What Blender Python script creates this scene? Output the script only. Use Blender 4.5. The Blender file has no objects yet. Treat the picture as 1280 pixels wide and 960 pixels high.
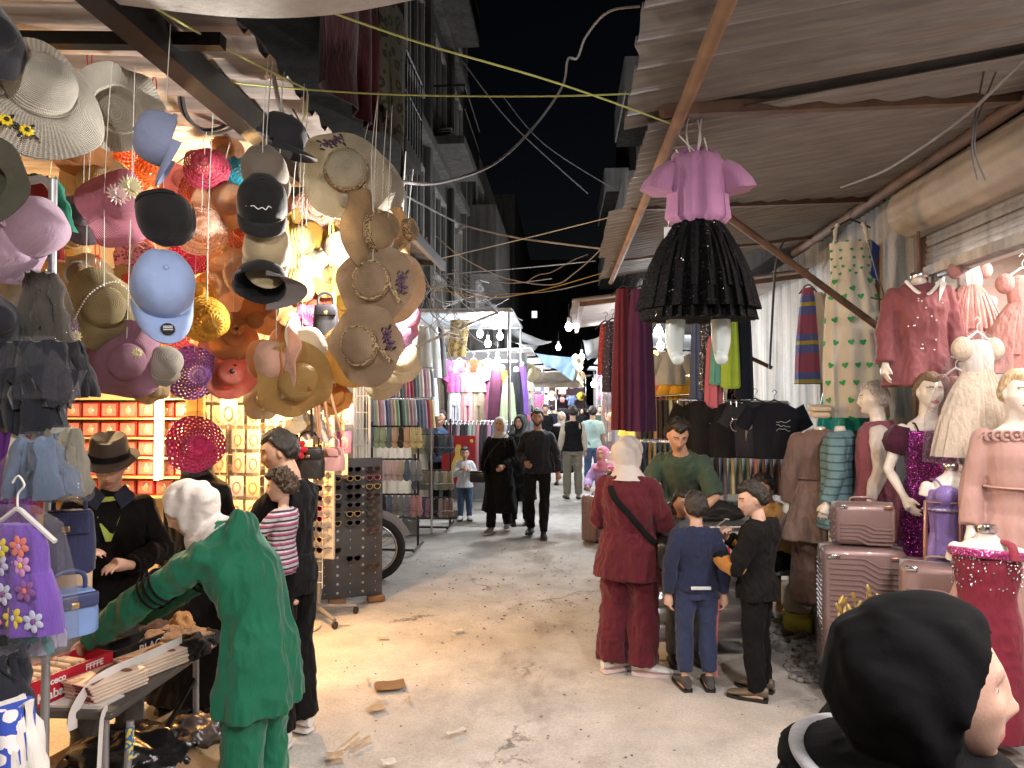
import bpy, bmesh, math, random
from math import sin, cos, pi, radians, atan, sqrt, exp, floor, atan2
from mathutils import Vector as V, Matrix, noise, Quaternion
SC = bpy.context.scene
COL = SC.collection
RND = random.Random(11)
# ---------------------------------------------------------------- camera
FPX, CAMZ = 900.0, 1.9
YAW, PITCH = atan(65/FPX), atan(20/FPX)
cam_d = bpy.data.cameras.new('camera'); cam = bpy.data.objects.new('camera', cam_d); COL.objects.link(cam)
cam_d.sensor_width = 36; cam_d.lens = 36*FPX/1280; cam_d.clip_start = .05; cam_d.clip_end = 600
cam.location = (0, 0, CAMZ); cam.rotation_euler = (pi/2+PITCH, 0, YAW)
SC.camera = cam
def at(px, py, Y):
    x, y, z = (px-640)/FPX, 1.0, (480-py)/FPX
    y, z = y*cos(PITCH)-z*sin(PITCH), y*sin(PITCH)+z*cos(PITCH)
    x, y = x*cos(YAW)-y*sin(YAW), x*sin(YAW)+y*cos(YAW)
    return V((x*Y/y, Y, CAMZ+z*Y/y))
# ---------------------------------------------------------------- mesh helpers
def loft(bm, rings, cap=True, closed=True, uv=False):
    vr = [[bm.verts.new(p) for p in r] for r in rings]
    n = len(vr[0]); m = n if closed else n-1
    lay = bm.loops.layers.uv.verify() if uv else None
    for i in range(len(vr)-1):
        for j in range(m):
            k = (j+1) % n
            try: f = bm.faces.new((vr[i][j], vr[i][k], vr[i+1][k], vr[i+1][j]))
            except ValueError: continue
            if uv:
                for lp, q in zip(f.loops, ((j, i), (j+1, i), (j+1, i+1), (j, i+1))):
                    lp[lay].uv = (q[0]/m, q[1]/(len(vr)-1))
    if cap and closed:
        for r in (vr[0][::-1], vr[-1]):
            try: bm.faces.new(r)
            except ValueError: pass
    return vr
def frames(pts, up=None):
    up = V(up) if up else None
    pts = [V(p) for p in pts]; out = []
    for i in range(len(pts)):
        a = pts[max(i-1, 0)]; b = pts[min(i+1, len(pts)-1)]
        t = (b-a)
        t = t.normalized() if t.length > 1e-9 else V((0, 0, 1))
        if i == 0:
            r = up or (V((0, 0, 1)) if abs(t.z) < .9 else V((0, 1, 0)))
            n = (r-t*r.dot(t))
            n = n.normalized() if n.length > 1e-6 else t.orthogonal().normalized()
        else:
            n = out[-1][1]; n = (n-t*n.dot(t))
            n = n.normalized() if n.length > 1e-6 else t.orthogonal().normalized()
        out.append((t, n, t.cross(n)))
    return out
def tube(bm, pts, rads, n=8, cap=True, up=None, squash=1.0, mod=None):
    if not isinstance(rads, (list, tuple)): rads = [rads]*len(pts)
    fr = frames(pts, up); rings = []
    for i, (p, r, (t, a, b)) in enumerate(zip(pts, rads, fr)):
        ring = []
        for j in range(n):
            th = 2*pi*j/n
            k = r*(mod(i, th) if mod else 1)
            ring.append(V(p)+a*(cos(th)*k*squash)+b*(sin(th)*k))
        rings.append(ring)
    loft(bm, rings, cap)
def catm(pts, k=6):
    pts = [V(p) for p in pts]; out = []
    for i in range(len(pts)-1):
        p0, p1, p2, p3 = pts[max(i-1, 0)], pts[i], pts[i+1], pts[min(i+2, len(pts)-1)]
        for s in range(k):
            t = s/k
            out.append(.5*((2*p1)+(p2-p0)*t+(2*p0-5*p1+4*p2-p3)*t*t+(3*p1-p0-3*p2+p3)*t**3))
    out.append(pts[-1]); return out
def sag(a, b, d, k=14, wob=0, seed=0):
    a, b = V(a), V(b); r = random.Random(seed); out = []
    for i in range(k+1):
        t = i/k; p = a.lerp(b, t); p.z -= d*4*t*(1-t)
        if 0 < i < k and wob: p += V((r.uniform(-wob, wob), 0, r.uniform(-wob, wob)))
        out.append(p)
    return out
def lathe(bm, prof, n=32, mod=None, uv=True):
    rings = []
    for i, (r, z) in enumerate(prof):
        ring = []
        for j in range(n):
            th = 2*pi*j/n; p = V((r*cos(th), r*sin(th), z))
            ring.append(mod(i, th, p) if mod else p)
        rings.append(ring)
    return loft(bm, rings, cap=True, uv=uv)
def merge(bm, src):
    vs = [bm.verts.new(v.co) for v in src.verts]
    src.verts.index_update()
    for f in src.faces: bm.faces.new([vs[v.index] for v in f.verts])
    src.free(); return vs
CUBE = [(x, y, z) for x in (-.5, .5) for y in (-.5, .5) for z in (-.5, .5)]
CUBEF = ((0, 1, 3, 2), (4, 6, 7, 5), (0, 4, 5, 1), (2, 3, 7, 6), (0, 2, 6, 4), (1, 5, 7, 3))
def box(bm, c, s, rot=None, bev=0.0, seg=2):
    c = V(c); R = rot.to_3x3() if rot is not None else Matrix.Identity(3)
    if bev > 0:
        t = bmesh.new(); bmesh.ops.create_cube(t, size=1.0)
        for v in t.verts: v.co = V((v.co.x*s[0], v.co.y*s[1], v.co.z*s[2]))
        bmesh.ops.bevel(t, geom=t.edges[:], offset=min(bev, min(s)*.45), segments=seg, affect='EDGES', profile=.5)
        vs = merge(bm, t)
        for v in vs: v.co = c+R @ v.co
        return vs
    vs = [bm.verts.new(c+R @ V((p[0]*s[0], p[1]*s[1], p[2]*s[2]))) for p in CUBE]
    for f in CUBEF: bm.faces.new([vs[i] for i in f])
    return vs
def ball(bm, c, r, u=12, w=8, rot=None):
    if not isinstance(r, (list, tuple)): r = (r, r, r)
    c = V(c); R = rot.to_3x3() if rot is not None else Matrix.Identity(3)
    P = lambda a, b: c+R @ V((r[0]*sin(b)*cos(a), r[1]*sin(b)*sin(a), r[2]*cos(b)))
    top = bm.verts.new(P(0, 0)); bot = bm.verts.new(P(0, pi))
    g = [[bm.verts.new(P(2*pi*j/u, pi*i/w)) for j in range(u)] for i in range(1, w)]
    for j in range(u):
        k = (j+1) % u
        bm.faces.new((top, g[0][j], g[0][k])); bm.faces.new((bot, g[-1][k], g[-1][j]))
        for i in range(w-2): bm.faces.new((g[i][j], g[i+1][j], g[i+1][k], g[i][k]))
def bar(bm, a, b, w, h=None, up=None):
    a, b = V(a), V(b); h = h or w
    t, n, s = frames([a, b], up)[0]
    R = Matrix((s, t, n)).transposed()
    box(bm, (a+b)/2, (w, (b-a).length, h), R)
def rz(a): return Matrix.Rotation(a, 3, 'Z')
def rx(a): return Matrix.Rotation(a, 3, 'X')
def ry(a): return Matrix.Rotation(a, 3, 'Y')
def BM(): return bmesh.new()
def sheet(bm, pts, th, n=(0, 1, 0)):
    """flat outline (list of 3-D points) given a real thickness along n"""
    n = V(n).normalized()*th
    a = [bm.verts.new(V(p)) for p in pts]; b = [bm.verts.new(V(p)+n) for p in pts]
    bm.faces.new(a); bm.faces.new(b[::-1]); k = len(pts)
    for i in range(k): bm.faces.new((a[i], b[i], b[(i+1) % k], a[(i+1) % k]))
# ---------------------------------------------------------------- objects
def wm(o):
    M = o.matrix_basis.copy()
    while o.parent: o = o.parent; M = o.matrix_basis @ M
    return M
def props(o, label=None, cat=None, group=None, kind=None):
    if label: o['label'] = label
    if cat: o['category'] = cat
    if group: o['group'] = group
    if kind: o['kind'] = kind
    return o
def thing(name, label, cat, loc=(0, 0, 0), rot=0, group=None):
    o = bpy.data.objects.new(name, None); COL.objects.link(o); o.empty_display_size = .1
    o.location = loc
    o.rotation_euler = (0, 0, rot) if not isinstance(rot, (tuple, list)) else rot
    return props(o, label, cat, group)
def mesh_of(bm, smooth=True):
    bmesh.ops.recalc_face_normals(bm, faces=bm.faces[:])
    me = bpy.data.meshes.new('m'); bm.to_mesh(me); bm.free()
    if smooth:
        me.polygons.foreach_set('use_smooth', [True]*len(me.polygons))
        me.set_sharp_from_angle(angle=radians(55)) if smooth is True else None
    return me
def obj(name, bm, m, parent=None, smooth=True, world=False, loc=None, rot=None):
    me = mesh_of(bm, smooth) if isinstance(bm, bmesh.types.BMesh) else bm
    o = bpy.data.objects.new(name, me); me.name = name; COL.objects.link(o)
    for q in (m if isinstance(m, (list, tuple)) else [m]):
        if q and len(me.materials) < 8: me.materials.append(q)
    if parent:
        o.parent = parent
        if world: me.transform(wm(parent).inverted())
    if loc is not None: o.location = loc
    if rot is not None: o.rotation_euler = rot if isinstance(rot, (tuple, list)) else (0, 0, rot)
    return o
def single(name, bm, m, label, cat, group=None, smooth=True, loc=None, rot=None, kind=None, base=True):
    o = obj(name, bm, m, None, smooth, False, loc, rot)
    if loc is None and base:      # move the origin to the base of the mesh
        vs = o.data.vertices
        if len(vs):
            xs = [v.co for v in vs]
            c = V(((min(p.x for p in xs)+max(p.x for p in xs))/2, (min(p.y for p in xs)+max(p.y for p in xs))/2, min(p.z for p in xs)))
            o.data.transform(Matrix.Translation(-c)); o.location = c
    return props(o, label, cat, group, kind)
def struct(name, bm, m, smooth=False):
    return props(obj(name, bm, m, None, smooth), kind='structure')
def dup(root, loc, rot=None, label=None, color=None, scale=None, group=None):
    def rec(o, par):
        c = o.copy(); COL.objects.link(c)
        if par: c.parent = par
        if color: c.color = color
        for ch in o.children: rec(ch, c)
        return c
    c = rec(root, None); c.location = loc
    if rot is not None: c.rotation_euler = rot if isinstance(rot, (tuple, list)) else (0, 0, rot)
    if label: c['label'] = label
    if scale: c.scale = (scale,)*3 if not isinstance(scale, (tuple, list)) else scale
    if group: c['group'] = group
    return c
def paint(o, color):
    o.color = color
    for ch in o.children: paint(ch, color)
# ---------------------------------------------------------------- materials
MATS = {}
def srgb(h):
    h = h.lstrip('#'); c = [int(h[i:i+2], 16)/255 for i in (0, 2, 4)]
    return tuple(x/12.92 if x <= .04045 else ((x+.055)/1.055)**2.4 for x in c)
class NT:
    def __init__(s, name):
        s.m = bpy.data.materials.new(name); s.m.use_nodes = True; s.t = s.m.node_tree; s.N = s.t.nodes; s.L = s.t.links
        s.b = s.N['Principled BSDF']; s.out = s.N['Material Output']
    def n(s, typ, **kw):
        x = s.N.new(typ)
        for k, v in kw.items():
            if k in x.inputs.keys(): x.inputs[k].default_value = v
            else: setattr(x, k, v)
        return x
    def l(s, a, b): s.L.new(a, b)
    def coords(s, kind='Object', scale=(1, 1, 1)):
        tc = s.n('ShaderNodeTexCoord'); mp = s.n('ShaderNodeMapping'); mp.inputs['Scale'].default_value = scale
        s.l(tc.outputs[kind], mp.inputs['Vector']); return mp.outputs['Vector']
    def math(s, op, a, b=None, c=None):
        x = s.n('ShaderNodeMath', operation=op)
        for i, q in enumerate((a, b, c)):
            if q is None: continue
            if isinstance(q, (int, float)): x.inputs[i].default_value = q
            else: s.l(q, x.inputs[i])
        return x.outputs[0]
    def mix(s, fac, a, b, mode='MIX'):
        x = s.n('ShaderNodeMix', data_type='RGBA', blend_type=mode)
        for i, q in ((0, fac), (6, a), (7, b)):
            if isinstance(q, (int, float)): x.inputs[i].default_value = q
            elif isinstance(q, (tuple, list)): x.inputs[i].default_value = (*q[:3], 1)
            else: s.l(q, x.inputs[i])
        return x.outputs[2]
    def noise(s, vec, scale, detail=3, rough=.55):
        x = s.n('ShaderNodeTexNoise', Scale=scale, Detail=detail, Roughness=rough); s.l(vec, x.inputs['Vector']); return x.outputs['Fac']
    def ramp(s, fac, stops):
        x = s.n('ShaderNodeValToRGB'); e = x.color_ramp.elements
        while len(e) < len(stops): e.new(.5)
        for q, (p, c) in zip(e, stops):
            q.position = p; q.color = (*c[:3], 1) if isinstance(c, (tuple, list)) else (c, c, c, 1)
        s.l(fac, x.inputs['Fac']); return x.outputs['Color']
    def bump(s, h, strength=.3, dist=.005, prev=None):
        x = s.n('ShaderNodeBump', Strength=strength, Distance=dist); s.l(h, x.inputs['Height'])
        if prev: s.l(prev, x.inputs['Normal'])
        s.l(x.outputs['Normal'], s.b.inputs['Normal']); return x.outputs['Normal']
def fabric(name, color, rough=.85, var=.14, weave=900, folds=.5, fscale=12, sheen=.15, transl=0, spec=.25, objcol=False, glit=None, fz=.35, gth=.62):
    if name in MATS: return MATS[name]
    q = NT(name); v = q.coords()
    if isinstance(color, str): color = srgb(color)
    if objcol:
        oi = q.n('ShaderNodeObjectInfo'); base = oi.outputs['Color']
    else: base = tuple(color)
    nf = q.noise(v, 6, 3)
    c = q.mix(1.0, base, q.ramp(nf, ((.3, 1-var), (.7, 1+var*.6))), 'MULTIPLY')
    q.l(c, q.b.inputs['Base Color'])
    q.b.inputs['Roughness'].default_value = rough; q.b.inputs['Specular IOR Level'].default_value = spec
    q.b.inputs['Sheen Weight'].default_value = sheen
    v2 = q.coords(scale=(1, 1, fz)); f1 = q.noise(v2, fscale, 4, .6)
    n1 = q.bump(f1, folds, .03)
    w = q.noise(v, weave/3, 2); n2 = q.bump(w, .25, .0012, n1)
    if glit:
        vo = q.n('ShaderNodeTexVoronoi', Scale=190.0); q.l(v, vo.inputs['Vector'])
        sep = q.n('ShaderNodeSeparateColor'); q.l(vo.outputs['Color'], sep.inputs[0])
        mask = q.math('GREATER_THAN', sep.outputs[0], gth)
        c2 = q.mix(mask, c, glit); q.l(c2, q.b.inputs['Base Color'])
        q.l(q.math('MULTIPLY', mask, .85), q.b.inputs['Metallic'])
        q.l(q.math('SUBTRACT', .75, q.math('MULTIPLY', mask, .5)), q.b.inputs['Roughness'])
        # every sequin lies at its own small tilt
        nm = q.n('ShaderNodeVectorMath', operation='SUBTRACT'); q.l(vo.outputs['Color'], nm.inputs[0]); nm.inputs[1].default_value = (.5, .5, .5)
        sc2 = q.n('ShaderNodeVectorMath', operation='SCALE'); q.l(nm.outputs[0], sc2.inputs[0]); sc2.inputs['Scale'].default_value = .9
        ad = q.n('ShaderNodeVectorMath', operation='ADD'); q.l(sc2.outputs[0], ad.inputs[0]); q.l(n2, ad.inputs[1])
        no = q.n('ShaderNodeVectorMath', operation='NORMALIZE'); q.l(ad.outputs[0], no.inputs[0]); q.l(no.outputs[0], q.b.inputs['Normal'])
    if transl:
        tr = q.n('ShaderNodeBsdfTranslucent'); q.l(c, tr.inputs['Color']); mx = q.n('ShaderNodeMixShader'); mx.inputs[0].default_value = transl
        q.l(q.b.outputs[0], mx.inputs[1]); q.l(tr.outputs[0], mx.inputs[2]); q.l(mx.outputs[0], q.out.inputs['Surface'])
    MATS[name] = q.m; return q.m
def plain(name, color, rough=.5, metal=0, var=.1, vscale=8, bump=.15, bscale=60, spec=.5, coat=0, alpha=None, transl=0, objcol=False, sss=0):
    if name in MATS: return MATS[name]
    q = NT(name); v = q.coords()
    if isinstance(color, str): color = srgb(color)
    base = q.n('ShaderNodeObjectInfo').outputs['Color'] if objcol else tuple(color)
    nf = q.noise(v, vscale, 5, .6)
    c = q.mix(1.0, base, q.ramp(nf, ((.3, 1-var), (.7, 1+var*.7))), 'MULTIPLY')
    q.l(c, q.b.inputs['Base Color'])
    q.l(q.math('ADD', rough-.06, q.math('MULTIPLY', q.noise(v, vscale*2.3, 3), .12)), q.b.inputs['Roughness'])
    q.b.inputs['Metallic'].default_value = metal; q.b.inputs['Specular IOR Level'].default_value = spec
    q.b.inputs['Coat Weight'].default_value = coat
    if sss:
        q.b.inputs['Subsurface Weight'].default_value = sss; q.b.inputs['Subsurface Radius'].default_value = (.012, .004, .002); q.b.inputs['Subsurface Scale'].default_value = 1
    if bump: q.bump(q.noise(v, bscale, 4), bump, .004)
    if transl:
        tr = q.n('ShaderNodeBsdfTranslucent'); q.l(c, tr.inputs['Color']); mx = q.n('ShaderNodeMixShader'); mx.inputs[0].default_value = transl
        q.l(q.b.outputs[0], mx.inputs[1]); q.l(tr.outputs[0], mx.inputs[2]); q.l(mx.outputs[0], q.out.inputs['Surface'])
    MATS[name] = q.m; return q.m
def glow(name, color, strength):
    if name in MATS: return MATS[name]
    q = NT(name); e = q.n('ShaderNodeEmission', Strength=strength); e.inputs['Color'].default_value = (*color, 1)
    q.l(e.outputs[0], q.out.inputs['Surface']); MATS[name] = q.m; return q.m
def film(name, tint=(.97, .97, .98), amt=.05, rough=.08):
    if name in MATS: return MATS[name]
    q = NT(name); tr = q.n('ShaderNodeBsdfTransparent'); tr.inputs[0].default_value = (*tint, 1)
    v = q.coords(); q.b.inputs['Base Color'].default_value = (.35, .35, .36, 1); q.b.inputs['Specular IOR Level'].default_value = .9; q.b.inputs['Roughness'].default_value = rough
    q.bump(q.noise(v, 26, 4, .65), .9, .03)
    fr = q.n('ShaderNodeLayerWeight', Blend=.35); f = q.math('ADD', amt, q.math('MULTIPLY', fr.outputs['Facing'], .2))
    mx = q.n('ShaderNodeMixShader'); q.l(f, mx.inputs[0]); q.l(tr.outputs[0], mx.inputs[1]); q.l(q.b.outputs[0], mx.inputs[2])
    q.l(mx.outputs[0], q.out.inputs['Surface']); MATS[name] = q.m; return q.m
def straw(name, color, transl=.35, holes=0, rings=26, dark=.8, nu=46):
    """woven straw: rings and stitches that follow the hat's own weave (UV), optional open holes"""
    if name in MATS: return MATS[name]
    if not holes: rings, nu = rings*3, nu*2
    else: dark, nu, rings, holes = .65, 22, 12, .42
    q = NT(name); tc = q.n('ShaderNodeTexCoord'); sp = q.n('ShaderNodeSeparateXYZ'); q.l(tc.outputs['UV'], sp.inputs[0])
    if isinstance(color, str): color = srgb(color)
    v = q.coords()
    U = q.math('SINE', q.math('MULTIPLY', sp.outputs[0], 2*pi*nu)); W = q.math('COSINE', q.math('MULTIPLY', sp.outputs[1], 2*pi*rings))
    h = q.math('ADD', q.math('MULTIPLY', W, .5), q.math('MULTIPLY', q.math('MULTIPLY', U, W), .35))
    sh = q.ramp(q.math('ADD', q.math('MULTIPLY', h, .35), .5), ((.2, dark), (.7, 1.05)))
    nz = q.ramp(q.noise(v, 14, 4), ((.3, .86), (.7, 1.08)))
    c = q.mix(1.0, q.mix(1.0, tuple(color), sh, 'MULTIPLY'), nz, 'MULTIPLY')
    q.l(c, q.b.inputs['Base Color']); q.b.inputs['Roughness'].default_value = .6; q.b.inputs['Specular IOR Level'].default_value = .3
    q.bump(h, .9, .004)
    tr = q.n('ShaderNodeBsdfTranslucent'); q.l(c, tr.inputs['Color']); mx = q.n('ShaderNodeMixShader'); mx.inputs[0].default_value = transl
    q.l(q.b.outputs[0], mx.inputs[1]); q.l(tr.outputs[0], mx.inputs[2]); last = mx.outputs[0]
    if holes:
        hm = q.math('GREATER_THAN', q.math('MULTIPLY', U, W), 1-holes)
        tp = q.n('ShaderNodeBsdfTransparent'); m2 = q.n('ShaderNodeMixShader'); q.l(hm, m2.inputs[0]); q.l(last, m2.inputs[1]); q.l(tp.outputs[0], m2.inputs[2]); last = m2.outputs[0]
    q.l(last, q.out.inputs['Surface']); MATS[name] = q.m; return q.m
def stripes(name, cols, period, axis=2, rough=.85, rotv=None):
    if name in MATS: return MATS[name]
    q = NT(name); v = q.coords(); sp = q.n('ShaderNodeSeparateXYZ'); q.l(v, sp.inputs[0])
    f = q.math('FRACT', q.math('DIVIDE', sp.outputs[axis], period)); k = len(cols)
    x = q.n('ShaderNodeValToRGB'); x.color_ramp.interpolation = 'CONSTANT'; e = x.color_ramp.elements
    while len(e) < k: e.new(.5)
    for el, (p, c) in zip(e, cols): el.position = p; el.color = (*c, 1)
    q.l(f, x.inputs[0]); q.l(x.outputs[0], q.b.inputs['Base Color']); q.b.inputs['Roughness'].default_value = rough
    q.bump(q.noise(v, 40, 4), .3, .006); MATS[name] = q.m; return q.m
def spots(name, base, spot, scale=60, th=.36, ring=True, rough=.85, transl=0):
    if name in MATS: return MATS[name]
    q = NT(name); v = q.coords(); vo = q.n('ShaderNodeTexVoronoi', Scale=float(scale)); q.l(v, vo.inputs['Vector'])
    d = q.math('ADD', vo.outputs['Distance'], q.math('MULTIPLY', q.math('SUBTRACT', q.noise(v, scale*1.6, 2), .5), .35))
    m = q.math('LESS_THAN', d, th)
    if ring: m = q.math('SUBTRACT', m, q.math('LESS_THAN', d, th*.45))
    q.l(q.mix(m, base, spot), q.b.inputs['Base Color']); q.b.inputs['Roughness'].default_value = rough
    MATS[name] = q.m; return q.m
def text_mesh(s, size, depth=.001, align='CENTER', bold=0):
    c = bpy.data.curves.new('txt', 'FONT'); c.body = s; c.size = size; c.extrude = depth; c.align_x = align; c.align_y = 'CENTER'; c.offset = bold
    o = bpy.data.objects.new('txt', c); COL.objects.link(o)
    dg = bpy.context.evaluated_depsgraph_get(); me = bpy.data.meshes.new_from_object(o.evaluated_get(dg))
    bpy.data.objects.remove(o); me.materials.clear(); return me
def remesh(bm, vox, it=3, fac=.5):
    bmesh.ops.recalc_face_normals(bm, faces=bm.faces[:])
    me = bpy.data.meshes.new('tmp'); bm.to_mesh(me); bm.free(); o = bpy.data.objects.new('tmp', me); COL.objects.link(o)
    m = o.modifiers.new('r', 'REMESH'); m.mode = 'VOXEL'; m.voxel_size = vox
    if it:
        s = o.modifiers.new('s', 'SMOOTH'); s.factor = fac; s.iterations = it
    dg = bpy.context.evaluated_depsgraph_get(); me2 = bpy.data.meshes.new_from_object(o.evaluated_get(dg))
    bpy.data.objects.remove(o); me2.materials.clear()
    me2.polygons.foreach_set('use_smooth', [True]*len(me2.polygons)); return me2
def crease(me, amp, sc=(9, 9, 4), seed=0, ridged=True):
    """cloth folds: push the vertices along their normals by ridged noise"""
    off = V((seed*7.3, seed*3.1, seed*1.7)); no = [v.normal.copy() for v in me.vertices]
    for v, n in zip(me.vertices, no):
        p = V((v.co.x*sc[0], v.co.y*sc[1], v.co.z*sc[2]))+off
        a = noise.noise(p); b = noise.noise(p*2.3)
        d = ((.55-abs(a))+.6*(.5-abs(b))-.4) if ridged else (a+.4*b)
        v.co = v.co+n*(d*amp)
    me.update()
# ================================================================ setting
def ground_mat():
    q = NT('dusty_concrete'); v = q.coords()
    big = q.noise(v, .55, 5, .6); mid = q.noise(v, 3.2, 6, .65); fine = q.noise(v, 70, 4, .7); grit = q.noise(v, 260, 2)
    c = q.ramp(big, ((.3, (.36, .34, .31)), (.55, (.46, .44, .41)), (.75, (.52, .5, .475))))
    c = q.mix(1.0, c, q.ramp(mid, ((.3, .82), (.62, 1.08))), 'MULTIPLY')
    c = q.mix(1.0, c, q.ramp(fine, ((.3, .8), (.7, 1.16))), 'MULTIPLY')
    # worn earthy patches and damp dirt down the middle of the street
    sp = q.n('ShaderNodeSeparateXYZ'); q.l(v, sp.inputs[0])
    dx = q.math('ABSOLUTE', q.math('ADD', sp.outputs[0], .25))
    band = q.math('MULTIPLY', q.math('SUBTRACT', 1.15, dx), q.math('SUBTRACT', q.noise(q.coords(scale=(1, .45, 1)), 1.7, 6, .7), .44))
    c = q.mix(q.ramp(band, ((.06, 0), (.2, .6))), c, (.22, .18, .14))
    # cracks
    vo = q.n('ShaderNodeTexVoronoi', Scale=.42, feature='DISTANCE_TO_EDGE')
    wv = q.n('ShaderNodeVectorMath', operation='ADD'); q.l(v, wv.inputs[0])
    nn = q.n('ShaderNodeTexNoise', Scale=2.4, Detail=6.0, Roughness=.7); q.l(v, nn.inputs['Vector'])
    sc = q.n('ShaderNodeVectorMath', operation='SCALE'); q.l(nn.outputs['Color'], sc.inputs[0]); sc.inputs['Scale'].default_value = .7
    q.l(sc.outputs[0], wv.inputs[1]); q.l(wv.outputs[0], vo.inputs['Vector'])
    cr = q.ramp(vo.outputs['Distance'], ((.0, 1), (.009, 0)))
    cr = q.math('MULTIPLY', cr, q.ramp(q.noise(v, .9, 3), ((.5, 0), (.62, .8))))
    c = q.mix(cr, c, (.07, .06, .05))
    # small stains and spat-out specks
    v3 = q.n('ShaderNodeTexVoronoi', Scale=5.5, Randomness=1.0); q.l(v, v3.inputs['Vector'])
    sep = q.n('ShaderNodeSeparateColor'); q.l(v3.outputs['Color'], sep.inputs[0])
    st = q.math('MULTIPLY', q.math('LESS_THAN', q.math('ADD', v3.outputs['Distance'], q.math('MULTIPLY', mid, .1)), .13), q.math('GREATER_THAN', sep.outputs[0], .8))
    c = q.mix(q.math('MULTIPLY', st, .25), c, (.12, .1, .085))
    q.l(c, q.b.inputs['Base Color']); q.b.inputs['Roughness'].default_value = .88; q.b.inputs['Specular IOR Level'].default_value = .25
    h = q.math('ADD', q.math('MULTIPLY', mid, .6), q.math('ADD', q.math('MULTIPLY', fine, .25), q.math('MULTIPLY', grit, .1)))
    n1 = q.bump(h, .55, .02); q.bump(q.math('SUBTRACT', 1, cr), .6, .02, n1)
    return q.m
M_ground = ground_mat()
bm = BM()
xs = [-90, -30, -10]+[-6+.25*i for i in range(49)]+[10, 30, 90]
ys = [-40, -10, -2]+[.25*i for i in range(80)]+[24, 30, 40, 60, 100, 200]
gv = [[bm.verts.new((x, y, .035*noise.noise(V((x*.5, y*.4, 3)))*(1 if abs(x) < 6 and 0 < y < 20 else 0) - .01)) for x in xs] for y in ys]
for i in range(len(ys)-1):
    for j in range(len(xs)-1): bm.faces.new((gv[i][j], gv[i][j+1], gv[i+1][j+1], gv[i+1][j]))
struct('ground', bm, M_ground, smooth=True)

def concrete(name, base, streak=.5):
    q = NT(name); v = q.coords(); base = V(base)
    a = q.noise(v, .8, 6, .65); s = q.noise(q.coords(scale=(3, 3, .25)), 2.2, 5, .6); f = q.noise(v, 45, 4, .7)
    c = q.ramp(a, ((.3, tuple(base*.6)), (.6, tuple(base)), (.8, tuple(base*1.2))))
    c = q.mix(1.0, c, q.ramp(s, ((.35, 1-streak), (.6, 1.08))), 'MULTIPLY')
    c = q.mix(1.0, c, q.ramp(f, ((.3, .85), (.7, 1.1))), 'MULTIPLY')
    q.l(c, q.b.inputs['Base Color']); q.b.inputs['Roughness'].default_value = .9
    q.bump(q.math('ADD', a, q.math('MULTIPLY', f, .3)), .5, .02); return q.m
M_conc = concrete('stained_concrete', (.1, .095, .085)); M_conc_d = concrete('sooty_concrete', (.075, .07, .062)); M_plaster = concrete('old_plaster', (.33, .31, .28), .45)
M_conc_w = concrete('pale_render', (.5, .5, .5), .3)
M_step = concrete('step_concrete', (.27, .26, .245))
def corr_mat(name, base, rust):
    q = NT(name); v = q.coords(); base = V(base)
    a = q.noise(q.coords(scale=(.6, 4, 1)), 2.5, 6, .65); b = q.noise(q.coords(scale=(.5, 9, 1)), 7, 4)
    c = q.mix(q.ramp(a, ((.45, 0), (.75, .5))), q.mix(1.0, tuple(base), q.ramp(b, ((.3, .65), (.7, 1.15))), 'MULTIPLY'), rust)
    q.l(c, q.b.inputs['Base Color']); q.b.inputs['Roughness'].default_value = .6; q.b.inputs['Metallic'].default_value = .25
    q.bump(b, .3, .006); return q.m
M_corr = corr_mat('dull_corrugated_iron', (.19, .18, .165), (.12, .085, .06))
M_corr_l = corr_mat('pale_corrugated_iron', (.36, .32, .3), (.2, .13, .09))
M_steel_d = plain('dark_steel', (.012, .0115, .011), .5, .6, .25); M_rust = plain('rusty_steel', (.12, .07, .045), .75, .3, .4, 6, .3)
M_wood = plain('raw_timber', (.2, .115, .06), .75, 0, .35, 5, .4, 30); M_pipe = plain('grey_pipe', (.35, .36, .38), .4, .7, .15)
M_black = plain('black_plastic', (.012, .012, .013), .42); M_white = plain('white_plastic', (.72, .72, .7), .4); M_grey = plain('grey_plastic', (.22, .22, .23), .5)
M_chrome = plain('chrome', (.6, .6, .62), .18, 1, .05); M_dkglass = plain('dark_glass', (.02, .025, .03), .06, 0, .05, bump=0)
M_wire = plain('cable_rubber', (.045, .045, .048), .6); M_wire_g = plain('cable_grey', (.3, .3, .32), .6); M_twine = plain('yellow_twine', (.55, .6, .2), .8)
M_twine_w = plain('white_twine', (.6, .6, .55), .9); M_red_pl = plain('red_plastic', (.6, .03, .02), .35); M_card = plain('brown_cardboard', (.36, .24, .13), .85, 0, .2, 4)
M_brass = plain('gold_metal', (.6, .42, .16), .3, .9)

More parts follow.
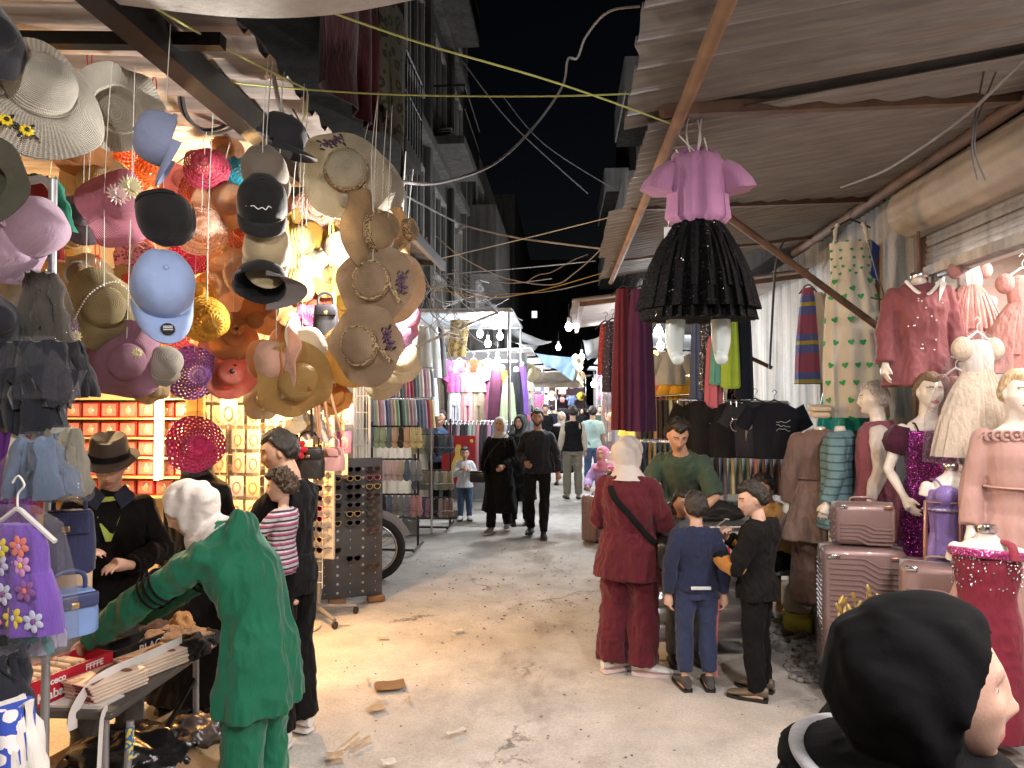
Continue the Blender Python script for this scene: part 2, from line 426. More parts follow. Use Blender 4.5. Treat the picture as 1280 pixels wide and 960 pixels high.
def corrugated(bm, x0, x1, y0, y1, zf, period, amp, th=.004, seed=0, trap=False):
    """sheet whose ribs run across the street (along x); y runs along the street"""
    n = int((y1-y0)/period*10); r = random.Random(seed); xs = 9
    top, bot = [], []
    jag = [r.uniform(-.05, .05) for _ in range(int((y1-y0)/.8)+3)]
    for i in range(n+1):
        y = y0+(y1-y0)*i/n; s = sin(2*pi*(y-y0)/period)
        if trap: s = max(-.6, min(.6, s*1.6))/.6
        xe = x0+jag[int((y-y0)/.8)]+ .012*noise.noise(V((y*3, seed, 0)))
        row, rob = [], []
        for j in range(xs):
            t = j/(xs-1); x = xe+(x1-xe)*t
            z = zf(x)+amp*s+.008*noise.noise(V((x*.8, y*.9, seed)))
            row.append(bm.verts.new((x, y, z))); rob.append(bm.verts.new((x, y, z-th)))
        top.append(row); bot.append(rob)
    for i in range(n):
        for j in range(xs-1):
            bm.faces.new((top[i][j], top[i+1][j], top[i+1][j+1], top[i][j+1])); bm.faces.new((bot[i][j], bot[i][j+1], bot[i+1][j+1], bot[i+1][j]))
        for k in (0, xs-1): bm.faces.new((top[i][k], bot[i][k], bot[i+1][k], top[i+1][k]))
# ---- right awning
zr = lambda x: 3.26+.16*(x-.3)
aw = thing('iron_awning', 'rusty brown corrugated iron awning on timber poles over the shop row with hanging lavender outfit', 'awning', (1.5, 3, 3.3))
bm = BM(); corrugated(bm, .28, 2.75, -2.0, 3.55, zr, .235, .022, seed=1, trap=True); obj('wide_rib_sheet', bm, M_corr, aw, world=True)
bm = BM(); corrugated(bm, .36, 2.75, 3.45, 7.9, lambda x: zr(x)-.05, .105, .013, seed=2); obj('narrow_rib_sheet', bm, M_corr, aw, world=True)
bm = BM(); tube(bm, [(.5, -1.5, 3.22), (.53, 2.3, 3.19), (.53, 5, 3.2), (.52, 8.0, 3.2)], [.03, .032, .03, .026], 8); obj('front_pole', bm, M_wood, aw, world=True)
bm = BM(); tube(bm, [(2.5, -1.5, 3.52), (2.48, 3, 3.53), (2.5, 8.0, 3.5)], [.045, .045, .04], 8); obj('rear_pole', bm, M_rust, aw, world=True)
for y0, y1 in ((3.34, 4.1), (5.0, 6.1), (6.9, 7.4), (1.4, 1.9)):
    bm = BM(); bar(bm, (.45, y0, 3.24), (2.62, y1, 3.56), .05, .06); obj('cross_beam', bm, M_rust, aw, world=True)
bm = BM(); tube(bm, [at(898, 262, 5.0), at(1120, 425, 5.9)], .026, 10); obj('brace', bm, M_rust, aw, world=True)
bm = BM(); tube(bm, [at(880, 420, 8.2), at(965, 460, 7.9)], .022, 8); obj('brace', bm, M_rust, aw, world=True)
aw2 = thing('iron_awning', 'small pale corrugated iron awning projecting beyond the burgundy pleated trousers', 'awning', (1.2, 9.5, 3.1))
bm = BM(); corrugated(bm, .12, 2.7, 8.1, 11.4, lambda x: 3.02+.12*x, .12, .014, seed=4); obj('sheet', bm, M_corr_l, aw2, world=True)
bm = BM(); bar(bm, (.2, 8.1, 2.98), (.2, 11.4, 2.98), .05); bar(bm, (.2, 8.15, 2.98), (2.7, 8.15, 3.28), .05); obj('frame', bm, M_rust, aw2, world=True)
# ---- left awning
zl = lambda x: 3.34-.06*(x+1.27)
awl = thing('iron_awning', 'pale corrugated iron awning on a black steel beam over the hat stall', 'awning', (-1.9, 3.5, 3.3))
bm = BM(); corrugated(bm, -1.25, -4.6, -1.5, 7.3, zl, .2, .02, seed=6, trap=True); obj('sheet', bm, M_corr_l, awl, world=True)
bm = BM(); bar(bm, (-1.52, -1.5, 3.24), (-1.5, 7.3, 3.24), .1, .12, (0, 0, 1)); obj('beam', bm, M_steel_d, awl, world=True)
for y in (.6, 2.6, 4.6, 7.0):
    bm = BM(); bar(bm, (-2.6, y, 3.31), (-1.28, y, 3.25), .05); obj('cross_bar', bm, M_steel_d, awl, world=True)
bm = BM(); bar(bm, (-1.27, 4.4, 3.28), (-1.24, 7.35, 3.28), .04, .09, (0, 0, 1)); obj('gutter', bm, M_pipe, awl, world=True)
bm = BM()
pb = [at(150, 6, 2.25), at(300, 22, 2.25), at(420, 18, 2.25), at(545, -6, 2.25)]
loft(bm, [[p, p+V((0, -.02, .05)), p+V((0, -.8, .09)), p+V((0, -.8, .05)), p+V((0, -.3, -.02))] for p in catm(pb, 6)])
single('canvas_awning', bm, fabric('dirty_canvas', (.45, .43, .4), .9, .2, 300, .5), 'dirty white canvas strip sagging overhead above the yellow twine', 'canvas')
# ---- upper buildings
def window_part(par, c, w, h, axis='x', lit=None, frame=M_conc_w):
    """window in a wall facing +-x (axis x) or -y (axis y); c = centre on the wall face, s = side the glass looks to"""
    s = 1 if axis == 'x+' else -1
    fr = BM(); g = BM()
    if axis in ('x+', 'x-'):
        for dy, dz, sy, sz in ((0, h/2, w+.16, .09), (0, -h/2, w+.2, .1), (w/2, 0, .08, h-.09), (-w/2, 0, .08, h-.09), (0, 0, .05, h-.1)):
            box(fr, (c[0]+s*.03, c[1]+dy, c[2]+dz), (.1, sy, sz))
        box(g, (c[0]+s*.006, c[1], c[2]), (.02, w-.02, h-.02))
    else:
        for dx, dz, sx, sz in ((0, h/2, w+.16, .09), (0, -h/2, w+.2, .1), (w/2, 0, .08, h-.09), (-w/2, 0, .08, h-.09)):
            box(fr, (c[0]+dx, c[1]-.03, c[2]+dz), (sx, .1, sz))
        box(g, (c[0], c[1]-.006, c[2]), (w-.02, .02, h-.02))
    f = obj('window', fr, frame, par, False, True)
    obj('pane', g, lit or M_dkglass, f, False, False)
    f.children[0].data.transform(Matrix()); f.children[0].data.transform(wm(par).inverted())
    return f
def balcony(par, x0, x1, y0, y1, z, solid=True, m=None, rail=M_steel_d):
    b = BM(); box(b, ((x0+x1)/2, (y0+y1)/2, z), (abs(x1-x0), y1-y0, .16))
    o = obj('balcony_slab', b, M_conc_d, par, False, True)
    b = BM()
    if solid:
        box(b, (x1, (y0+y1)/2, z+.57), (.1, y1-y0, .98)); 
        for y in (y0+.05, y1-.05): box(b, ((x0+x1)/2, y, z+.57), (abs(x1-x0)-.1, .1, .98))
        obj('parapet', b, m or M_conc_w, par, False, True)
    else:
        tube(b, [(x1, y0, z+1.05), (x1, y1, z+1.05)], .022, 6); tube(b, [(x0, y0, z+1.05), (x1, y0, z+1.05)], .022, 6); tube(b, [(x1, y0, z+.6), (x1, y1, z+.6)], .012, 6)
        n = int((y1-y0)/.14)
        for i in range(n+1): y = y0+(y1-y0)*i/n; tube(b, [(x1, y, z+.08), (x1, y, z+1.05)], .009, 5)
        obj('railing', b, rail, par, False, True)
M_lit = glow('lit_window', (.9, .95, 1), 1.2); M_litdim = glow('dim_lit_window', (.6, .72, .85), .16)
lb = thing('apartment_building', 'dark concrete apartment block rising above the hat stall, with wall air conditioner', 'building', (-4, 9, 0))
bm = BM(); box(bm, (-6.62, 12.75, 10.3), (8, 11.5, 13.4)); box(bm, (-6.7, 2.5, 10.3), (8, 8.9, 13.4)); obj('wall', bm, M_conc, lb, False, True)
bm = BM(); box(bm, (-4.7, 12.0, 1.8), (4.2, 11.4, 3.5)); box(bm, (-5.7, 1.5, 1.8), (2.2, 9.58, 3.5)); box(bm, (-3.6, -2.6, 1.8), (2.0, 1.4, 3.5)); obj('ground_floor', bm, plain('stall_wall_paint', (.5, .42, .32), .8, 0, .25, 2), lb, False, True)
for y in (7.2, 9.0, 11.15, 13.4, 16.1, 18.3):
    bm = BM(); box(bm, (-2.56, y, 10.3), (.14, .26, 13.3)); obj('pilaster', bm, M_plaster if y < 12 else M_conc, lb, False, True)
for z in (3.62, 6.75, 9.9, 13.0):
    bm = BM(); box(bm, (-2.53, 12.7, z), (.22, 11.4, .2)); obj('ledge', bm, M_conc, lb, False, True)
for y, w in ((10.05, .9), (12.3, 1.2), (14.7, 1.3), (17.2, 1.2)):
    for z in (5.25, 8.35, 11.5):
        window_part(lb, (-2.62, y, z), w, 1.7, 'x+', M_litdim if (y < 11 and z < 6) else None, M_plaster)
balcony(lb, -2.62, -1.75, 4.6, 8.7, 4.75, False)
for y0, y1, z in ((13.6, 16.0, 9.95), (13.6, 16.0, 6.9), (11.4, 13.2, 9.95)):
    balcony(lb, -2.62, -1.9, y0, y1, z, False)
for y in (8.85, 15.95):
    bm = BM(); tube(bm, [(-2.5, y, 3.6), (-2.5, y, 14)], .05, 8); obj('drainpipe', bm, M_conc_d, lb, False, True)
lb2 = thing('apartment_building', 'low dim building with a flat roof behind the air conditioner on the hat stall side', 'building', (-4, 28, 0))
bm = BM(); box(bm, (-5.9, 27, 4.6), (6.8, 16, 9.2)); box(bm, (-6.2, 43, 6), (7.6, 15.9, 12)); obj('wall', bm, M_conc_d, lb2, False, True)
bm = BM(); box(bm, (-2.3, 22, 6.3), (.9, 5, 1.9)); obj('bay', bm, M_conc, lb2, False, True)
for y in (21, 26, 31):
    for z in (4.6, 7.6): window_part(lb2, (-2.5, y, z), 1.4, 1.3, 'x+')
eb = thing('apartment_building', 'black tower at the end of the street with one small lit window', 'building', (-2, 62, 0))
bm = BM(); box(bm, (-1.2, 66, 7), (18, 8, 14)); obj('wall', bm, M_conc_d, eb, False, True)
w0 = at(668, 393, 61.9); window_part(eb, (w0.x, 62, w0.z), .55, .7, 'y', M_lit, M_conc_d)
for dx in (-4.4, 2.9, 5.2): window_part(eb, (w0.x+dx, 62, w0.z), 1.5, 2.2, 'y', None, M_conc_d)
rb = thing('apartment_building', 'dark apartment block with pale balcony parapets above the corrugated iron awning', 'building', (4, 14, 0))
bm = BM(); box(bm, (6.75, 19, 9.4), (8, 38, 11.2)); obj('wall', bm, M_conc_d, rb, False, True)
for y0, y1, z in ((8, 11.5, 6.6), (8, 11.5, 9.6), (8, 11.5, 12.6), (20, 24, 10.4), (20, 24, 7.2), (30, 36, 10.5), (30, 36, 7.5)):
    balcony(rb, 2.75, 1.75, y0, y1, z, True)
for y in (13, 15.5, 18, 26):
    for z in (5.3, 8.4, 11.5): window_part(rb, (2.75, y, z), 1.2, 1.6, 'x-')
# air conditioner
ac = thing('air_conditioner', 'white air conditioner unit hung on the dark apartment wall with a louvred front', 'air conditioner', at(560, 205, 15.2))
bm = BM(); box(bm, (0, 0, .33), (.3, .8, .62), bev=.02); obj('casing', bm, M_white, ac)
bm = BM()
for i in range(9): box(bm, (.158, 0, .08+.062*i), (.012, .72, .02)); box(bm, (0, -.408, .08+.062*i), (.24, .012, .02))
obj('louvre', bm, M_black, ac)
for y in (-.3, .3):
    bm = BM(); box(bm, (0, y, 0), (.4, .04, .04)); obj('bracket', bm, M_rust, ac)
# hanging blankets on the balcony
def hanging_sheet(pts_top, drop, fold, seed, k=40, rows=18, th=.012, amp=.05):
    bm = BM(); pts = catm(pts_top, k//(len(pts_top)-1)); rings = []
    dirv = (pts[-1]-pts[0]).normalized(); nrm = V((dirv.y, -dirv.x, 0)); A, B = [], []
    for i in range(rows+1):
        t = i/rows; ra, rb_ = [], []
        for j, p in enumerate(pts):
            u = j/(len(pts)-1); d = drop(u)*t
            o = amp*(.3+.7*t)*sin(u*fold*2*pi+1.2*sin(u*7+seed)+.6*t)+amp*.5*noise.noise(V((u*5, t*3, seed)))
            q = p+V((0, 0, -d))+nrm*o; ra.append(bm.verts.new(q)); rb_.append(bm.verts.new(q+nrm*th))
        A.append(ra); B.append(rb_)
    n = len(pts)
    for i in range(rows):
        for j in range(n-1):
            bm.faces.new((A[i][j], A[i][j+1], A[i+1][j+1], A[i+1][j])); bm.faces.new((B[i][j], B[i+1][j], B[i+1][j+1], B[i][j+1]))
        for j in (0, n-1): bm.faces.new((A[i][j], A[i+1][j], B[i+1][j], B[i][j]))
    for j in range(n-1):
        for i in (0, rows): bm.faces.new((A[i][j], B[i][j], B[i][j+1], A[i][j+1]))
    return bm
bm = hanging_sheet([(-1.7, 4.8, 5.85), (-1.68, 5.6, 5.86), (-1.7, 6.3, 5.85)], lambda u: 1.75-.2*u, 3, 1)
single('hanging_blanket', bm, fabric('maroon_velvet', (.09, .012, .02), .8, .3, folds=.6), 'dark maroon blanket hanging over the balcony rail', 'blanket')
bm = hanging_sheet([(-1.7, 6.5, 5.86), (-1.68, 7.1, 5.87), (-1.7, 7.6, 5.85)], lambda u: 1.2+.5*u, 2, 5)
single('hanging_blanket', bm, spots('floral_blanket', (.16, .14, .1), (.05, .06, .035), 9, .45), 'olive patterned blanket beside the maroon one on the balcony', 'blanket')
# ---- right shop wall
sw = thing('shop_wall', 'old cracked plaster shop front wall with pillar behind the green heart dress', 'wall', (2.95, 6.5, 0))
bm = BM()
box(bm, (2.93, 6.13, 1.83), (.36, .75, 3.66)); box(bm, (2.98, 7.35, 3.36), (.3, 1.7, .58)); box(bm, (2.98, 8.35, 1.83), (.3, .3, 3.66)); box(bm, (3.0, 10.2, 1.83), (.3, 3.3, 3.66))
obj('plaster_pillar', bm, M_plaster, sw, False, True)
bm = BM(); box(bm, (2.99, 2.2, 3.5), (.3, 7.1, .42)); box(bm, (3.0, -1.0, 1.6), (.3, 1.4, 3.2)); obj('lintel', bm, M_plaster, sw, False, True)
bm = BM(); box(bm, (2.735, 5.72, 1.7), (.06, .1, 3.1)); box(bm, (2.735, 6.52, 1.7), (.05, .08, 3.1)); obj('steel_edge', bm, M_rust, sw, False, True)
sh = thing('roller_shutter', 'half rolled up slatted metal shutter over the shop window of pink dresses', 'shutter', (2.65, 3, 3))
bm = BM(); tube(bm, [(2.66, -.3, 3.33), (2.66, 5.66, 3.33)], .2, 78, mod=lambda i, th: 1+.018*cos(th*13)); obj('roller_drum', bm, plain('dusty_metal', (.34, .3, .25), .7, .2, .25, 3, .2), sh, world=True)
bm = BM(); rows = []
for i in range(60):
    z = 3.2-.3*i/59; rows.append([(2.74+.012*abs(sin(pi*i/59*6)), y, z) for y in (-.3, 5.66)])
for a in range(59):
    p = [bm.verts.new(x) for x in (rows[a][0], rows[a][1], rows[a+1][1], rows[a+1][0])]; bm.faces.new(p)
bmesh.ops.solidify(bm, geom=bm.faces[:], thickness=.008); box(bm, (2.745, 2.68, 2.87), (.05, 5.96, .07)); obj('slats', bm, concrete('worn_zinc', (.5, .5, .5), .3), sh, world=True)
# ---- display window: frame, glass, interior
sd = thing('shop_window', 'lit shop window with pale interior behind the mannequins', 'shop window', (3, 3, .3))
bm = BM(); box(bm, (2.8, 5.6, 1.55), (.07, .06, 2.6)); box(bm, (2.8, 2.9, 2.86-.02), (.07, 5.3, .05)); box(bm, (2.8, 2.9, .34), (.07, 5.3, .12)); box(bm, (2.8, 3.0, 1.6), (.05, .05, 2.4)); obj('frame', bm, M_pipe, sd, world=True)
q = NT('window_glass'); tr = q.n('ShaderNodeBsdfTransparent'); gl = q.n('ShaderNodeBsdfGlossy', Roughness=.03); mx = q.n('ShaderNodeMixShader'); lw = q.n('ShaderNodeLayerWeight', Blend=.12); q.l(q.math('ADD', .03, q.math('MULTIPLY', lw.outputs['Facing'], .25)), mx.inputs[0]); q.l(tr.outputs[0], mx.inputs[1]); q.l(gl.outputs[0], mx.inputs[2]); q.l(mx.outputs[0], q.out.inputs['Surface']); M_glass = q.m
bm = BM(); box(bm, (2.8, 2.9, 1.6), (.008, 5.3, 2.4)); obj('pane', bm, M_glass, sd, world=True)
M_int = plain('warm_interior_wall', (.62, .5, .45), .8)
bm = BM(); box(bm, (4.6, 3, 1.6), (.08, 6.4, 3.2)); box(bm, (3.75, 5.95, 1.6), (1.6, .08, 3.2)); box(bm, (3.75, -.2, 1.6), (1.6, .08, 3.2)); obj('room_wall', bm, M_int, sd, False, True)
bm = BM(); box(bm, (3.75, 2.9, 3.16), (1.6, 6.0, .06)); obj('room_ceiling', bm, M_white, sd, False, True)
bm = BM(); box(bm, (3.75, 2.9, .14), (1.6, 6.0, .26)); obj('display_floor', bm, M_int, sd, False, True)
st = BM(); box(st, (2.52, 3.5, .09), (1.0, 7.2, .19), bev=.02); box(st, (2.75, 3.5, .24), (.5, 6.6, .14), bev=.015); struct('shop_step', st, M_step, True)
# ---- second shop (behind the heart dress)
s2 = thing('shop_interior', 'dim shop with packed shirts on shelves behind the rainbow kaftan', 'shop', (3.6, 7.4, 0))
bm = BM(); box(bm, (4.7, 7.35, 1.5), (.1, 1.9, 3)); box(bm, (3.9, 8.24, 1.5), (1.5, .06, 3)); box(bm, (3.9, 6.5, 1.5), (1.5, .06, 3)); obj('room_wall', bm, M_conc, s2, False, True)
bm = BM(); box(bm, (2.92, 7.35, 2.5), (.05, 1.66, .06)); box(bm, (2.92, 7.35, 3.04), (.05, 1.66, .06)); box(bm, (2.92, 8.14, 1.3), (.06, .06, 2.4)); obj('frame', bm, M_steel_d, s2, False, True)
q = NT('frosted_transom'); v = q.coords(); vo = q.n('ShaderNodeTexVoronoi', Scale=16.0); q.l(v, vo.inputs['Vector']); q.l(q.ramp(vo.outputs['Distance'], ((.1, (.2, .36, .45)), (.6, (.55, .7, .78)))), q.b.inputs['Base Color']); q.b.inputs['Roughness'].default_value = .2; q.bump(vo.outputs['Distance'], .8, .02)
bm = BM(); box(bm, (2.93, 7.7, 2.77), (.02, .98, .46)); obj('transom_glass', bm, q.m, s2, False, True)
bm = BM(); box(bm, (2.93, 6.86, 2.77), (.03, .68, .46)); obj('sign_board', bm, plain('faded_sign', (.45, .42, .36), .6), s2, False, True)
for z in (.5, .95, 1.4, 1.85, 2.3):
    bm = BM(); box(bm, (4.0, 7.35, z), (1.3, 1.66, .03)); obj('shelf', bm, M_white, s2, False, True)
pack = BM(); box(pack, (0, 0, .17), (.34, .3, .32), bev=.05, seg=3)
k = 0
for z in (.515, .965, 1.415, 1.865):
    for y in (6.78, 7.13, 7.48, 7.83):
        c = RND.choice([(.75, .75, .75), (.8, .8, .82), (.05, .05, .07), (.5, .42, .36), (.62, .64, .7)])
        n = ('bottom', 'second', 'third', 'top')[int((z-.5)/.44)]
        o = single('folded_shirt_pack', pack.copy(), fabric('packed_cloth', None, .5, .2, folds=.5, objcol=True), 'folded garment in plastic, %s from the pillar on the %s shelf of the dim shop' % (('first', 'second', 'third', 'fourth')[k % 4], n), 'garment pack', 'packed shirts on shelves', loc=(3.55, y, z))
        o.color = (*c, 1); k += 1
# ---- litter on the ground (single scraps)
def scrap(px, py, w, d, rot, m, label, name='paper_scrap', fold=.3, seed=0):
    Y = CAMZ*FPX/(py-500); p = at(px, py, Y); r = random.Random(seed); bm = BM()
    nx, ny = 7, 5; g = []
    for i in range(nx):
        g.append([bm.verts.new(((i/(nx-1)-.5)*w+r.uniform(-.06, .06)*w*(j in (0, ny-1)), (j/(ny-1)-.5)*d+r.uniform(-.1, .1)*d*(i in (0, nx-1)), .012+.02*fold*abs(noise.noise(V((i*.7, j*.9, seed))))+.035*fold*abs(i/(nx-1)-.5))) for j in range(ny)])
    for i in range(nx-1):
        for j in range(ny-1): bm.faces.new((g[i][j], g[i+1][j], g[i+1][j+1], g[i][j+1]))
    bmesh.ops.solidify(bm, geom=bm.faces[:], thickness=.003)
    return single(name, bm, m, label, 'litter', 'litter on the street', True, (p.x, p.y, .005), rot)
M_paper = plain('scrap_paper', (.62, .52, .38), .9); M_paperw = plain('white_scrap', (.75, .73, .7), .8)
for a in ((487, 862, .2, .15, .3, M_card, 'large torn cardboard flap lying on the ground, the biggest scrap in the street'), (471, 890, .1, .1, .8, M_paper, 'folded square paper scrap just below the large cardboard flap'),
          (478, 879, .06, .03, .1, M_paperw, 'tiny white scrap between the cardboard flap and the folded paper'), (451, 934, .14, .035, 1.0, M_paper, 'bent paper strip lying in the shadow near the green dress'),
          (440, 930, .15, .02, 1.3, M_paper, 'thin long straw of card beside the bent strip'), (418, 952, .09, .07, .4, M_paper, 'crumpled paper at the lowest left end of the litter'), (486, 958, .07, .06, .5, M_paperw, 'white paper cut by the bottom edge of the picture'),
          (570, 917, .12, .035, .7, M_paperw, 'small pale strip alone in the middle of the grey ground'), (478, 802, .09, .04, .2, M_paper, 'small brown leaf of card beyond the cardboard flap'), (424, 786, .16, .025, .1, M_paperw, 'flat white straw near the wooden foot blocks'),
          (460, 857, .02, .08, .2, M_paper, 'short upright splinter left of the cardboard flap'), (511, 878, .02, .08, .1, M_paper, 'short splinter right of the folded paper'), (572, 791, .09, .05, .6, M_paperw, 'white twisted shreds in mid street'),
          (1003, 795, .16, .1, .5, M_paperw, 'crumpled white plastic by the rubble at the shop step'), (1010, 842, .05, .04, .2, M_paperw, 'tiny white scrap right of the striped boy shoes'), (985, 776, .12, .08, .9, plain('blue_wrapper', (.1, .25, .55), .3), 'blue wrapper beside the yellow jug'),
          (1000, 812, .12, .06, .2, M_card, 'brown scrap on the rubble'), (668, 757, .06, .03, .4, M_paperw, 'tiny white crumb in the dirt patch')):
    scrap(*a[:5], a[5], a[6], seed=int(a[0]))
# rubble at the step (nobody could count it)
bm = BM(); r = random.Random(5)
for i in range(260):
    x = r.uniform(1.55, 2.1); y = r.uniform(5.0, 6.9); s = r.uniform(.008, .04)*(1 if r.random() < .9 else 2)
    ball(bm, (x, y, s*.3), (s, s*r.uniform(.6, 1), s*.6), 6, 4, rz(r.uniform(0, 6)))
for i in range(150):
    x = r.gauss(-.3, .5); y = r.gauss(7.6, 1.3); s = r.uniform(.003, .012)
    ball(bm, (x, y, s*.2), (s*1.6, s, s*.5), 5, 3, rz(r.uniform(0, 6)))
for i in range(420):
    x = r.uniform(-1.9, 2.0); y = r.uniform(2.6, 9); s = r.uniform(.002, .007)
    ball(bm, (x, y, s*.3), (s*1.3, s, s*.6), 5, 3)
single('rubble', bm, M_step, 'loose grit, pebbles and broken crumbs scattered on the street', 'rubble', kind='stuff', base=False)
# ---- overhead cables and twines
def cable(pts, r, m, label, name='cable', cat='cable', smooth=6):
    bm = BM(); tube(bm, catm(pts, smooth), r, 6)
    return single(name, bm, m, label, cat, base=False)
cable([at(372, 0, 2.3), at(520, 52, 2.6), at(700, 105, 3.0), at(848, 158, 3.45)], .0045, M_twine, 'long slanting yellow twine across the street ending on the timber pole', 'twine', 'twine')
cable([at(262, 100, 3.1), at(384, 112, 3.2), at(520, 119, 3.3), at(700, 120, 3.4), at(862, 114, 3.5)], .0045, M_twine, 'level yellow twine across the street knotted to both awnings', 'twine', 'twine')
cable([at(180, 2, 2.3), at(300, 70, 2.8), at(384, 112, 3.2)], .0045, M_twine, 'yellow twine from the canvas strip to the knot on the level twine', 'twine', 'twine')
cable([at(384, 112, 3.2), at(382, 140, 3.2), at(372, 165, 3.2)], .004, M_twine, 'loose end of yellow twine dangling from the knot', 'twine', 'twine')
cable([at(268, 10, 3.0), at(330, 60, 3.0), at(352, 140, 3.1), at(380, 185, 3.2), at(430, 207, 3.3), at(510, 228, 3.6), at(560, 226, 4.2), at(620, 203, 5), at(668, 158, 5.5), at(703, 108, 5.7), at(710, 74, 5.7), at(722, 72, 5.7), at(733, 45, 5.6), at(760, 15, 5.4), at(800, 8, 5.3)], .010, M_wire_g, 'thick grey cable looping from the canvas strip across the dark sky')
cable([at(577, 75, 12), at(640, 155, 12), at(735, 242, 12)], .011, M_wire_g, 'straight thin wire across the dark sky left of the looping cable')
cable([at(630, 122, 14), at(680, 180, 14), at(770, 238, 14)], .009, M_wire_g, 'faint second wire parallel to the straight wire in the sky')
cable([at(440, 208, 4.5), at(540, 262, 7), at(582, 282, 8), at(640, 296, 8), at(680, 302, 8.2), at(752, 311, 8)], .011, M_wire_g, 'bundle of grey cables strung from the straw hats to the corrugated awning')
cable([at(582, 282, 8), at(574, 286, 8), at(570, 294, 8)], .02, M_wire_g, 'frayed end of the cable bundle')
cable([at(500, 335, 7.2), at(640, 302, 8), at(765, 271, 8)], .006, M_twine_w, 'pale rope crossing the cable bundle', 'rope', 'rope')
cable([at(545, 295, 9), at(575, 320, 9), at(630, 347, 9), at(690, 356, 9), at(720, 340, 8.6), at(755, 308, 8)], .007, M_wire_g, 'sagging grey wire under the cable bundle')
cable([at(660, 352, 9), at(672, 344, 9), at(690, 340, 9), at(715, 326, 9), at(735, 318, 9)], .006, M_wire_g, 'short crooked wire branching from the sagging wire')
cable([at(540, 352, 10), at(600, 366, 10), at(680, 365, 10), at(750, 350, 9)], .007, M_wire_g, 'lowest long wire sagging over the lamp lit stalls')
cable([at(530, 358, 9), at(580, 368, 9), at(620, 372, 9), at(680, 362, 9), at(757, 340, 8.6)], .006, plain('yellow_cable', (.42, .3, .08), .6), 'yellow electric cable sagging between the awnings')
cable([at(540, 344, 11), at(640, 336, 11), at(745, 326, 10)], .008, M_wire_g, 'nearly level thin wire above the yellow cable')
cable([at(560, 352, 10), at(590, 357, 10), at(610, 350, 10), at(640, 354, 10), at(690, 348, 10)], .008, M_wire_g, 'wavy thin wire touching the dark buildings')
r = random.Random(9)
tang = BM()
for i in range(34):
    x0, y0 = r.uniform(520, 570), r.uniform(330, 395); x1, y1 = x0+r.uniform(-20, 90), y0+r.uniform(10, 60)
    tube(tang, catm([at(x0, y0, 9.2+r.random()), at((x0+x1)/2+r.uniform(-14, 14), (y0+y1)/2+r.uniform(0, 22), 9.4), at(x1, y1, 10.2)], 5), .006, 5)
single('wire_tangle', tang, M_wire_g, 'tangle of thin wires hanging above the lamp lit clothes stall', 'wires', kind='stuff', base=False)
for a, b, c, lab in ((1210, 1218, 1222, 'left of the pair of thin wires dangling over the roller drum'), (1225, 1222, 1232, 'right of the pair of thin wires dangling over the roller drum')):
    cable([at(a+20, 90, 3.6), at(b, 150, 3.6), at(b-3, 190, 3.6), at(c, 225, 3.6)], .004, M_wire, lab)
cable([at(1280, 75, 3.2), at(1200, 150, 3.6), at(1120, 205, 4.4), at(1085, 222, 5), at(1045, 236, 5.6)], .008, M_grey, 'grey cable running beside the rusty rear pole under the awning')
cable([at(980, 300, 6.9), at(970, 330, 6.9), at(965, 400, 7.0), at(962, 460, 7.0)], .012, M_wire, 'vertical black wire on the plaster wall by the rainbow kaftan')
cable([at(1085, 300, 5.5), at(1095, 340, 5.5), at(1105, 372, 5.5), at(1088, 372, 5.5)], .006, M_wire, 'thin hooked wire on the plaster pillar')
for i, (px, py) in enumerate(((868, 150), (880, 190), (845, 205), (872, 168))):
    cable([at(px, py-18, 3.5), at(px+RND.uniform(-12, 12), py+8, 3.5), at(px-6, py+38, 3.5), at(px+RND.uniform(-10, 10), py+55, 3.5)], .004, M_twine_w, ('white string knotted on the timber pole above the lavender top', 'white string dangling right of the lavender collar', 'white string left of the lavender sleeve', 'looped white string tied to the timber pole')[i], 'string', 'string')
# black wires and beam ties of the hat stall
cable([at(200, 62, 3.2), at(222, 110, 3.3), at(228, 140, 3.4), at(250, 160, 3.5), at(275, 160, 3.6), at(300, 145, 3.8), at(325, 146, 4.0)], .009, M_wire, 'black electric wire drooping below the steel beam')
cable([at(205, 62, 3.2), at(226, 112, 3.3), at(234, 144, 3.4), at(256, 166, 3.5), at(284, 163, 3.6), at(304, 148, 3.8)], .008, M_wire, 'second black wire twisted along the drooping one')
bm = BM(); 
for i in range(5): ball(bm, at(208+3*i, 60+2*(i % 3), 2.95), (.03, .02, .022), 8, 6)
single('rag_knot', bm, fabric('grey_rag', (.08, .08, .09)), 'grey rag knotted round the steel beam above the blue-grey cap', 'rag')
# ---------------------------------------------------------------- lamps
def bulb(name, p, col, power, rad, label, cord=None, strength=30, size=.045):
    t = thing(name, label, 'lamp', p, group='lamps of the market')
    b = BM(); lathe(b, [(.001, -size*1.3), (size*.6, -size*1.1), (size, -size*.3), (size*.9, size*.4), (size*.5, size), (.012, size*1.2)], 14); obj('glass', b, glow('bulb_%s_%d' % (name[:4], int(strength*10+col[2]*100)), col, strength), t)
    b = BM(); lathe(b, [(size*.46, size), (size*.46, size*2.4), (.01, size*2.5)], 12); obj('socket', b, M_white, t)
    if cord:
        b = BM(); tube(b, [V((0, 0, size*2.4)), V(cord)-V(p)], .004, 5); obj('cord', b, M_wire, t)
    l = bpy.data.lights.new('lamp', 'POINT'); l.energy = power; l.color = col; l.shadow_soft_size = rad
    o = bpy.data.objects.new('lamp_light', l); COL.objects.link(o); o.parent = t; o.location = (0, 0, -size*1.3-rad-.003)
    return t
COOL, NEUT, WARM = (.92, .96, 1), (1, .9, .82), (1, .64, .3)
def P3(px, py, Y): return tuple(at(px, py, Y))
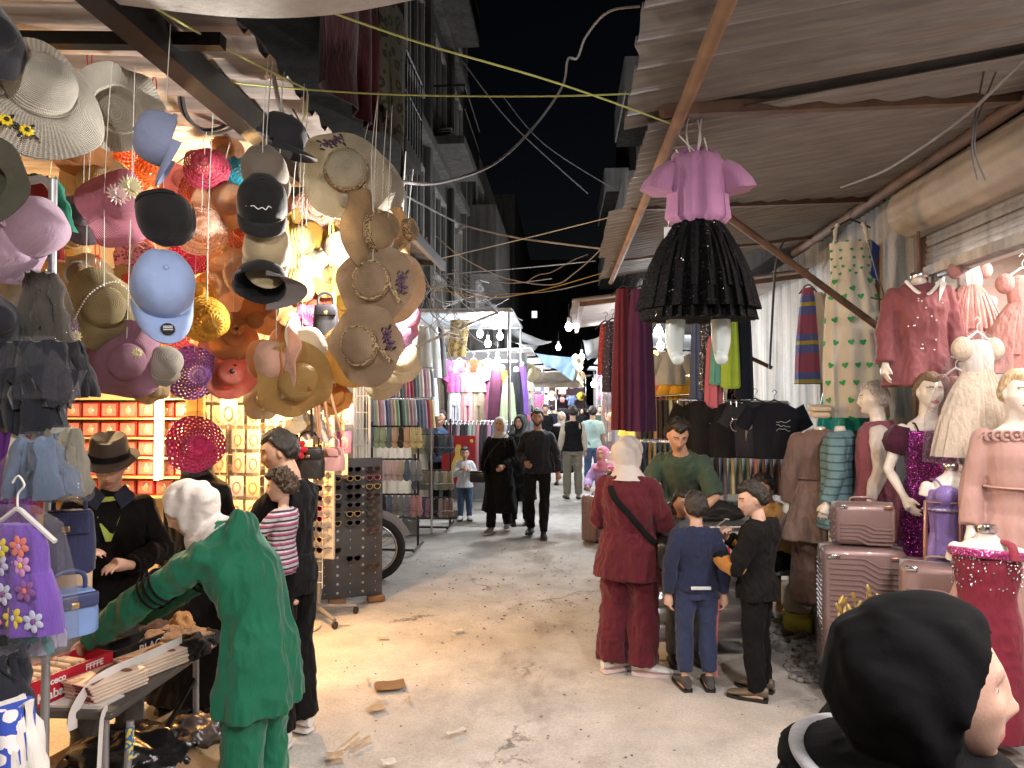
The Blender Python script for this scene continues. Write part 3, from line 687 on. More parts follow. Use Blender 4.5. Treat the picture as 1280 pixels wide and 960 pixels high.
bulb('hanging_bulb', P3(457, 319, 3.35), (1, .94, .86), 125, .03, 'bright white bulb among the leopard band straw hats', (-1.3, 3.35, 3.3), 40, .032)
bulb('hanging_bulb', P3(78, 408, 4.3), WARM, 190, .04, 'warm bulb glowing behind the straw hats near the pole', (-2.9, 4.3, 3.3), 25)
bulb('hanging_bulb', P3(300, 400, 5.0), (1, .57, .22), 190, .05, 'warm bulb hidden behind the orange hats', (-2.2, 5.0, 3.3), 25)
bulb('hanging_bulb', P3(205, 232, 3.9), (1, .76, .46), 45, .04, 'warm bulb shining behind the black crown cap', (-2.1, 3.9, 3.3), 30, .03)
bulb('hanging_bulb', P3(348, 520, 5.4), (1, .5, .16), 150, .04, 'added warm bulb low in front of the accessory cards', (-2.2, 5.4, 3.3), 25, .03)  # extra lamp, added to tint the cards and the ground orange
for px, py, Y, pw, lab in ((600, 417, 12, 50, 'upper left of the cluster of bulbs above the far shirts'), (610, 429, 12, 45, 'bulb below the first in the cluster above the far shirts'), (625, 420, 12.3, 40, 'right hand bulb of the cluster under the pale roof panel'), (622, 450, 12.2, 28, 'lowest bulb, just above the far mint shirt'),
                           (711, 408, 11, 210, 'very bright lamp at the tip of the pale corrugated awning'), (698, 434, 16, 200, 'bright lamp hanging above the blue tarpaulin'), (823, 414, 9.0, 70, 'bright lamp beside the lavender mannequin legs'), (838, 421, 9.0, 30, 'second lamp just right of the one by the mannequin legs'), (845, 462, 9.6, 20, 'small lamp behind the mustard jacket'),
                           (672, 500, 27, 160, 'distant lamp low over the crowd'), (718, 478, 24, 200, 'distant lamp below the blue tarpaulin'), (742, 480, 22, 160, 'distant lamp on the right stalls'), (648, 456, 20, 140, 'small distant lamp left of the blue tarpaulin'), (727, 446, 19, 120, 'small lamp right of the tarpaulin corner')):
    bulb('hanging_bulb', P3(px, py, Y), COOL, pw, .05, lab, tuple(V(P3(px, py, Y))+V((0, 0, .35))), 40, .055 if Y < 18 else .08)
# fluorescent tube in the hat stall and the lamps of the dress shop
def tubelight(p, half, axis, col, power, label, strength=9):
    t = thing('fluorescent_tube', label, 'lamp', p); d = V(axis).normalized()*half
    b = BM(); tube(b, [-d, d], .018, 10); obj('tube', b, glow('tube_glow_%d' % int(col[2]*100), col, strength), t)
    off = V((0, .05, 0)) if abs(d.z) > .1 else V((0, 0, .05))
    b = BM(); bar(b, -d+off, d+off, .05, .03); obj('batten', b, M_white, t)
    l = bpy.data.lights.new('tube_lamp', 'AREA'); l.shape = 'RECTANGLE'; l.size = half*2; l.size_y = .04; l.energy = power; l.color = col
    o = bpy.data.objects.new('tube_light', l); COL.objects.link(o); o.parent = t
    o.rotation_euler = (0, 0, pi/2) if abs(d.y) > .1 else ((pi/2, pi/2, 0) if abs(d.z) > .1 else (0, 0, 0)); o.location = -off*.5
    return t
tubelight(P3(196, 535, 5.6), .42, (0, 0, 1), (1, .72, .3), 26, 'upright warm fluorescent tube between the jewellery boxes and card packs', 12)
tubelight((3.2, 4.3, 3.05), .9, (0, 1, 0), (1, .86, .76), 95, 'long ceiling tube inside the dress shop window')
tubelight((2.3, 2.6, 3.3), .6, (0, 1, 0), (1, .88, .82), 90, 'tube lamp under the awning in front of the dress shop')
tubelight((1.4, .3, 3.25), .6, (0, 1, 0), (1, .9, .87), 210, 'tube lamp under the awning near the foreground woman')
bulb('hanging_bulb', (-.9, .4, 3.15), (1, .92, .84), 115, .08, 'bare bulb under the canvas by the hats nearest the street', (-1.4, .4, 3.3), 30)
# sky: a clear night, almost black
w = bpy.data.worlds.new('World'); SC.world = w; w.use_nodes = True; nt = w.node_tree
sky = nt.nodes.new('ShaderNodeTexSky'); sky.sky_type = 'NISHITA'; sky.sun_disc = False; sky.sun_elevation = radians(-4.5); sky.sun_rotation = radians(20)
nt.links.new(sky.outputs[0], nt.nodes['Background'].inputs[0]); nt.nodes['Background'].inputs[1].default_value = .06
vs = SC.view_settings; vs.view_transform = 'Standard'; vs.look = 'None'; vs.exposure = 0; vs.gamma = 1
SC.cycles.max_bounces = 5; SC.cycles.diffuse_bounces = 3; SC.cycles.glossy_bounces = 2; SC.cycles.transmission_bounces = 3; SC.cycles.transparent_max_bounces = 10
SC.cycles.caustics_reflective = False; SC.cycles.caustics_refractive = False; SC.cycles.use_denoising = True; SC.cycles.sample_clamp_indirect = 4
# ================================================================ goods: hats, caps, garments, bags
def loft_rows(bm, rows, n=30, fold=0, k=6, seed=0, cap=True):
    """rows: (z, cx, half width, half depth[, y]) from top to bottom; folds deepen downwards"""
    z0, z1 = rows[0][0], rows[-1][0]; rings = []
    rr = []
    for a, b in zip(rows, rows[1:]):
        for i in range(3): rr.append(tuple(p*(1-i/3)+q*(i/3) for p, q in zip(a, b)))
    rr.append(rows[-1])
    for r in rr:
        z, cx, hw, hd = r[:4]; y = r[4] if len(r) > 4 else 0; t = (z-z0)/(z1-z0) if z1 != z0 else 0
        ring = []
        for j in range(n):
            th = 2*pi*j/n; c = cos(th)
            f = 1.5*fold*(.25+.75*t)*(sin(k*th+seed+.8*sin(3*th+seed*2))+.5*noise.noise(V((c*3, seed, z*3))))
            w = 1+.04*noise.noise(V((z*4, seed*3, c)))
            ring.append(V((cx+hw*c*w+f*c*.6, y+hd*sin(th)+f*(.4+.6*abs(sin(th))), z)))
        rings.append(ring)
    loft(bm, rings, cap)
def tee(w=.48, h=.66, sl=.2, d=.05, ang=50, fold=.012, seed=0, sw=.085, hang=True):
    bm = BM(); loft_rows(bm, [(.0, 0, .08, .03), (-.02, 0, .13, d*.6), (-.06, 0, w*.44, d*.8), (-.2, 0, w*.46, d), (-h*.6, 0, w*.47, d*1.1), (-h, 0, w*.5, d*1.2)], 32, fold, 5, seed)
    for s in (1, -1):
        a = radians(ang); x0 = s*w*.38; pts = [V((x0+s*sl*t*cos(a), 0, -.055-sl*t*sin(a))) for t in (0, .33, .66, 1)]
        tube(bm, pts, [sw, sw*.92, sw*.85, sw*.8], 14, up=(0, 1, 0), squash=.45, mod=lambda i, th: 1+.08*sin(3*th+i+seed))
    return bm
def hanger(par, w=.36, m=None, z=0.0, name='hanger'):
    bm = BM(); tube(bm, catm([(-w/2, 0, z-.05), (-.03, 0, z+.015), (0, 0, z+.03), (.03, 0, z+.015), (w/2, 0, z-.05)], 4), .007, 6)
    tube(bm, catm([(0, 0, z+.025), (0, 0, z+.07), (.022, 0, z+.095), (0, 0, z+.12), (-.02, 0, z+.1)], 4), .0028, 5)
    return obj(name, bm, m or M_black, par)
def pants(w=.36, h=.98, d=.07, fold=.012, seed=0, leg=.14, hem=.1, cuff=False, k=5):
    bm = BM(); loft_rows(bm, [(0, 0, w*.42, d*.7), (-.05, 0, w*.44, d*.8), (-.28, 0, w*.52, d)], 32, fold*.6, 7, seed)
    for s in (1, -1):
        r = [(-.2, s*w*.24, leg*.95, d*.95), (-.5*h, s*w*.25, leg*.8, d*.9), (-.85*h, s*w*.26, hem, d*.8), (-.97*h, s*w*.26, hem*(.8 if cuff else 1), d*.75), (-h, s*w*.26, hem*(.7 if cuff else 1.02), d*.7)]
        loft_rows(bm, r, 24, fold, k, seed+s)
    return bm
def skirt(w0=.16, w1=.4, h=.6, d0=.1, d1=.3, fold=.02, k=11, seed=0, z0=0, n=64, top=0):
    bm = BM(); loft_rows(bm, [(z0, 0, w0, d0), (z0-h*.25, 0, w0+(w1-w0)*.42, d0+(d1-d0)*.42), (z0-h*.6, 0, w0+(w1-w0)*.78, d0+(d1-d0)*.78), (z0-h, 0, w1, d1)], n, fold, k, seed); return bm
def hatmesh(R, Rc, h, drop=.03, wave=.02, k=5, ph=0, fold=0, n=60, style='round', bend=0):
    o = []
    if style == 'round': o = [(max(.001, Rc*sin(i/8*pi/2)**.85), h*cos(i/8*pi/2)**.6) for i in range(9)]
    elif style == 'flat': o = [(.001, h*.97), (Rc*.5, h*.99), (Rc*.82, h), (Rc*.93, h*.93), (Rc*.97, h*.6), (Rc*1.0, h*.3), (Rc*1.04, 0)]
    else: o = [(.001, h*.85), (Rc*.35, h*.88), (Rc*.62, h*1.02), (Rc*.82, h), (Rc*.93, h*.85), (Rc*.98, h*.45), (Rc*1.04, 0)]
    b0 = o[-1][0]; nb = 9
    for i in range(1, nb+1):
        t = i/nb; o.append((b0+(R-b0)*t, -drop*t**1.5-.004*t))
    inn = [(max(.001, r-(.003 if r <= Rc*1.05 else -.0004)), z-.004) for r, z in o[::-1]]
    bm = BM()
    def mod(i, th, p):
        r = sqrt(p.x*p.x+p.y*p.y); t = max(0, (r-Rc*1.04)/(R-Rc*1.04)) if R > Rc*1.1 else 0
        z = p.z+wave*t*t*(sin(k*th+ph)+.4*sin((k+2)*th+ph*2.1))-fold*t*cos(th)**2+bend*t*sin(th)
        q = 1+.035*t*sin(3*th+ph)+.02*noise.noise(V((cos(th)*2, sin(th)*2, ph+p.z*6)))
        if t == 0: z += .012*noise.noise(V((p.x*12, p.y*12, ph)))
        return V((p.x*q, p.y*q*(1.06 if t < .2 else 1), z))
    lathe(bm, o+inn, n, mod); return bm
def orient(axis, ref=None):
    z = V(axis).normalized()
    if ref is None: return V((0, 0, 1)).rotation_difference(z).to_euler()
    y = V(ref); y = (y-z*y.dot(z)).normalized(); x = y.cross(z)
    return Matrix((x, y, z)).transposed().to_euler()
def view(ax, px, Y=3):
    """direction given as (right, up, towards the camera) at picture column px -> world"""
    a = V((px-705, FPX, 0)).normalized(); r = V((a.y, -a.x, 0)); return r*ax[0]+V((0, 0, 1))*ax[1]-a*ax[2]
def petals(bm, c, r, n=6, ax=(0, 0, 1), z=0.006, seed=0):
    q = V((0, 0, 1)).rotation_difference(V(ax).normalized()).to_matrix()
    for i in range(n):
        a = 2*pi*i/n+seed; ball(bm, V(c)+q @ V((cos(a)*r*.6, sin(a)*r*.6, 0)), (r*.42, r*.3, z), 8, 6, q @ rz(a))
def mk_cord(t, p, m=None, top=3.27, r=.0017, wob=.008):
    if m is None and RND.random() < .55: return
    bm = BM(); P = V(p); pts = [P, P+V((RND.uniform(-wob, wob), RND.uniform(-wob, wob), (top-P.z)*.5)), V((P.x+.02, P.y, top))]
    if top-P.z < .03: bm.free(); return
    tube(bm, catm(pts, 4), r, 5); obj('hanging_cord', bm, m or M_twine_w, t, world=True)
def hat(label, px, py, Y, R, ax, m, Rc=None, h=None, cord=None, band=None, bandh=.03, roll=0, top=None, cat='hat', name='sun_hat', group='hats of the hat stall', **k):
    c = at(px, py, Y); t = thing(name, label, cat, c, tuple(orient(view(ax, px))), group)
    if roll: t.rotation_euler = (orient(view(ax, px)).to_matrix() @ rz(roll)).to_euler()
    Rc = Rc or R*.42; h = h or Rc*1.05
    obj('straw_body', hatmesh(R, Rc, h, **k), m, t)
    if band:
        bm = BM(); z = .004; lathe(bm, [(Rc*1.055, z), (Rc*1.075, z+.003), (Rc*1.05, z+bandh), (Rc*1.0, z+bandh)], 40, lambda i, th, p: V((p.x, p.y*1.06, p.z))); obj('hat_band', bm, band, t)
    if cord is not False: mk_cord(t, c+V((0, 0, R*.5 if abs(ax[1]) < .6 else Rc)), cord, top or 3.24)
    t['R'] = R; t['Rc'] = Rc; t['h'] = h
    del t['R'], t['Rc'], t['h']
    return t
def capm(label, px, py, Y, z, y, m, mv=None, s=1.0, cord=None, patch=None, group='caps of the hat stall'):
    c = at(px, py, Y); t = thing('baseball_cap', label, 'cap', c, tuple(orient(view(z, px), view(y, px))), group); t.scale = (s, s, s)
    bm = BM()
    o = [(max(.001, .083*sin(i/9*pi/2)**.8), .115*cos(i/9*pi/2)**.62) for i in range(10)]; inn = [(max(.001, r-.003), q-.004) for r, q in o[::-1]]
    lathe(bm, o+inn, 42, lambda i, th, p: V((p.x, p.y*1.17, p.z+.003*cos(6*th)*(1 if .02 < p.z < .1 else 0)+.010*noise.noise(V((p.x*14, p.y*14, px))))))
    obj('crown', bm, m, t); bm = BM(); A, B = [], []
    for i in range(15):
        a = pi*.08+pi*.84*i/14; ra, rb_ = [], []
        for j in range(6):
            u = j/5; w = sin((a-pi*.08)/(.84*pi)*pi)**.7
            x = .083*cos(a)*(1+.02*u); yy = .097*sin(a)+u*.078*w; zz = .006+.012*u*w-.32*x*x*(1+2*u)*4-.012*u*u
            ra.append(bm.verts.new((x, yy, zz))); rb_.append(bm.verts.new((x, yy, zz-.0045)))
        A.append(ra); B.append(rb_)
    for i in range(14):
        for j in range(5):
            bm.faces.new((A[i][j], A[i+1][j], A[i+1][j+1], A[i][j+1])); bm.faces.new((B[i][j], B[i][j+1], B[i+1][j+1], B[i+1][j]))
        bm.faces.new((A[i][5], A[i+1][5], B[i+1][5], B[i][5]))
    obj('visor', bm, mv or m, t)
    bm = BM(); ball(bm, (0, 0, .116), (.008, .008, .005), 10, 6); obj('button', bm, mv or m, t)
    bm = BM(); tube(bm, catm([(.06, -.07, .006), (.03, -.097, .008), (-.03, -.097, .008), (-.06, -.07, .006)], 5), .008, 6, squash=.3, up=(0, 1, 0)); obj('strap', bm, mv or m, t)
    if patch:
        nrm, bmp, mp, lb = patch(t)
    if cord is not False: mk_cord(t, c+V((0, 0, .06)), cord)
    return t
def handbag(label, p, rot, w, h, d, m, hh=.12, group=None, m2=None, tilt=0, quilt=False):
    t = thing('handbag', label, 'bag', p, (tilt, 0, rot), group)
    bm = BM(); prof = [(-1, .86), (-.92, .98), (0, 1), (.85, .9), (1, .78)]
    rings = []
    for q, sc in prof: rings.append([V((cos(a)*abs(cos(a))**-.5*w/2*sc if abs(cos(a)) > 1e-3 else 0, sin(a)*abs(sin(a))**-.45*d/2*(1.05-.3*(q+1)/2) if abs(sin(a)) > 1e-3 else 0, h/2+q*h/2)) for a in [2*pi*i/24+.01 for i in range(24)]])
    loft(bm, rings); obj('body', bm, m, t)
    bm = BM(); tube(bm, catm([(-w*.3, 0, h*.97), (-w*.27, 0, h+hh*.7), (0, 0, h+hh), (w*.27, 0, h+hh*.7), (w*.3, 0, h*.97)], 5), .007, 7); obj('handle', bm, m2 or m, t)
    bm = BM(); box(bm, (0, -d*.5, h*.72), (w*.16, .014, .02), bev=.004); obj('clasp', bm, M_brass, t)
    bm = BM(); box(bm, (0, -d*.46, h*.8), (w*.86, .016, h*.34), bev=.012); obj('flap', bm, m2 or m, t)
    return t
def glasses_mesh():
    fr = BM(); ln = BM()
    for s in (1, -1):
        pts = [V((s*.034+.027*cos(a), 0, .022*sin(a)+.003*cos(2*a))) for a in [2*pi*i/16 for i in range(17)]]; tube(fr, pts, .0032, 6)
        c = [ln.verts.new(V((s*.034+.026*cos(a), -.001, .021*sin(a)+.003*cos(2*a)))) for a in [2*pi*i/16 for i in range(16)]]; ln.faces.new(c)
        tube(fr, [(s*.062, 0, .008), (s*.066, .01, .008), (s*.064, .1, .004), (s*.06, .13, -.012)], .003, 5)
    tube(fr, catm([(-.009, 0, .006), (0, -.003, .01), (.009, 0, .006)], 3), .003, 5)
    bmesh.ops.solidify(ln, geom=ln.faces[:], thickness=.002); return fr, ln
# ================================================================ people and mannequins
def head_pt(u, hair=None):
    """u: unit direction (x right, y front, z up) -> point on a face of size 1 (0.23 m tall)"""
    ux, uy, uz = u
    x = .0745*ux; y = .096*math.copysign(abs(uy)**.92, uy); z = .116*uz
    t = max(0, min(1, (-z-.015)/.10))
    x *= 1-.30*t**1.3
    if uy < 0: y *= 1-.42*t
    else: y += .034*t*t*min(1, uy*1.6+.35)
    if z > .02 and uy > 0: y -= .006*((z-.02)/.09)**2
    if uy > .05:
        g = lambda x0, z0, sx, sz: exp(-((x-x0)/sx)**2-((z-z0)/sz)**2)
        e = min(1, uy*2)
        ax = abs(x); ga = lambda x0, z0, sx, sz: exp(-((ax-x0)/sx)**2-((z-z0)/sz)**2)
        y += e*(.012*g(0, .0, .0085, .026)+.021*g(0, -.030, .0115, .014)+.007*ga(.0125, -.035, .007, .008)-.012*ga(.031, .006, .017, .0125)
             +.006*ga(.028, .028, .022, .009)+.004*ga(.046, -.022, .018, .016)+.007*g(0, -.0595, .019, .0055)+.008*g(0, -.0715, .0165, .0058)
             -.005*g(0, -.0655, .022, .0022)-.004*g(0, -.083, .016, .006)+.006*g(0, -.100, .017, .012)-.002*g(0, -.048, .005, .006))
    return V((x, y, z))
def hair_t(u, style):
    """hair thickness over the skull in direction u (negative = bare skin)"""
    ux, uy, uz = u
    side = abs(ux)
    if style == 'hijab':
        face = uy-.62+max(0, uz-.38)*-2.4 - (.16*max(0, side-.35))
        d = ((ux/.60)**2+((uz+.12)/.80)**2)
        return .014 if (uy < .1 or d > 1) else -.02
    line = .52+.2*side-1.08*max(0, min(1, (.38-uy)/.75))
    d = uz-line
    return max(-.02, min(.016, d*.09+.001))
def grid_sphere(bm, fn, nu=44, nv=34):
    ring = []
    for i in range(1, nv):
        b = pi*i/nv; ring.append([fn((sin(b)*sin(2*pi*j/nu), sin(b)*cos(2*pi*j/nu), cos(b))) for j in range(nu)])
    vs = [[bm.verts.new(p) for p in r] for r in ring]; top = bm.verts.new(fn((0, 0, 1))); bot = bm.verts.new(fn((0, 0, -1)))
    for j in range(nu):
        k = (j+1) % nu
        bm.faces.new((top, vs[0][k], vs[0][j])); bm.faces.new((bot, vs[-1][j], vs[-1][k]))
        for i in range(len(vs)-1): bm.faces.new((vs[i][j], vs[i][k], vs[i+1][k], vs[i+1][j]))
J0 = dict(pelvis=(0, 0, .94), waist=(0, .01, 1.09), chest=(0, .0, 1.29), upper=(0, -.015, 1.42), neck=(0, -.01, 1.50), head=(0, .02, 1.635),
          shr=(.163, -.012, 1.385), elr=(.222, -.02, 1.12), wrr=(.245, .05, .89), shl=(-.163, -.012, 1.385), ell=(-.222, -.02, 1.12), wrl=(-.245, .05, .89),
          hir=(.092, 0, .91), knr=(.105, .02, .50), anr=(.11, -.015, .085), hil=(-.092, 0, .91), knl=(-.105, .02, .50), anl=(-.11, -.015, .085))
SKIN = {}
def skin(name, c):
    return plain('skin_'+name, c, .5, 0, .1, 20, .12, 160, .4, sss=.12)
SK_M = skin('mid', (.46, .27, .185)); SK_L = skin('light', (.55, .35, .26)); SK_D = skin('tan', (.36, .2, .13))
M_lips = plain('lips', (.36, .12, .1), .4); M_brow = plain('brow_hair', (.03, .02, .015), .7); M_eyew = plain('eye_white', (.42, .36, .33), .25, bump=0); M_iris = plain('iris', (.03, .018, .012), .15, bump=0)
M_mann = plain('mannequin_gloss', (.74, .69, .62), .28, 0, .06, coat=.4, bump=.04); M_lipm = plain('painted_lips', (.45, .1, .12), .3); M_browm = plain('painted_brow', (.22, .15, .1), .5)
def hair_mat(name, c):
    if name in MATS: return MATS[name]
    q = NT(name); v = q.coords(scale=(1, 1, .35)); n = q.noise(v, 120, 4, .7)
    q.l(q.ramp(n, ((.3, tuple(x*.4 for x in c)), (.7, tuple(x*1.6 for x in c)))), q.b.inputs['Base Color']); q.b.inputs['Roughness'].default_value = .45
    q.bump(n, .9, .01); MATS[name] = q.m; return q.m
HAIR = hair_mat('black_hair', (.014, .011, .009)); HAIR_BR = hair_mat('brown_hair', (.05, .028, .016)); WIG_G = hair_mat('ash_wig', (.45, .43, .4)); WIG_B = hair_mat('brown_wig', (.16, .1, .06)); WIG_Y = hair_mat('blond_wig', (.55, .42, .24))
SEED = [0]
class Person:
    def __init__(s, label, loc, face=0, H=1.72, hs=1.0, J=None, vox=.0075, name='person', cat='person', group=None, yaw=0, pitch=0, roll=0, fat=1.0, fem=False, sk=None, origin_z=None, eyes=True):
        s.root = thing(name, label, cat, loc, radians(face), group)
        k = H/1.75; s.k = k; s.J = {a: V(b) for a, b in J0.items()}
        for a, b in (J or {}).items(): s.J[a] = V(b)
        s.J = {a: b*k for a, b in s.J.items()}
        s.vox, s.fat, s.fem, s.sk, s.hs = vox, fat*k, fem, sk or SK_M, hs
        s.HM = Matrix.Translation(s.J['head']) @ Matrix.Rotation(radians(yaw), 4, 'Z') @ Matrix.Rotation(radians(pitch), 4, 'X') @ Matrix.Rotation(radians(roll), 4, 'Y')
        s.hk = k*hs if hs != 1 else k
        SEED[0] += 1; s.seed = SEED[0]; s.eyes = eyes
        s.shoe_r = (s.foot('r')); s.shoe_l = (s.foot('l'))
    def foot(s, d):
        f = s.J['an'+d]-s.J['kn'+d]; return None
    # ---- torso profile along the spine: (u, rx, ry); u = 0 pelvis, 1 waist, 2 chest, 3 upper, 4 neck
    def spine(s, u):
        P = [s.J[a] for a in ('pelvis', 'waist', 'chest', 'upper', 'neck')]
        if u < 0: return P[0]+V((0, 0, 1))*(u*.15*s.k)
        i = min(3, int(u)); t = u-i; p0 = P[max(i-1, 0)] if i else P[0]*2-P[1]; p1, p2 = P[i], P[i+1]; p3 = P[i+2] if i < 3 else P[4]*2-P[3]
        return .5*((2*p1)+(p2-p0)*t+(2*p0-5*p1+4*p2-p3)*t*t+(3*p1-p0-3*p2+p3)*t**3)
    def prof(s, u):
        T = ((-1.2, .125, .095), (-.6, .155, .108), (0, .168, .118), (.5, .158, .110), (1, .140 if s.fem else .148, .102), (1.5, .150, .110), (2, .168, .118 if not s.fem else .124), (2.6, .168, .108), (3, .150, .090), (3.3, .112, .074), (3.65, .072, .062), (4, .058, .058), (4.6, .055, .057))
        u = max(-1.2, min(4.6, u))
        for a, b in zip(T, T[1:]):
            if a[0] <= u <= b[0]:
                t = (u-a[0])/(b[0]-a[0]); t = t*t*(3-2*t); return (a[1]+(b[1]-a[1])*t)*s.fat, (a[2]+(b[2]-a[2])*t)*s.fat
    def torso(s, bm, u0, u1, g=0, flare=0, step=.2, hemfold=0, nfold=7, n=36):
        rings = []; N = max(3, int((u1-u0)/step)); hx = (s.J['hir']-s.J['hil']).normalized(); sx = (s.J['shr']-s.J['shl']).normalized()
        for i in range(N+1):
            u = u0+(u1-u0)*i/N; c = s.spine(u); t = (s.spine(u+.05)-s.spine(u-.05)).normalized()
            a = hx.lerp(sx, max(0, min(1, u/3))); a = (a-t*a.dot(t)).normalized(); b = t.cross(a)
            rX, rY = s.prof(u)
            if u < -.2 and flare >= 0: rX, rY = max(rX, s.prof(-.2)[0]), max(rY, s.prof(-.2)[1])
            fl = max(0, -u+.4)*max(0, flare)*s.k
            ring = []
            for j in range(n):
                th = 2*pi*j/n; f = hemfold*max(0, -u+.6)*sin(nfold*th+s.seed)*s.k
                ring.append(c+a*(cos(th)*(rX+g*s.k+fl+f))+b*(sin(th)*(rY+g*s.k+fl*.8+f)))
            rings.append(ring)
        loft(bm, rings)
    def limb(s, bm, pts, rads, n=18, ball_ends=True):
        pts = [V(p) for p in pts]; tube(bm, pts, rads, n)
        for p, r in list(zip(pts, rads))[(0 if ball_ends else 1):(len(pts) if ball_ends else -1)]: ball(bm, p, r*.985, 12, 8)
    def arm(s, bm, d, g=0, frac=2.0, ends=True, wide=0, cap0=True):
        k = s.fat; A, B, C = (s.J[a+d] for a in ('sh', 'el', 'wr'))
        pts = [A, A.lerp(B, .5), B, B.lerp(C, .3), B.lerp(C, .7), C]; rd = [.047, .045, .039, .040, .032, .026]
        us = [0, .5, 1, 1.3, 1.7, 2.0]; out = [(p, r*k+g*s.k+wide*u*s.k) for p, r, u in zip(pts, rd, us)]
        keep = [(p, r) for (p, r), u in zip(out, us) if u <= frac+1e-6]
        if frac < 2 and frac not in us:
            for i in range(5):
                if us[i] < frac < us[i+1]:
                    t = (frac-us[i])/(us[i+1]-us[i]); keep.append((out[i][0].lerp(out[i+1][0], t), out[i][1]*(1-t)+out[i+1][1]*t))
        s.limb(bm, [p for p, _ in keep], [r for _, r in keep], ball_ends=False); ball(bm, keep[0][0], keep[0][1]*1.0, 14, 10)
    def leg(s, bm, d, g=0, frac=2.0, flare=0):
        k = s.fat; A, B, C = (s.J[a+d] for a in ('hi', 'kn', 'an'))
        pts = [A, A.lerp(B, .5), B, B.lerp(C, .35), B.lerp(C, .8), C]; rd = [.088, .076, .056, .056, .041, .038]; us = [0, .5, 1, 1.35, 1.8, 2.0]
        out = [(p, r*k+g*s.k+flare*max(0, u-.5)*s.k) for p, r, u in zip(pts, rd, us) if u <= frac+.01]
        s.limb(bm, [p for p, _ in out], [r for _, r in out], ball_ends=False); ball(bm, out[0][0], out[0][1], 14, 10)
    def hand(s, bm, d, curl=.5, palm=None, k=None):
        k = (k or s.hk)*.97; W = s.J['wr'+d]; f = (W-s.J['el'+d]).normalized()
        if 'hand'+d in s.J: f = (s.J['hand'+d]-W).normalized()
        sgn = 1 if d == 'r' else -1
        pn = V(palm) if palm else V((-sgn, 0, 0)); pn = (pn-f*pn.dot(f)); pn = pn.normalized() if pn.length > .05 else f.orthogonal().normalized()
        # thumb side: for hanging hands palms face the body and thumbs point forward
        sd = pn.cross(f)*sgn*-1
        tube(bm, [W-f*.02*k, W+f*.012*k, W+f*.05*k, W+f*.088*k], [.024*k, .026*k, .035*k, .036*k], 14, up=sd, squash=1.12)
        for i, (o, L) in enumerate(zip((.031, .0105, -.0105, -.031), (.070, .079, .073, .057))):
            p = W+f*(.084-.004*abs(i-1.3))*k+sd*o*k; dirv = (f+sd*o*3).normalized(); pts = [p-dirv*.012*k, p]; a = 0
            for q in (.45, .32, .23):
                a += curl*(.9 if q > .4 else .75); dd = dirv*cos(a)+pn*sin(a); pts.append(pts[-1]+dd*L*q*k)
            tube(bm, pts, [.0093*k, .0092*k, .0085*k, .0078*k, .006*k], 9); ball(bm, pts[-1], .006*k, 8, 6)
        p = W+f*.022*k+sd*.024*k; dd = (f*.72+sd*.62+pn*.25).normalized(); p2 = p+dd*.042*k; p3 = p2+(f*.85+sd*.2+pn*(.2+curl*.5)).normalized()*.03*k; p4 = p3+(f*.85+pn*(.2+curl*.6)).normalized()*.024*k
        tube(bm, [p-dd*.01*k, p, p2, p3, p4], [.013*k, .0135*k, .011*k, .0095*k, .007*k], 9); ball(bm, p4, .007*k, 8, 6)
    def body(s, hands=(.35, .35), palms=(None, None), feet=True, arms=True, legs=True, head=True, mats=None, neckcut=None):
        bm = BM(); s.torso(bm, -.55, 4.3 if head else 4.15, -.012)
        if legs:
            for d in 'rl':
                s.leg(bm, d, -.006)
                if feet:
                    A = s.J['an'+d]; f = s.footdir(d); kk = s.hk if s.hs > 1 else s.k
                    tube(bm, [A-f*.045*kk+V((0, 0, -.045*kk)), A+V((0, 0, -.035*kk)), A+f*.09*kk+V((0, 0, -.052*kk)), A+f*.16*kk+V((0, 0, -.062*kk))], [.028*kk, .036*kk, .034*kk, .02*kk], 10, squash=.8)
        if arms:
            for d, c, pl in zip('rl', hands, palms):
                s.arm(bm, d, -.004, 2.0 if arms is True else arms)
                if c is not None and arms is True: s.hand(bm, d, c, pl)
        if head:
            neck = s.J['neck']; tube(bm, [s.spine(3.3), neck, s.HM @ V((0, -.012, -.06))*1, s.HM @ V((0, -.01, -.02))], [.062*s.k, .056*s.k, .056*s.k, .05*s.k], 16)
            M = s.HM @ Matrix.Scale(s.hk, 4)
            grid_sphere(bm, lambda u: M @ head_pt(u), 56, 44)
            for e in (1, -1): ball(bm, M @ V((e*.074, -.006, -.004)), (.010*s.hk, .019*s.hk, .031*s.hk), 10, 8, s.HM.to_3x3() @ rz(e*-.35))
        me = remesh(bm, s.vox, 2, .4)
        sk, lip, br = mats or (s.sk, M_lips, M_brow)
        o = obj('body', me, [sk, lip, br], s.root)
        if head and s.vox < .013:
            Mi = (s.HM @ Matrix.Scale(s.hk, 4)).inverted()
            for p in me.polygons:
                c = Mi @ p.center
                if c.y > .05 and abs(c.z) < .11:
                    ax = abs(c.x)
                    if ax < .026 and abs(c.z+.0655) < .0125*(1-(ax/.03)**2): p.material_index = 1
                    elif .012 < ax < .05 and abs(c.z-.031+.25*max(0, ax-.035)) < .0042: p.material_index = 2
            if s.eyes:
                e = BM(); i = BM()
                for q in (1, -1):
                    M = s.HM @ Matrix.Scale(s.hk, 4)
                    ball(e, M @ V((q*.031,  .0665, .0065)), .0128*s.hk, 14, 10); ball(i, M @ V((q*.031, .0730, .0055)), .0074*s.hk, 12, 8)
                eo = obj('eyeballs', e, M_eyew, s.root); obj('irises', i, M_iris, eo)
        s.bodyo = o; return s
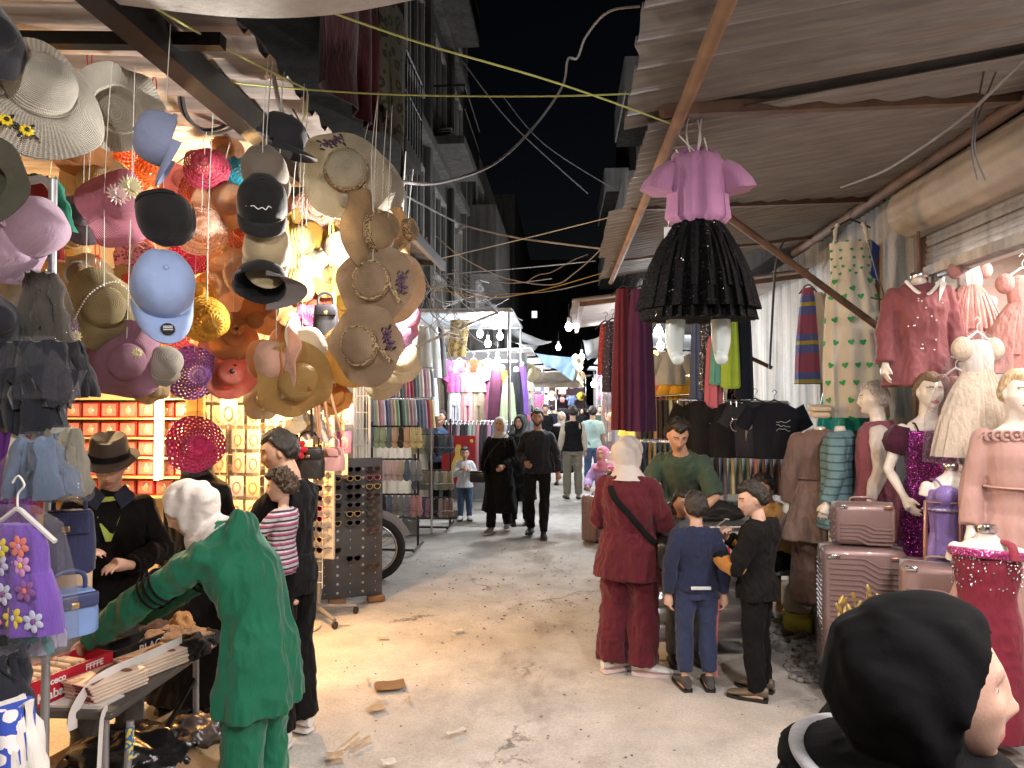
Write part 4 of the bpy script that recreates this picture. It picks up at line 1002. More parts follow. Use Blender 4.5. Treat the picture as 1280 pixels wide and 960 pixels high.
    def footdir(s, d):
        if 'toe'+d in s.J: f = s.J['toe'+d]-s.J['an'+d]
        else: f = V((.12 if d == 'r' else -.12, 1, 0))
        f.z = 0; return f.normalized()
    def garment(s, name, build, m, amp=.012, sc=(9, 9, 5), vox=None, it=4, ridged=True, label=None):
        bm = BM(); build(bm); me = remesh(bm, vox or s.vox*1.15, it, .5)
        if amp: crease(me, amp*1.8*s.k, tuple(c/s.k for c in sc), s.seed*3+len(name), ridged)
        o = obj(name, me, m, s.root)
        if label: o['label'] = label
        return o
    def top(s, m, name='shirt', hem=-.35, g=.014, sleeve=1.93, flare=.02, collar=3.5, amp=.012, hood=False, sg=None, hemfold=0, wide=0, sc=(9, 9, 5), label=None, arms='rl'):
        def b(bm):
            s.torso(bm, hem, collar, g, flare, .2, hemfold)
            for d in arms: s.arm(bm, d, (sg if sg is not None else g), sleeve, wide=wide)
            if hood:
                nk = s.spine(3.3); fw = s.spine(3.3)-s.spine(3.0); bk = s.bvec(3.3)
                pts = []; 
                for i in range(13):
                    a = pi*2*i/12; pts.append(nk+s.avec(3.3)*(.085*s.k*cos(a))-bk*(sin(a)*.075*s.k+.02*s.k)+fw.normalized()*(-.02*sin(a)+.0)*s.k)
                tube(bm, pts, [.032*s.k+(.024*s.k*max(0, sin(pi*2*i/12))) for i in range(13)], 10)
                ball(bm, nk+bk*-.115*s.k-fw.normalized()*.07*s.k, (.12*s.k, .055*s.k, .12*s.k), 16, 12)
        return s.garment(name, b, m, amp, sc, label=label)
    def avec(s, u):
        t = (s.spine(u+.05)-s.spine(u-.05)).normalized(); a = (s.J['shr']-s.J['shl']).normalized(); return (a-t*a.dot(t)).normalized()
    def bvec(s, u):
        t = (s.spine(u+.05)-s.spine(u-.05)).normalized(); return t.cross(s.avec(u))
    def trousers(s, m, name='trousers', g=.012, flare=.008, amp=.012, frac=2.0, waist=.7, label=None, sc=(9, 9, 5)):
        def b(bm):
            s.torso(bm, -.75, waist, g, -1)
            for d in 'rl': s.leg(bm, d, g, frac, flare)
        return s.garment(name, b, m, amp, sc, label=label)
    def shoes(s, m, sole=None, name='shoe', big=1.0):
        for d in 'rl':
            A = s.J['an'+d]; f = s.footdir(d); k = (s.hk if s.hs > 1 else s.k)*big; sdv = V((0, 0, 1)).cross(f); A = V((A.x, A.y, A.z-.085*s.k))
            pr = ((-.075, .026, .045, .05), (-.05, .036, .05, .052), (0, .039, .055, .055), (.06, .042, .036, .038), (.12, .047, .027, .03), (.17, .042, .021, .024), (.205, .022, .014, .018))
            bm = BM(); loft(bm, [[A+f*(y*k)+sdv*(cos(2*pi*j/14)*w*k)+V((0, 0, (zc+.012+sin(2*pi*j/14)*h*.8)*k)) for j in range(14)] for y, w, h, zc in pr])
            o = obj(name, bm, m, s.root)
            bm = BM(); lo = [A+f*(y*k)+sdv*((w+.004)*k)+V((0, 0, .0)) for y, w, h, zc in pr]+[A+f*(y*k)-sdv*((w+.004)*k) for y, w, h, zc in pr[::-1]]
            sheet(bm, lo, .022*k, (0, 0, 1)); obj('sole', bm, sole or M_black, o)
    def hair(s, m, style='short', curl=.010, fr=30, name='hair', grow=1.0):
        M = s.HM @ Matrix.Scale(s.hk, 4); sd = V((s.seed*3.7, 1, 2))
        def f(u):
            t = hair_t(u, style)*grow; p = head_pt((u[0], min(u[1], .3) if t > 0 else u[1], u[2])) if False else head_pt(u); n = V(u)
            if t > 0: t += curl*(.5+noise.noise(n*fr*.12+sd))+curl*.6*noise.noise(n*fr*.33+sd)
            return M @ (p+n*t)
        bm = BM(); grid_sphere(bm, f, 72, 56); return obj(name, bm, m, s.root)
    def hijab(s, m, drape=.16, amp=.006, name='hijab', spread=.17, low=2.9, op=.76, label=None, tail=None, chin=.094, nw=1, bulk=0, rg=.0065):
        M = s.HM @ Matrix.Scale(s.hk, 4); B = BM()
        def f(u):
            ux, uy, uz = u; p = head_pt((u[0], u[1] if uy < .3 else .3+(uy-.3)*.5, u[2])) if uy > .3 and uz < 0 else head_pt(u)
            d = (ux/op)**2+((uz+.12)/.83)**2
            inside = uy > 0 and d < 1
            n = V(u); rid = (rg*sin(12*(uz*.6+uy*.75)+2.2*noise.noise(V((ux*1.5, uy*1.5, uz*1.5+s.seed)))) if uz < .75 else 0); t = -.03 if inside else (.021+bulk*max(0, min(1, .75-uy))*max(0, min(1, .9-uz))+.026*max(0, min(1, -uy*1.6))*max(0, min(1, 1.2-abs(uz-.1)*1.3))+.02*max(0, min(1, (-uz-.2)*2))+rid)
            if inside and d > .86: t = -.03+(.047)*((d-.86)/.14)
            return M @ (p+n*t)
        grid_sphere(B, f, 72, 56)
        # wrap under the chin, down over neck and shoulders; lower edge follows the shoulders
        ch = s.HM @ V((0, -.006, -.105*s.hk)); n = 40; rings = []
        C = [ch+V((0, .0, .015*s.hk)), ch.lerp(s.J['neck'], .55), s.spine(3.75), s.spine(3.3), s.spine(low)]
        R = [(.076*s.hk, chin*.92*s.hk), (.098*s.k*nw, .106*s.k*nw), (.12*s.k*nw, .118*s.k*nw), (spread*1.25*s.k, .13*s.k), (spread*1.4*s.k, .145*s.k)]
        cs = catm(C, 5)
        for i, c in enumerate(cs):
            t = i/5; a = min(3, int(t)); w = t-a; rX = R[a][0]*(1-w)+R[a+1][0]*w; rY = R[a][1]*(1-w)+R[a+1][1]*w; uu = 3.4
            av, bv = s.avec(3.2), s.bvec(3.2); hx = s.HM.to_3x3() @ V((1, 0, 0)); hy = s.HM.to_3x3() @ V((0, 1, 0)); q = min(1, t/2.2)
            av = hx.lerp(av, q).normalized(); bv = hy.lerp(bv, q).normalized()
            rings.append([c+av*cos(2*pi*j/n)*rX+bv*sin(2*pi*j/n)*rY for j in range(n)])
        loft(B, rings)
        if tail:
            for pts, rr in tail: tube(B, catm([p*s.k for p in map(V, pts)], 5), rr*s.k, 12, squash=.35)
        me = remesh(B, s.vox*1.05, 4, .5); crease(me, amp*.7*s.k, (9/s.k, 5/s.k, 11/s.k), s.seed, True)
        o = obj(name, me, m, s.root)
        if label: o['label'] = label
        return o
    def beard(s, m):
        M = s.HM @ Matrix.Scale(s.hk, 4)
        def f(u):
            ux, uy, uz = u; p = head_pt(u); on = (uz < -.56+.42*abs(ux)**2*1.6 and uy > .22 and not (abs(ux) < .34 and -.66 < uz < -.46)) or (abs(p.x) < .026 and -.056 < p.z < -.044 and uy > 0)
            return M @ (p+V(u)*(.0012+.002*noise.noise(V(u)*25) if on else -.012))
        bm = BM(); grid_sphere(bm, f, 72, 60); obj('beard', bm, m, s.root)
    def part(s, name, bm, m, label=None):
        o = obj(name, bm, m, s.root)
        if label: o['label'] = label
        return o
# ================================================================ the hat stall
S = lambda n, c, **k: straw('straw_'+n, c, **k)
CREAM = S('cream', (.70, .63, .47), transl=.3, rings=22); NAT = S('natural', (.6, .46, .27), rings=20); TAN = S('tan', (.5, .37, .25), transl=.3, rings=22); IVORY = S('ivory', (.74, .71, .62), transl=.3, rings=34)
PINK = S('pink', (.68, .28, .38), rings=24); LILAC = fabric('lilac_knit', (.46, .33, .44), .9, .1, weave=260, folds=.4); MAUVE = S('mauve', (.42, .22, .3), rings=28); LAVG = S('lavender_grey', (.36, .31, .38), rings=24)
ORANGE = S('orange', (.82, .45, .2), transl=.55); PEACH = S('peach', (.8, .54, .36), transl=.6); YEL = S('yellow', (.75, .46, .06), transl=.45, holes=.22, nu=34, rings=16); SUN = S('sun_yellow', (.78, .58, .22), transl=.5)
REDH = S('red_open', (.68, .09, .17), transl=.45, holes=.25, nu=40, rings=17); CORH = S('coral_open', (.75, .2, .12), transl=.45, holes=.25, nu=40, rings=17); PPH = S('pale_pink_open', (.8, .53, .42), transl=.45, holes=.22, nu=40, rings=17)
MAG = S('magenta', (.62, .03, .25), transl=.4, holes=.15, nu=44, rings=18); PUR = S('purple', (.26, .13, .42), transl=.35, holes=.12, nu=44, rings=18); CORAL = S('coral', (.78, .3, .24), transl=.4); TEAL = S('teal', (.03, .36, .48), transl=.4, holes=.2, nu=36)
KHAKI = S('khaki', (.38, .31, .16), rings=22); HOTP = fabric('hot_pink_cloth', (.72, .12, .28), .8, .15, transl=.3); PINKC = fabric('rose_cotton', (.62, .24, .3), .85, .12, transl=.25); CRC = fabric('cream_cotton_hat', (.66, .56, .36), .85, .12, transl=.3)
LEO = spots('leopard', (.42, .3, .16), (.02, .015, .01), 130, .5); FLORALP = spots('pink_check', (.7, .3, .36), (.3, .04, .1), 60, .4, False)
def bow(t, c, s, m, name='bow'):
    bm = BM(); c = V(c)
    for sg in (1, -1):
        pts = [c, c+V((sg*.6, .15, .1))*s, c+V((sg*.95, 0, .12))*s, c+V((sg*.6, -.3, .1))*s, c]; tube(bm, catm(pts, 5), .006*s/.05, 6, squash=.5)
        tube(bm, catm([c, c+V((sg*.2, -.8, .05))*s, c+V((sg*.35, -1.6, .02))*s], 5), .006*s/.05, 6, squash=.5)
    obj(name, bm, m, t)
def embroid(t, R, Rc, a0, m_leaf, m_fl, z=0.004, n=2, s=1.0, drop=.03):
    """a sprig embroidered on the brim: stem, leaves, flowers"""
    bm = BM(); r = (R+Rc)/2; zz = lambda q: -drop*((q-Rc)/(R-Rc))**1.5+z
    pts = [V(((r+.012*sin(i*.9))*cos(a0+i*.075), (r+.012*sin(i*.9))*sin(a0+i*.075), zz(r))) for i in range(11)]; tube(bm, pts, .0022*s, 5)
    for i, p in enumerate(pts):
        a = a0+i*.075; d = V((cos(a), sin(a), 0))*(1 if i % 2 else -1)
        ball(bm, p+d*.014*s, (.013*s, .005*s, .002), 8, 5, rz(a+.6))
    obj('embroidered_sprig', bm, m_leaf, t)
    for i in range(n):
        bm = BM(); p = pts[3+4*i]+V((0, 0, .003)); petals(bm, p, .02*s, 5, z=.003); obj('embroidered_flower', bm, m_fl, t)
        bm = BM(); ball(bm, p+V((0, 0, .003)), (.005*s, .005*s, .003), 8, 5); obj('flower_eye', bm, M_black, t)
def flower(t, c, r, m, n=14, ax=(0, 0, 1), name='cloth_flower', layers=3):
    bm = BM()
    q = V((0, 0, 1)).rotation_difference(V(ax).normalized()).to_matrix()
    for l in range(layers):
        for i in range(n):
            a = 2*pi*i/n+l*.3; rr = r*(1-.25*l); p = V(c)+q @ V((cos(a)*rr*.55, sin(a)*rr*.55, .01*l)); tube(bm, [V(c)+q @ V((0, 0, .006*l)), p, V(c)+q @ V((cos(a)*rr, sin(a)*rr, .012+.014*l))], [.004, .007, .001], 5)
    obj(name, bm, m, t)
def feather(t, c, m):
    bm = BM(); r = random.Random(3)
    for i in range(26):
        a = r.uniform(-.9, .9); L = r.uniform(.05, .1); p = V(c); tube(bm, catm([p, p+V((sin(a)*L*.5, .015, -L*.5)), p+V((sin(a)*L*.9, r.uniform(0, .03), -L))], 4), [.0035*(1-i_/9) for i_ in range(9)], 4)
    obj('feather_tuft', bm, m, t)
blk = M_black
# nearest hats, top left
h = hat('large ivory sun hat with ribbon bow and yellow sunflowers, crown to the front', 48, 112, 2.35, .235, (.30, .35, 1), IVORY, Rc=.105, h=.12, drop=.05, wave=.02, k=3, style='round', roll=-.4)
bow(h, (-.02, -.125, .0), .055, IVORY); bm = BM(); lathe(bm, [(.11, .004), (.113, .006), (.112, .012), (.107, .012)], 40, lambda i, th, p: V((p.x, p.y*1.06, p.z))); obj('cord_band', bm, IVORY, h)
fy = plain('sunflower_yellow', (.8, .62, .02), .6)
for (dx, dy) in ((.12, -.135), (.155, -.085)):
    bm = BM(); petals(bm, (dx, dy, -.012), .022, 8, z=.006); fl = obj('sunflower', bm, fy, h); bm = BM(); ball(bm, (dx, dy, -.004), (.008, .008, .006), 8, 6)
    obj('flower_eye', bm, blk, fl)
    bm = BM()
    for a in (.7, 2.2, 3.9, 5.3): ball(bm, (dx+.03*cos(a), dy+.03*sin(a), -.014), (.014, .006, .004), 8, 5, rz(a))
    obj('leaf', bm, blk, h)
hat('wavy ivory hat turned underside out, hung on the yellow-green cord', 148, 136, 2.85, .175, (-.15, .15, -1), IVORY, Rc=.09, h=.1, drop=.015, wave=.028, k=6, cord=M_twine, style='flat')
hat('black hat cut by the picture edge beside the sunflower hat', -8, 42, 2.1, .13, (.7, .1, 1), fabric('black_felt', (.012, .013, .02), .9, .2, folds=.2), wave=.005)
hat('dark olive felt hat low at the picture edge under the sunflower hat', -14, 228, 1.95, .13, (.75, .0, -1), fabric('olive_felt', (.05, .05, .035), .9, .2, folds=.2), wave=.005, drop=.01)
h = hat('lilac floppy knit bucket hat with thin bow at the left edge', 30, 288, 2.3, .16, (.75, .35, .55), LILAC, Rc=.10, h=.135, drop=.07, wave=.015, k=4, fold=.02); bow(h, (-.03, -.115, .01), .05, LILAC)
hat('white hat with black yellow print partly behind the lilac bucket hat', 28, 362, 2.5, .12, (.6, .3, .7), IVORY, drop=.05, wave=.02)
hat('black cap like felt hat at the edge under the lilac bucket hat', -6, 400, 2.1, .11, (.5, .2, .8), fabric('black_felt', (.012, .013, .02)), wave=.01)
h = hat('rose pink wavy straw hat with cream blossom and pearl strand', 152, 255, 2.75, .15, (.35, .1, 1), PINK, Rc=.07, h=.075, drop=.05, wave=.05, k=3, ph=1.2, fold=.05)
flower(h, (-.03, .03, .085), .05, plain('cream_petal', (.8, .74, .5), .8), 16); flower(h, (-.03, -.03, .08), .045, plain('blush_petal', (.78, .6, .58), .8), 14)
hat('lavender grey ribbed hat tucked behind the rose pink blossom hat', 104, 268, 2.95, .12, (-.4, .1, 1), LAVG, drop=.06, wave=.03, k=3)
hat('brown straw hat behind the rose pink blossom hat', 118, 228, 3.2, .17, (-.2, .3, 1), NAT, drop=.03, wave=.015)
h = hat('khaki wavy straw hat with pearl strand and rose at its brim', 130, 385, 2.7, .165, (.1, .15, 1), KHAKI, Rc=.075, h=.085, drop=.05, wave=.055, k=3, ph=.4, fold=.03)
bm = BM(); pts = catm([(.05, .1, .02), (-.03, .09, .06), (-.06, 0, .075), (-.05, -.08, .03), (-.03, -.14, .0)], 8)
for p in pts: ball(bm, p+V((0, 0, .01)), .004, 6, 5)
obj('pearl_strand', bm, plain('pearl', (.75, .73, .7), .25), h); flower(h, (-.03, -.14, .02), .03, plain('mauve_petal', (.45, .25, .4), .8), 10); flower(h, (0, -.16, .02), .026, plain('cream_petal', (.8, .74, .5), .8), 10)
h = hat('mauve wavy hat with a cream rose and long drooping brim', 158, 452, 2.75, .16, (.1, -.1, 1), MAUVE, Rc=.07, h=.07, drop=.05, wave=.075, k=3, ph=1.9, fold=.07); flower(h, (.0, .05, .08), .02, plain('cream_petal', (.8, .74, .5), .8), 10)
hat('dusty pink dotted hat left of the mauve drooping hat', 108, 452, 2.95, .11, (-.6, .2, .8), S('dusty_pink', (.45, .2, .24), holes=.1), drop=.05, wave=.02)
hat('pale grey knitted hat right of the mauve drooping hat', 203, 456, 2.9, .085, (.3, .3, .8), S('pale_knit', (.5, .46, .4), rings=18), Rc=.07, h=.09, drop=.03, wave=.01)
hat('small braided straw hat below the pale knitted hat', 190, 486, 3.0, .08, (.2, -.3, .8), NAT, drop=.02, wave=.01, h=.05)
h = hat('purple openwork kid hat with beaded rim', 243, 467, 3.6, .14, (.25, -.1, 1), PUR, Rc=.075, h=.085, drop=.015, wave=.008); 
h = hat('coral kid hat with one black button, next to the purple kid hat', 289, 466, 3.7, .14, (.1, .1, 1), CORAL, Rc=.07, h=.06, drop=.02, wave=.012); bm = BM(); ball(bm, (.0, .0, .064), (.014, .014, .006), 12, 6); ball(bm, (-.005, .035, .06), (.009, .006, .004), 10, 6); obj('button', bm, blk, h)
h = hat('magenta kid hat wrapped in clear plastic, lowest of the hats', 246, 555, 3.55, .145, (.2, .1, 1), MAG, Rc=.08, h=.085, drop=.02, wave=.008, cord=M_red_pl)
bm = BM(); lathe(bm, [(.001, .11), (.07, .105), (.13, .06), (.168, .0), (.14, -.03), (.001, -.04)], 28, lambda i, th, p: p*(1+.09*noise.noise(p*14))); obj('plastic_bag', bm, film('clear_film'), h)
hat('red openwork kid hat with pink rim near the black crown cap', 257, 206, 3.5, .115, (-.1, .2, 1), REDH, Rc=.07, h=.06, drop=.03, wave=.01)
hat('coral openwork kid hat under the red openwork one', 250, 243, 3.6, .11, (0, -.1, 1), CORH, Rc=.06, h=.05, drop=.03, wave=.02)
hat('pale pink openwork kid hat, brim facing out', 252, 286, 3.45, .13, (.1, .1, 1), PPH, Rc=.07, h=.07, drop=.02, wave=.01)
hat('raspberry kid hat half behind the light blue cap', 236, 326, 3.7, .10, (.2, -.3, .8), S('raspberry', (.6, .04, .18), holes=.15), drop=.03)
hat('pink checked hat with red rim between the rose hat and the light blue cap', 170, 318, 3.4, .1, (.1, .2, .8), FLORALP, drop=.04, wave=.02)
hat('natural straw hat with red rim beside the light blue cap', 163, 352, 3.3, .09, (.3, .1, .8), NAT, band=M_red_pl, drop=.03)
hat('pale straw hat with blue ribbon left of the khaki hat', 100, 345, 3.1, .13, (-.2, .2, .8), NAT, band=fabric('pale_ribbon', (.5, .52, .5)), drop=.03, wave=.02)
hat('turquoise ruffled kid hat near the beam', 303, 213, 3.7, .085, (.5, .2, .6), TEAL, Rc=.06, h=.09, drop=.04, wave=.02, k=7)
hat('yellow openwork hat with tall crown, lower of the yellow pair', 259, 402, 3.1, .105, (.2, -.3, 1), YEL, Rc=.075, h=.1, drop=.04, wave=.008)
hat('amber openwork hat, upper of the yellow pair', 248, 370, 3.3, .085, (-.2, .3, 1), S('amber', (.68, .36, .05), holes=.2, nu=34), Rc=.06, h=.06, drop=.02, wave=.01)
hat('orange hat lit from behind, above the brown straw hat', 100, 188, 3.1, .13, (0, -.5, .8), ORANGE, drop=.02)
hat('orange red gathered hat near the warm bulb', 187, 214, 3.5, .085, (.3, .5, .5), S('flame', (.75, .2, .05), transl=.5, holes=.15), Rc=.07, h=.11, drop=.05, wave=.03, k=8)
hat('peach floppy hat glowing behind the black caps', 282, 250, 3.6, .15, (.5, .1, .7), PEACH, Rc=.08, h=.1, drop=.07, wave=.03)
hat('large peach hat glowing behind the beige cap', 305, 345, 3.8, .21, (-.3, .1, .8), PEACH, Rc=.1, h=.1, drop=.04, wave=.03)
hat('large apricot hat beneath the caps, brim tipped down', 285, 375, 4.0, .2, (.2, -.5, .8), S('apricot', (.8, .5, .25), transl=.6), Rc=.1, h=.1, drop=.03, wave=.02)
hat('golden sun hat right of the cap tower', 368, 300, 3.6, .15, (.9, .1, .3), SUN, Rc=.08, h=.1, drop=.04, wave=.015)
hat('yellow and pink rimmed hat behind the golden sun hat', 386, 296, 3.9, .16, (.5, .1, .7), S('lemon', (.78, .5, .1), transl=.5), Rc=.08, h=.08, drop=.03, wave=.02)
hat('wide golden straw hat leaning beside the lowest cap', 366, 358, 3.5, .2, (1, .0, .35), SUN, Rc=.09, h=.1, drop=.03, wave=.02)
hat('amber wide hat behind the lowest cap', 350, 380, 3.8, .19, (.5, -.2, .6), S('apricot', (.8, .5, .25), transl=.6), Rc=.09, h=.09, drop=.02, wave=.02)
h = hat('orange felt hat with dark plume, first of the nested hats above the green dress', 335, 450, 3.0, .17, (-1, .12, .22), fabric('orange_felt', (.6, .22, .06), .85, .12, transl=.35), Rc=.085, h=.09, drop=.02, wave=.012)
h = hat('blush felt hat nested in the orange felt hat', 345, 452, 2.95, .16, (-.95, .1, .42), fabric('blush_felt', (.6, .36, .26), .85, .12, transl=.3), Rc=.085, h=.09, drop=.02, wave=.012)
h = hat('cream felt hat, outermost of the nested felt hats', 378, 432, 3.05, .15, (.95, .15, .2), fabric('cream_felt', (.62, .52, .36), .85, .1, transl=.3), Rc=.08, h=.1, drop=.02, wave=.01)
h = hat('broad camel straw hat with feather tuft, hung low by the nested felt hats', 372, 476, 2.95, .165, (.35, -.25, 1), S('camel', (.6, .38, .13), transl=.3, rings=24), Rc=.08, h=.075, drop=.025, wave=.012); feather(h, (.03, -.0, .09), plain('rust_feather', (.3, .09, .02), .7))
h = hat('orange kid hat with a pompon bear, upper left of the nested felt hats', 292, 420, 3.7, .13, (.1, .2, .9), ORANGE, drop=.03, wave=.015)
bm = BM(); r_ = random.Random(2)
for i in range(60): d = V((r_.gauss(0, 1), r_.gauss(0, 1), r_.gauss(0, 1))).normalized(); ball(bm, V((0, .02, .07))+d*.025, .01, 6, 4)
obj('pompon', bm, ORANGE, h)
hat('deep orange hat under the orange kid hat', 300, 440, 3.9, .12, (.4, -.3, .8), ORANGE, drop=.03, wave=.015)
h = hat('brown orange hat hanging under the lowest cap', 318, 398, 3.5, .1, (.3, -.8, .4), S('rust_straw', (.5, .2, .06), transl=.4), drop=.03)
h = hat('hot pink ruffled cloth flower hat by the black shopper', 383, 405, 3.6, .11, (.1, .1, 1), HOTP, Rc=.06, h=.05, drop=.02, wave=.03, k=9); flower(h, (0, 0, .06), .06, HOTP, 18)
hat('crimson hat peeking behind the golden straw hats', 402, 352, 4.2, .11, (.2, .2, .8), S('raspberry', (.6, .04, .18), holes=.15), drop=.03)
hat('fluffy cream bucket hat lit by the white bulb', 425, 312, 3.9, .14, (.1, .3, .9), fabric('fluffy_cream', (.72, .62, .48), .95, .1, folds=.9, fscale=30, transl=.35), Rc=.09, h=.11, drop=.07, wave=.02, k=7)
# the tower of straw hats with leopard bands
def leo(label, px, py, Y, R, ax, m, roll=0, sprig=None, tail=True, **k):
    h = hat(label, px, py, Y, R, ax, m, Rc=R*.44, h=R*.42, band=LEO, bandh=.035, roll=roll, wave=.014, drop=.03, **k)
    if tail: bm = BM(); sheet(bm, [(R*.46, -.01, .02), (R*.62, -.055, .012), (R*.72, -.10, .004), (R*.62, -.11, .004), (R*.52, -.06, .012), (R*.44, -.03, .02)], .004, (0, 0, 1)); obj('ribbon_tail', bm, LEO, h)
    if sprig is not None: embroid(h, R, R*.46, sprig, M_black, plain('plum_thread', (.12, .06, .12), .8), n=2, s=1.1)
    return h
leo('cream wide brimmed hat with leopard band and black sprig, highest of the leopard band hats', 432, 215, 3.2, .21, (.1, .12, 1), CREAM, 0, 2.0)
hat('plain ivory hat stacked behind the highest leopard band hat', 455, 230, 3.4, .2, (.15, .1, 1), IVORY, Rc=.09, h=.08, wave=.012)
leo('sand straw hat with leopard band turned edge on, second in the tower', 466, 292, 3.1, .195, (.93, .05, .5), S('sand', (.58, .43, .25), transl=.4), 0)
hat('sand straw hat folded behind the second of the tower', 478, 285, 3.25, .17, (.8, .2, .6), S('sand', (.58, .43, .25), transl=.4), fold=.08)
leo('beige straw hat with leopard band peeking right of the tower', 508, 288, 3.5, .12, (.9, .1, .4), S('sand', (.58, .43, .25), transl=.4))
leo('brown straw hat with plum flower sprig, middle of the tower', 466, 352, 3.05, .175, (-.35, .05, 1), TAN, 0, -.5)
hat('brown straw hat nested behind the middle plum sprig hat', 484, 358, 3.2, .17, (-.2, -.2, 1), TAN, drop=.03)
leo('brown straw hat with plum flower sprig, lowest of the tower', 452, 432, 3.0, .175, (-.55, -.1, .9), TAN, 0, -.45)
hat('golden straw hat behind the lowest plum sprig hat', 440, 445, 3.2, .15, (-.2, -.2, 1), S('camel', (.6, .38, .13), transl=.3, rings=24), drop=.03)
for a in (('rose cotton bucket hat, top of the column right of the tower', 496, 366, 3.9, .13, (.4, .4, .8), PINKC), ('pink cotton bucket hat under the rose bucket hat', 502, 398, 3.8, .14, (.5, .2, .8), fabric('candy_cotton', (.66, .25, .36), .85, .12, transl=.25)), ('lilac cotton hat beside the pink bucket hats', 488, 418, 3.7, .1, (-.3, .1, .9), fabric('orchid_cotton', (.52, .26, .42), .85, .12, transl=.25)),
          ('butter yellow bucket hat with ties under the pink bucket hats', 502, 447, 3.8, .13, (.3, .3, .9), CRC), ('cream bucket hat low behind the butter yellow one', 478, 470, 4.0, .12, (0, .2, .9), fabric('pale_cream_hat', (.7, .6, .42), .85, .1, transl=.3)), ('cherry pink hat at the top of the bucket hats', 512, 348, 4.1, .1, (.5, .2, .7), HOTP)):
    hat(a[0], *a[1:], Rc=a[4]*.62, h=a[4]*.7, drop=.06, wave=.014, k=5)
hat('small caramel cowboy style hat above the pink accessory pack', 419, 498, 4.6, .11, (0, .4, .9), S('caramel', (.6, .28, .07), transl=.3), Rc=.06, h=.07, fold=-.03, drop=.0)
for i, (px, py, Y, R, ax, m, lab) in enumerate(((376, 522, 4.5, .12, (-.3, .9, .3), CREAM, 'cream ribbed bucket hat hanging low over the shopper with the toddler'), (396, 532, 4.6, .12, (.2, .8, .4), fabric('white_rib', (.66, .6, .5), .85, .1), 'white ribbed bucket hat above the pink bag'),
        (218, 412, 3.9, .1, (.2, .2, .8), S('rose_open', (.7, .22, .28), transl=.45, holes=.2, nu=36), 'rose openwork hat behind the purple kid hat'), (228, 440, 4.2, .09, (0, .2, .8), HOTP, 'fuchsia hat glimpsed above the purple kid hat'), (335, 300, 4.2, .15, (-.2, .3, .8), PEACH, 'pale peach hat deep behind the cap tower'), (150, 200, 3.8, .1, (.2, .2, .8), S('flame', (.75, .2, .05), transl=.5, holes=.15), 'flame orange hat above the brown straw hat'),
        (408, 300, 4.4, .14, (.1, .2, .8), SUN, 'golden hat deep behind the fluffy cream hat'), (400, 440, 4.2, .12, (.1, .2, .8), CREAM, 'pale hat in the depth right of the cream felt hat'), (430, 380, 4.4, .12, (.1, .2, .8), S('lemon', (.78, .5, .1), transl=.5), 'lemon hat deep between the towers'), (265, 320, 4.3, .13, (0, .2, .8), PEACH, 'soft peach hat in the depth by the raspberry hat'), (208, 335, 4.2, .13, (0, .2, .8), ORANGE, 'orange hat in the depth behind the light blue cap'),
        (75, 330, 3.7, .12, (0, .2, .8), S('camel', (.6, .38, .13), transl=.3, rings=24), 'camel hat in the depth by the rack pole'), (145, 420, 3.6, .11, (0, .2, .8), S('coral2', (.7, .24, .16), transl=.45), 'coral hat in the depth behind the mauve hat'), (330, 500, 4.0, .11, (.2, .2, .8), CREAM, 'straw hat in the depth beneath the blush felt hat'))):
    hat(lab, px, py, Y, R, ax, m, drop=.035, wave=.02, ph=i)
for i in range(34):
    px, py = RND.uniform(185, 425), RND.uniform(225, 478); m, cn = ((PEACH, 'peach'), (SUN, 'golden'), (CREAM, 'cream'), (PPH, 'pale pink openwork'), (YEL, 'yellow openwork'), (S('coral2', (.7, .24, .16), transl=.45), 'coral'), (S('blossom', (.75, .4, .42), transl=.5), 'blossom pink'), (NAT, 'natural straw'))[i % 8]
    hat('%s hat deep in hat wall, %s, %s cap tower' % (cn, 'high up' if py < 280 else 'at mid height' if py < 350 else 'fairly low' if py < 410 else 'lowest', ('far left of', 'left of', 'right of', 'far right of')[0 if px < 255 else 1 if px < 325 else 2 if px < 380 else 3]), px, py, RND.uniform(4.2, 5.0), RND.uniform(.11, .16), (RND.uniform(-.6, .6), RND.uniform(-.2, .4), .8), m, drop=.03, wave=.02, ph=i, n=40)
for i, (px, py) in enumerate(((178, 190), (228, 225), (280, 192), (292, 225), (225, 262), (262, 262), (300, 285), (175, 290), (220, 300), (395, 260), (382, 330), (412, 345), (392, 385), (268, 440), (350, 335), (60, 250), (92, 300), (80, 380))):
    m, cn = ((CORH, 'coral openwork'), (S('blossom', (.75, .4, .42), transl=.5), 'blossom pink'), (PEACH, 'peach'), (PPH, 'pale pink openwork'), (CREAM, 'cream'), (SUN, 'golden'))[i % 6]
    hat('%s hat filling the hat wall, %s' % (cn, ('under the slate blue cap', 'between red openwork hat and black crown cap', 'right of the red openwork hat', 'beside the turquoise hat', 'above the black crown cap rim', 'under the coral openwork hat', 'left of the black script cap', 'under the rose pink blossom hat', 'above the light blue cap', 'left of the highest leopard band hat', 'right of the beige cap', 'under the fluffy cream hat', 'left of the middle plum sprig hat', 'below the amber pair', 'behind the beige cap', 'by the curved rack top', 'left of the khaki hat', 'beside the rack pole')[i]), px, py, 3.75+.04*(i % 5), RND.uniform(.1, .13), (RND.uniform(-.5, .5), RND.uniform(-.2, .4), .8), m, drop=.03, wave=.02, ph=i, n=44)
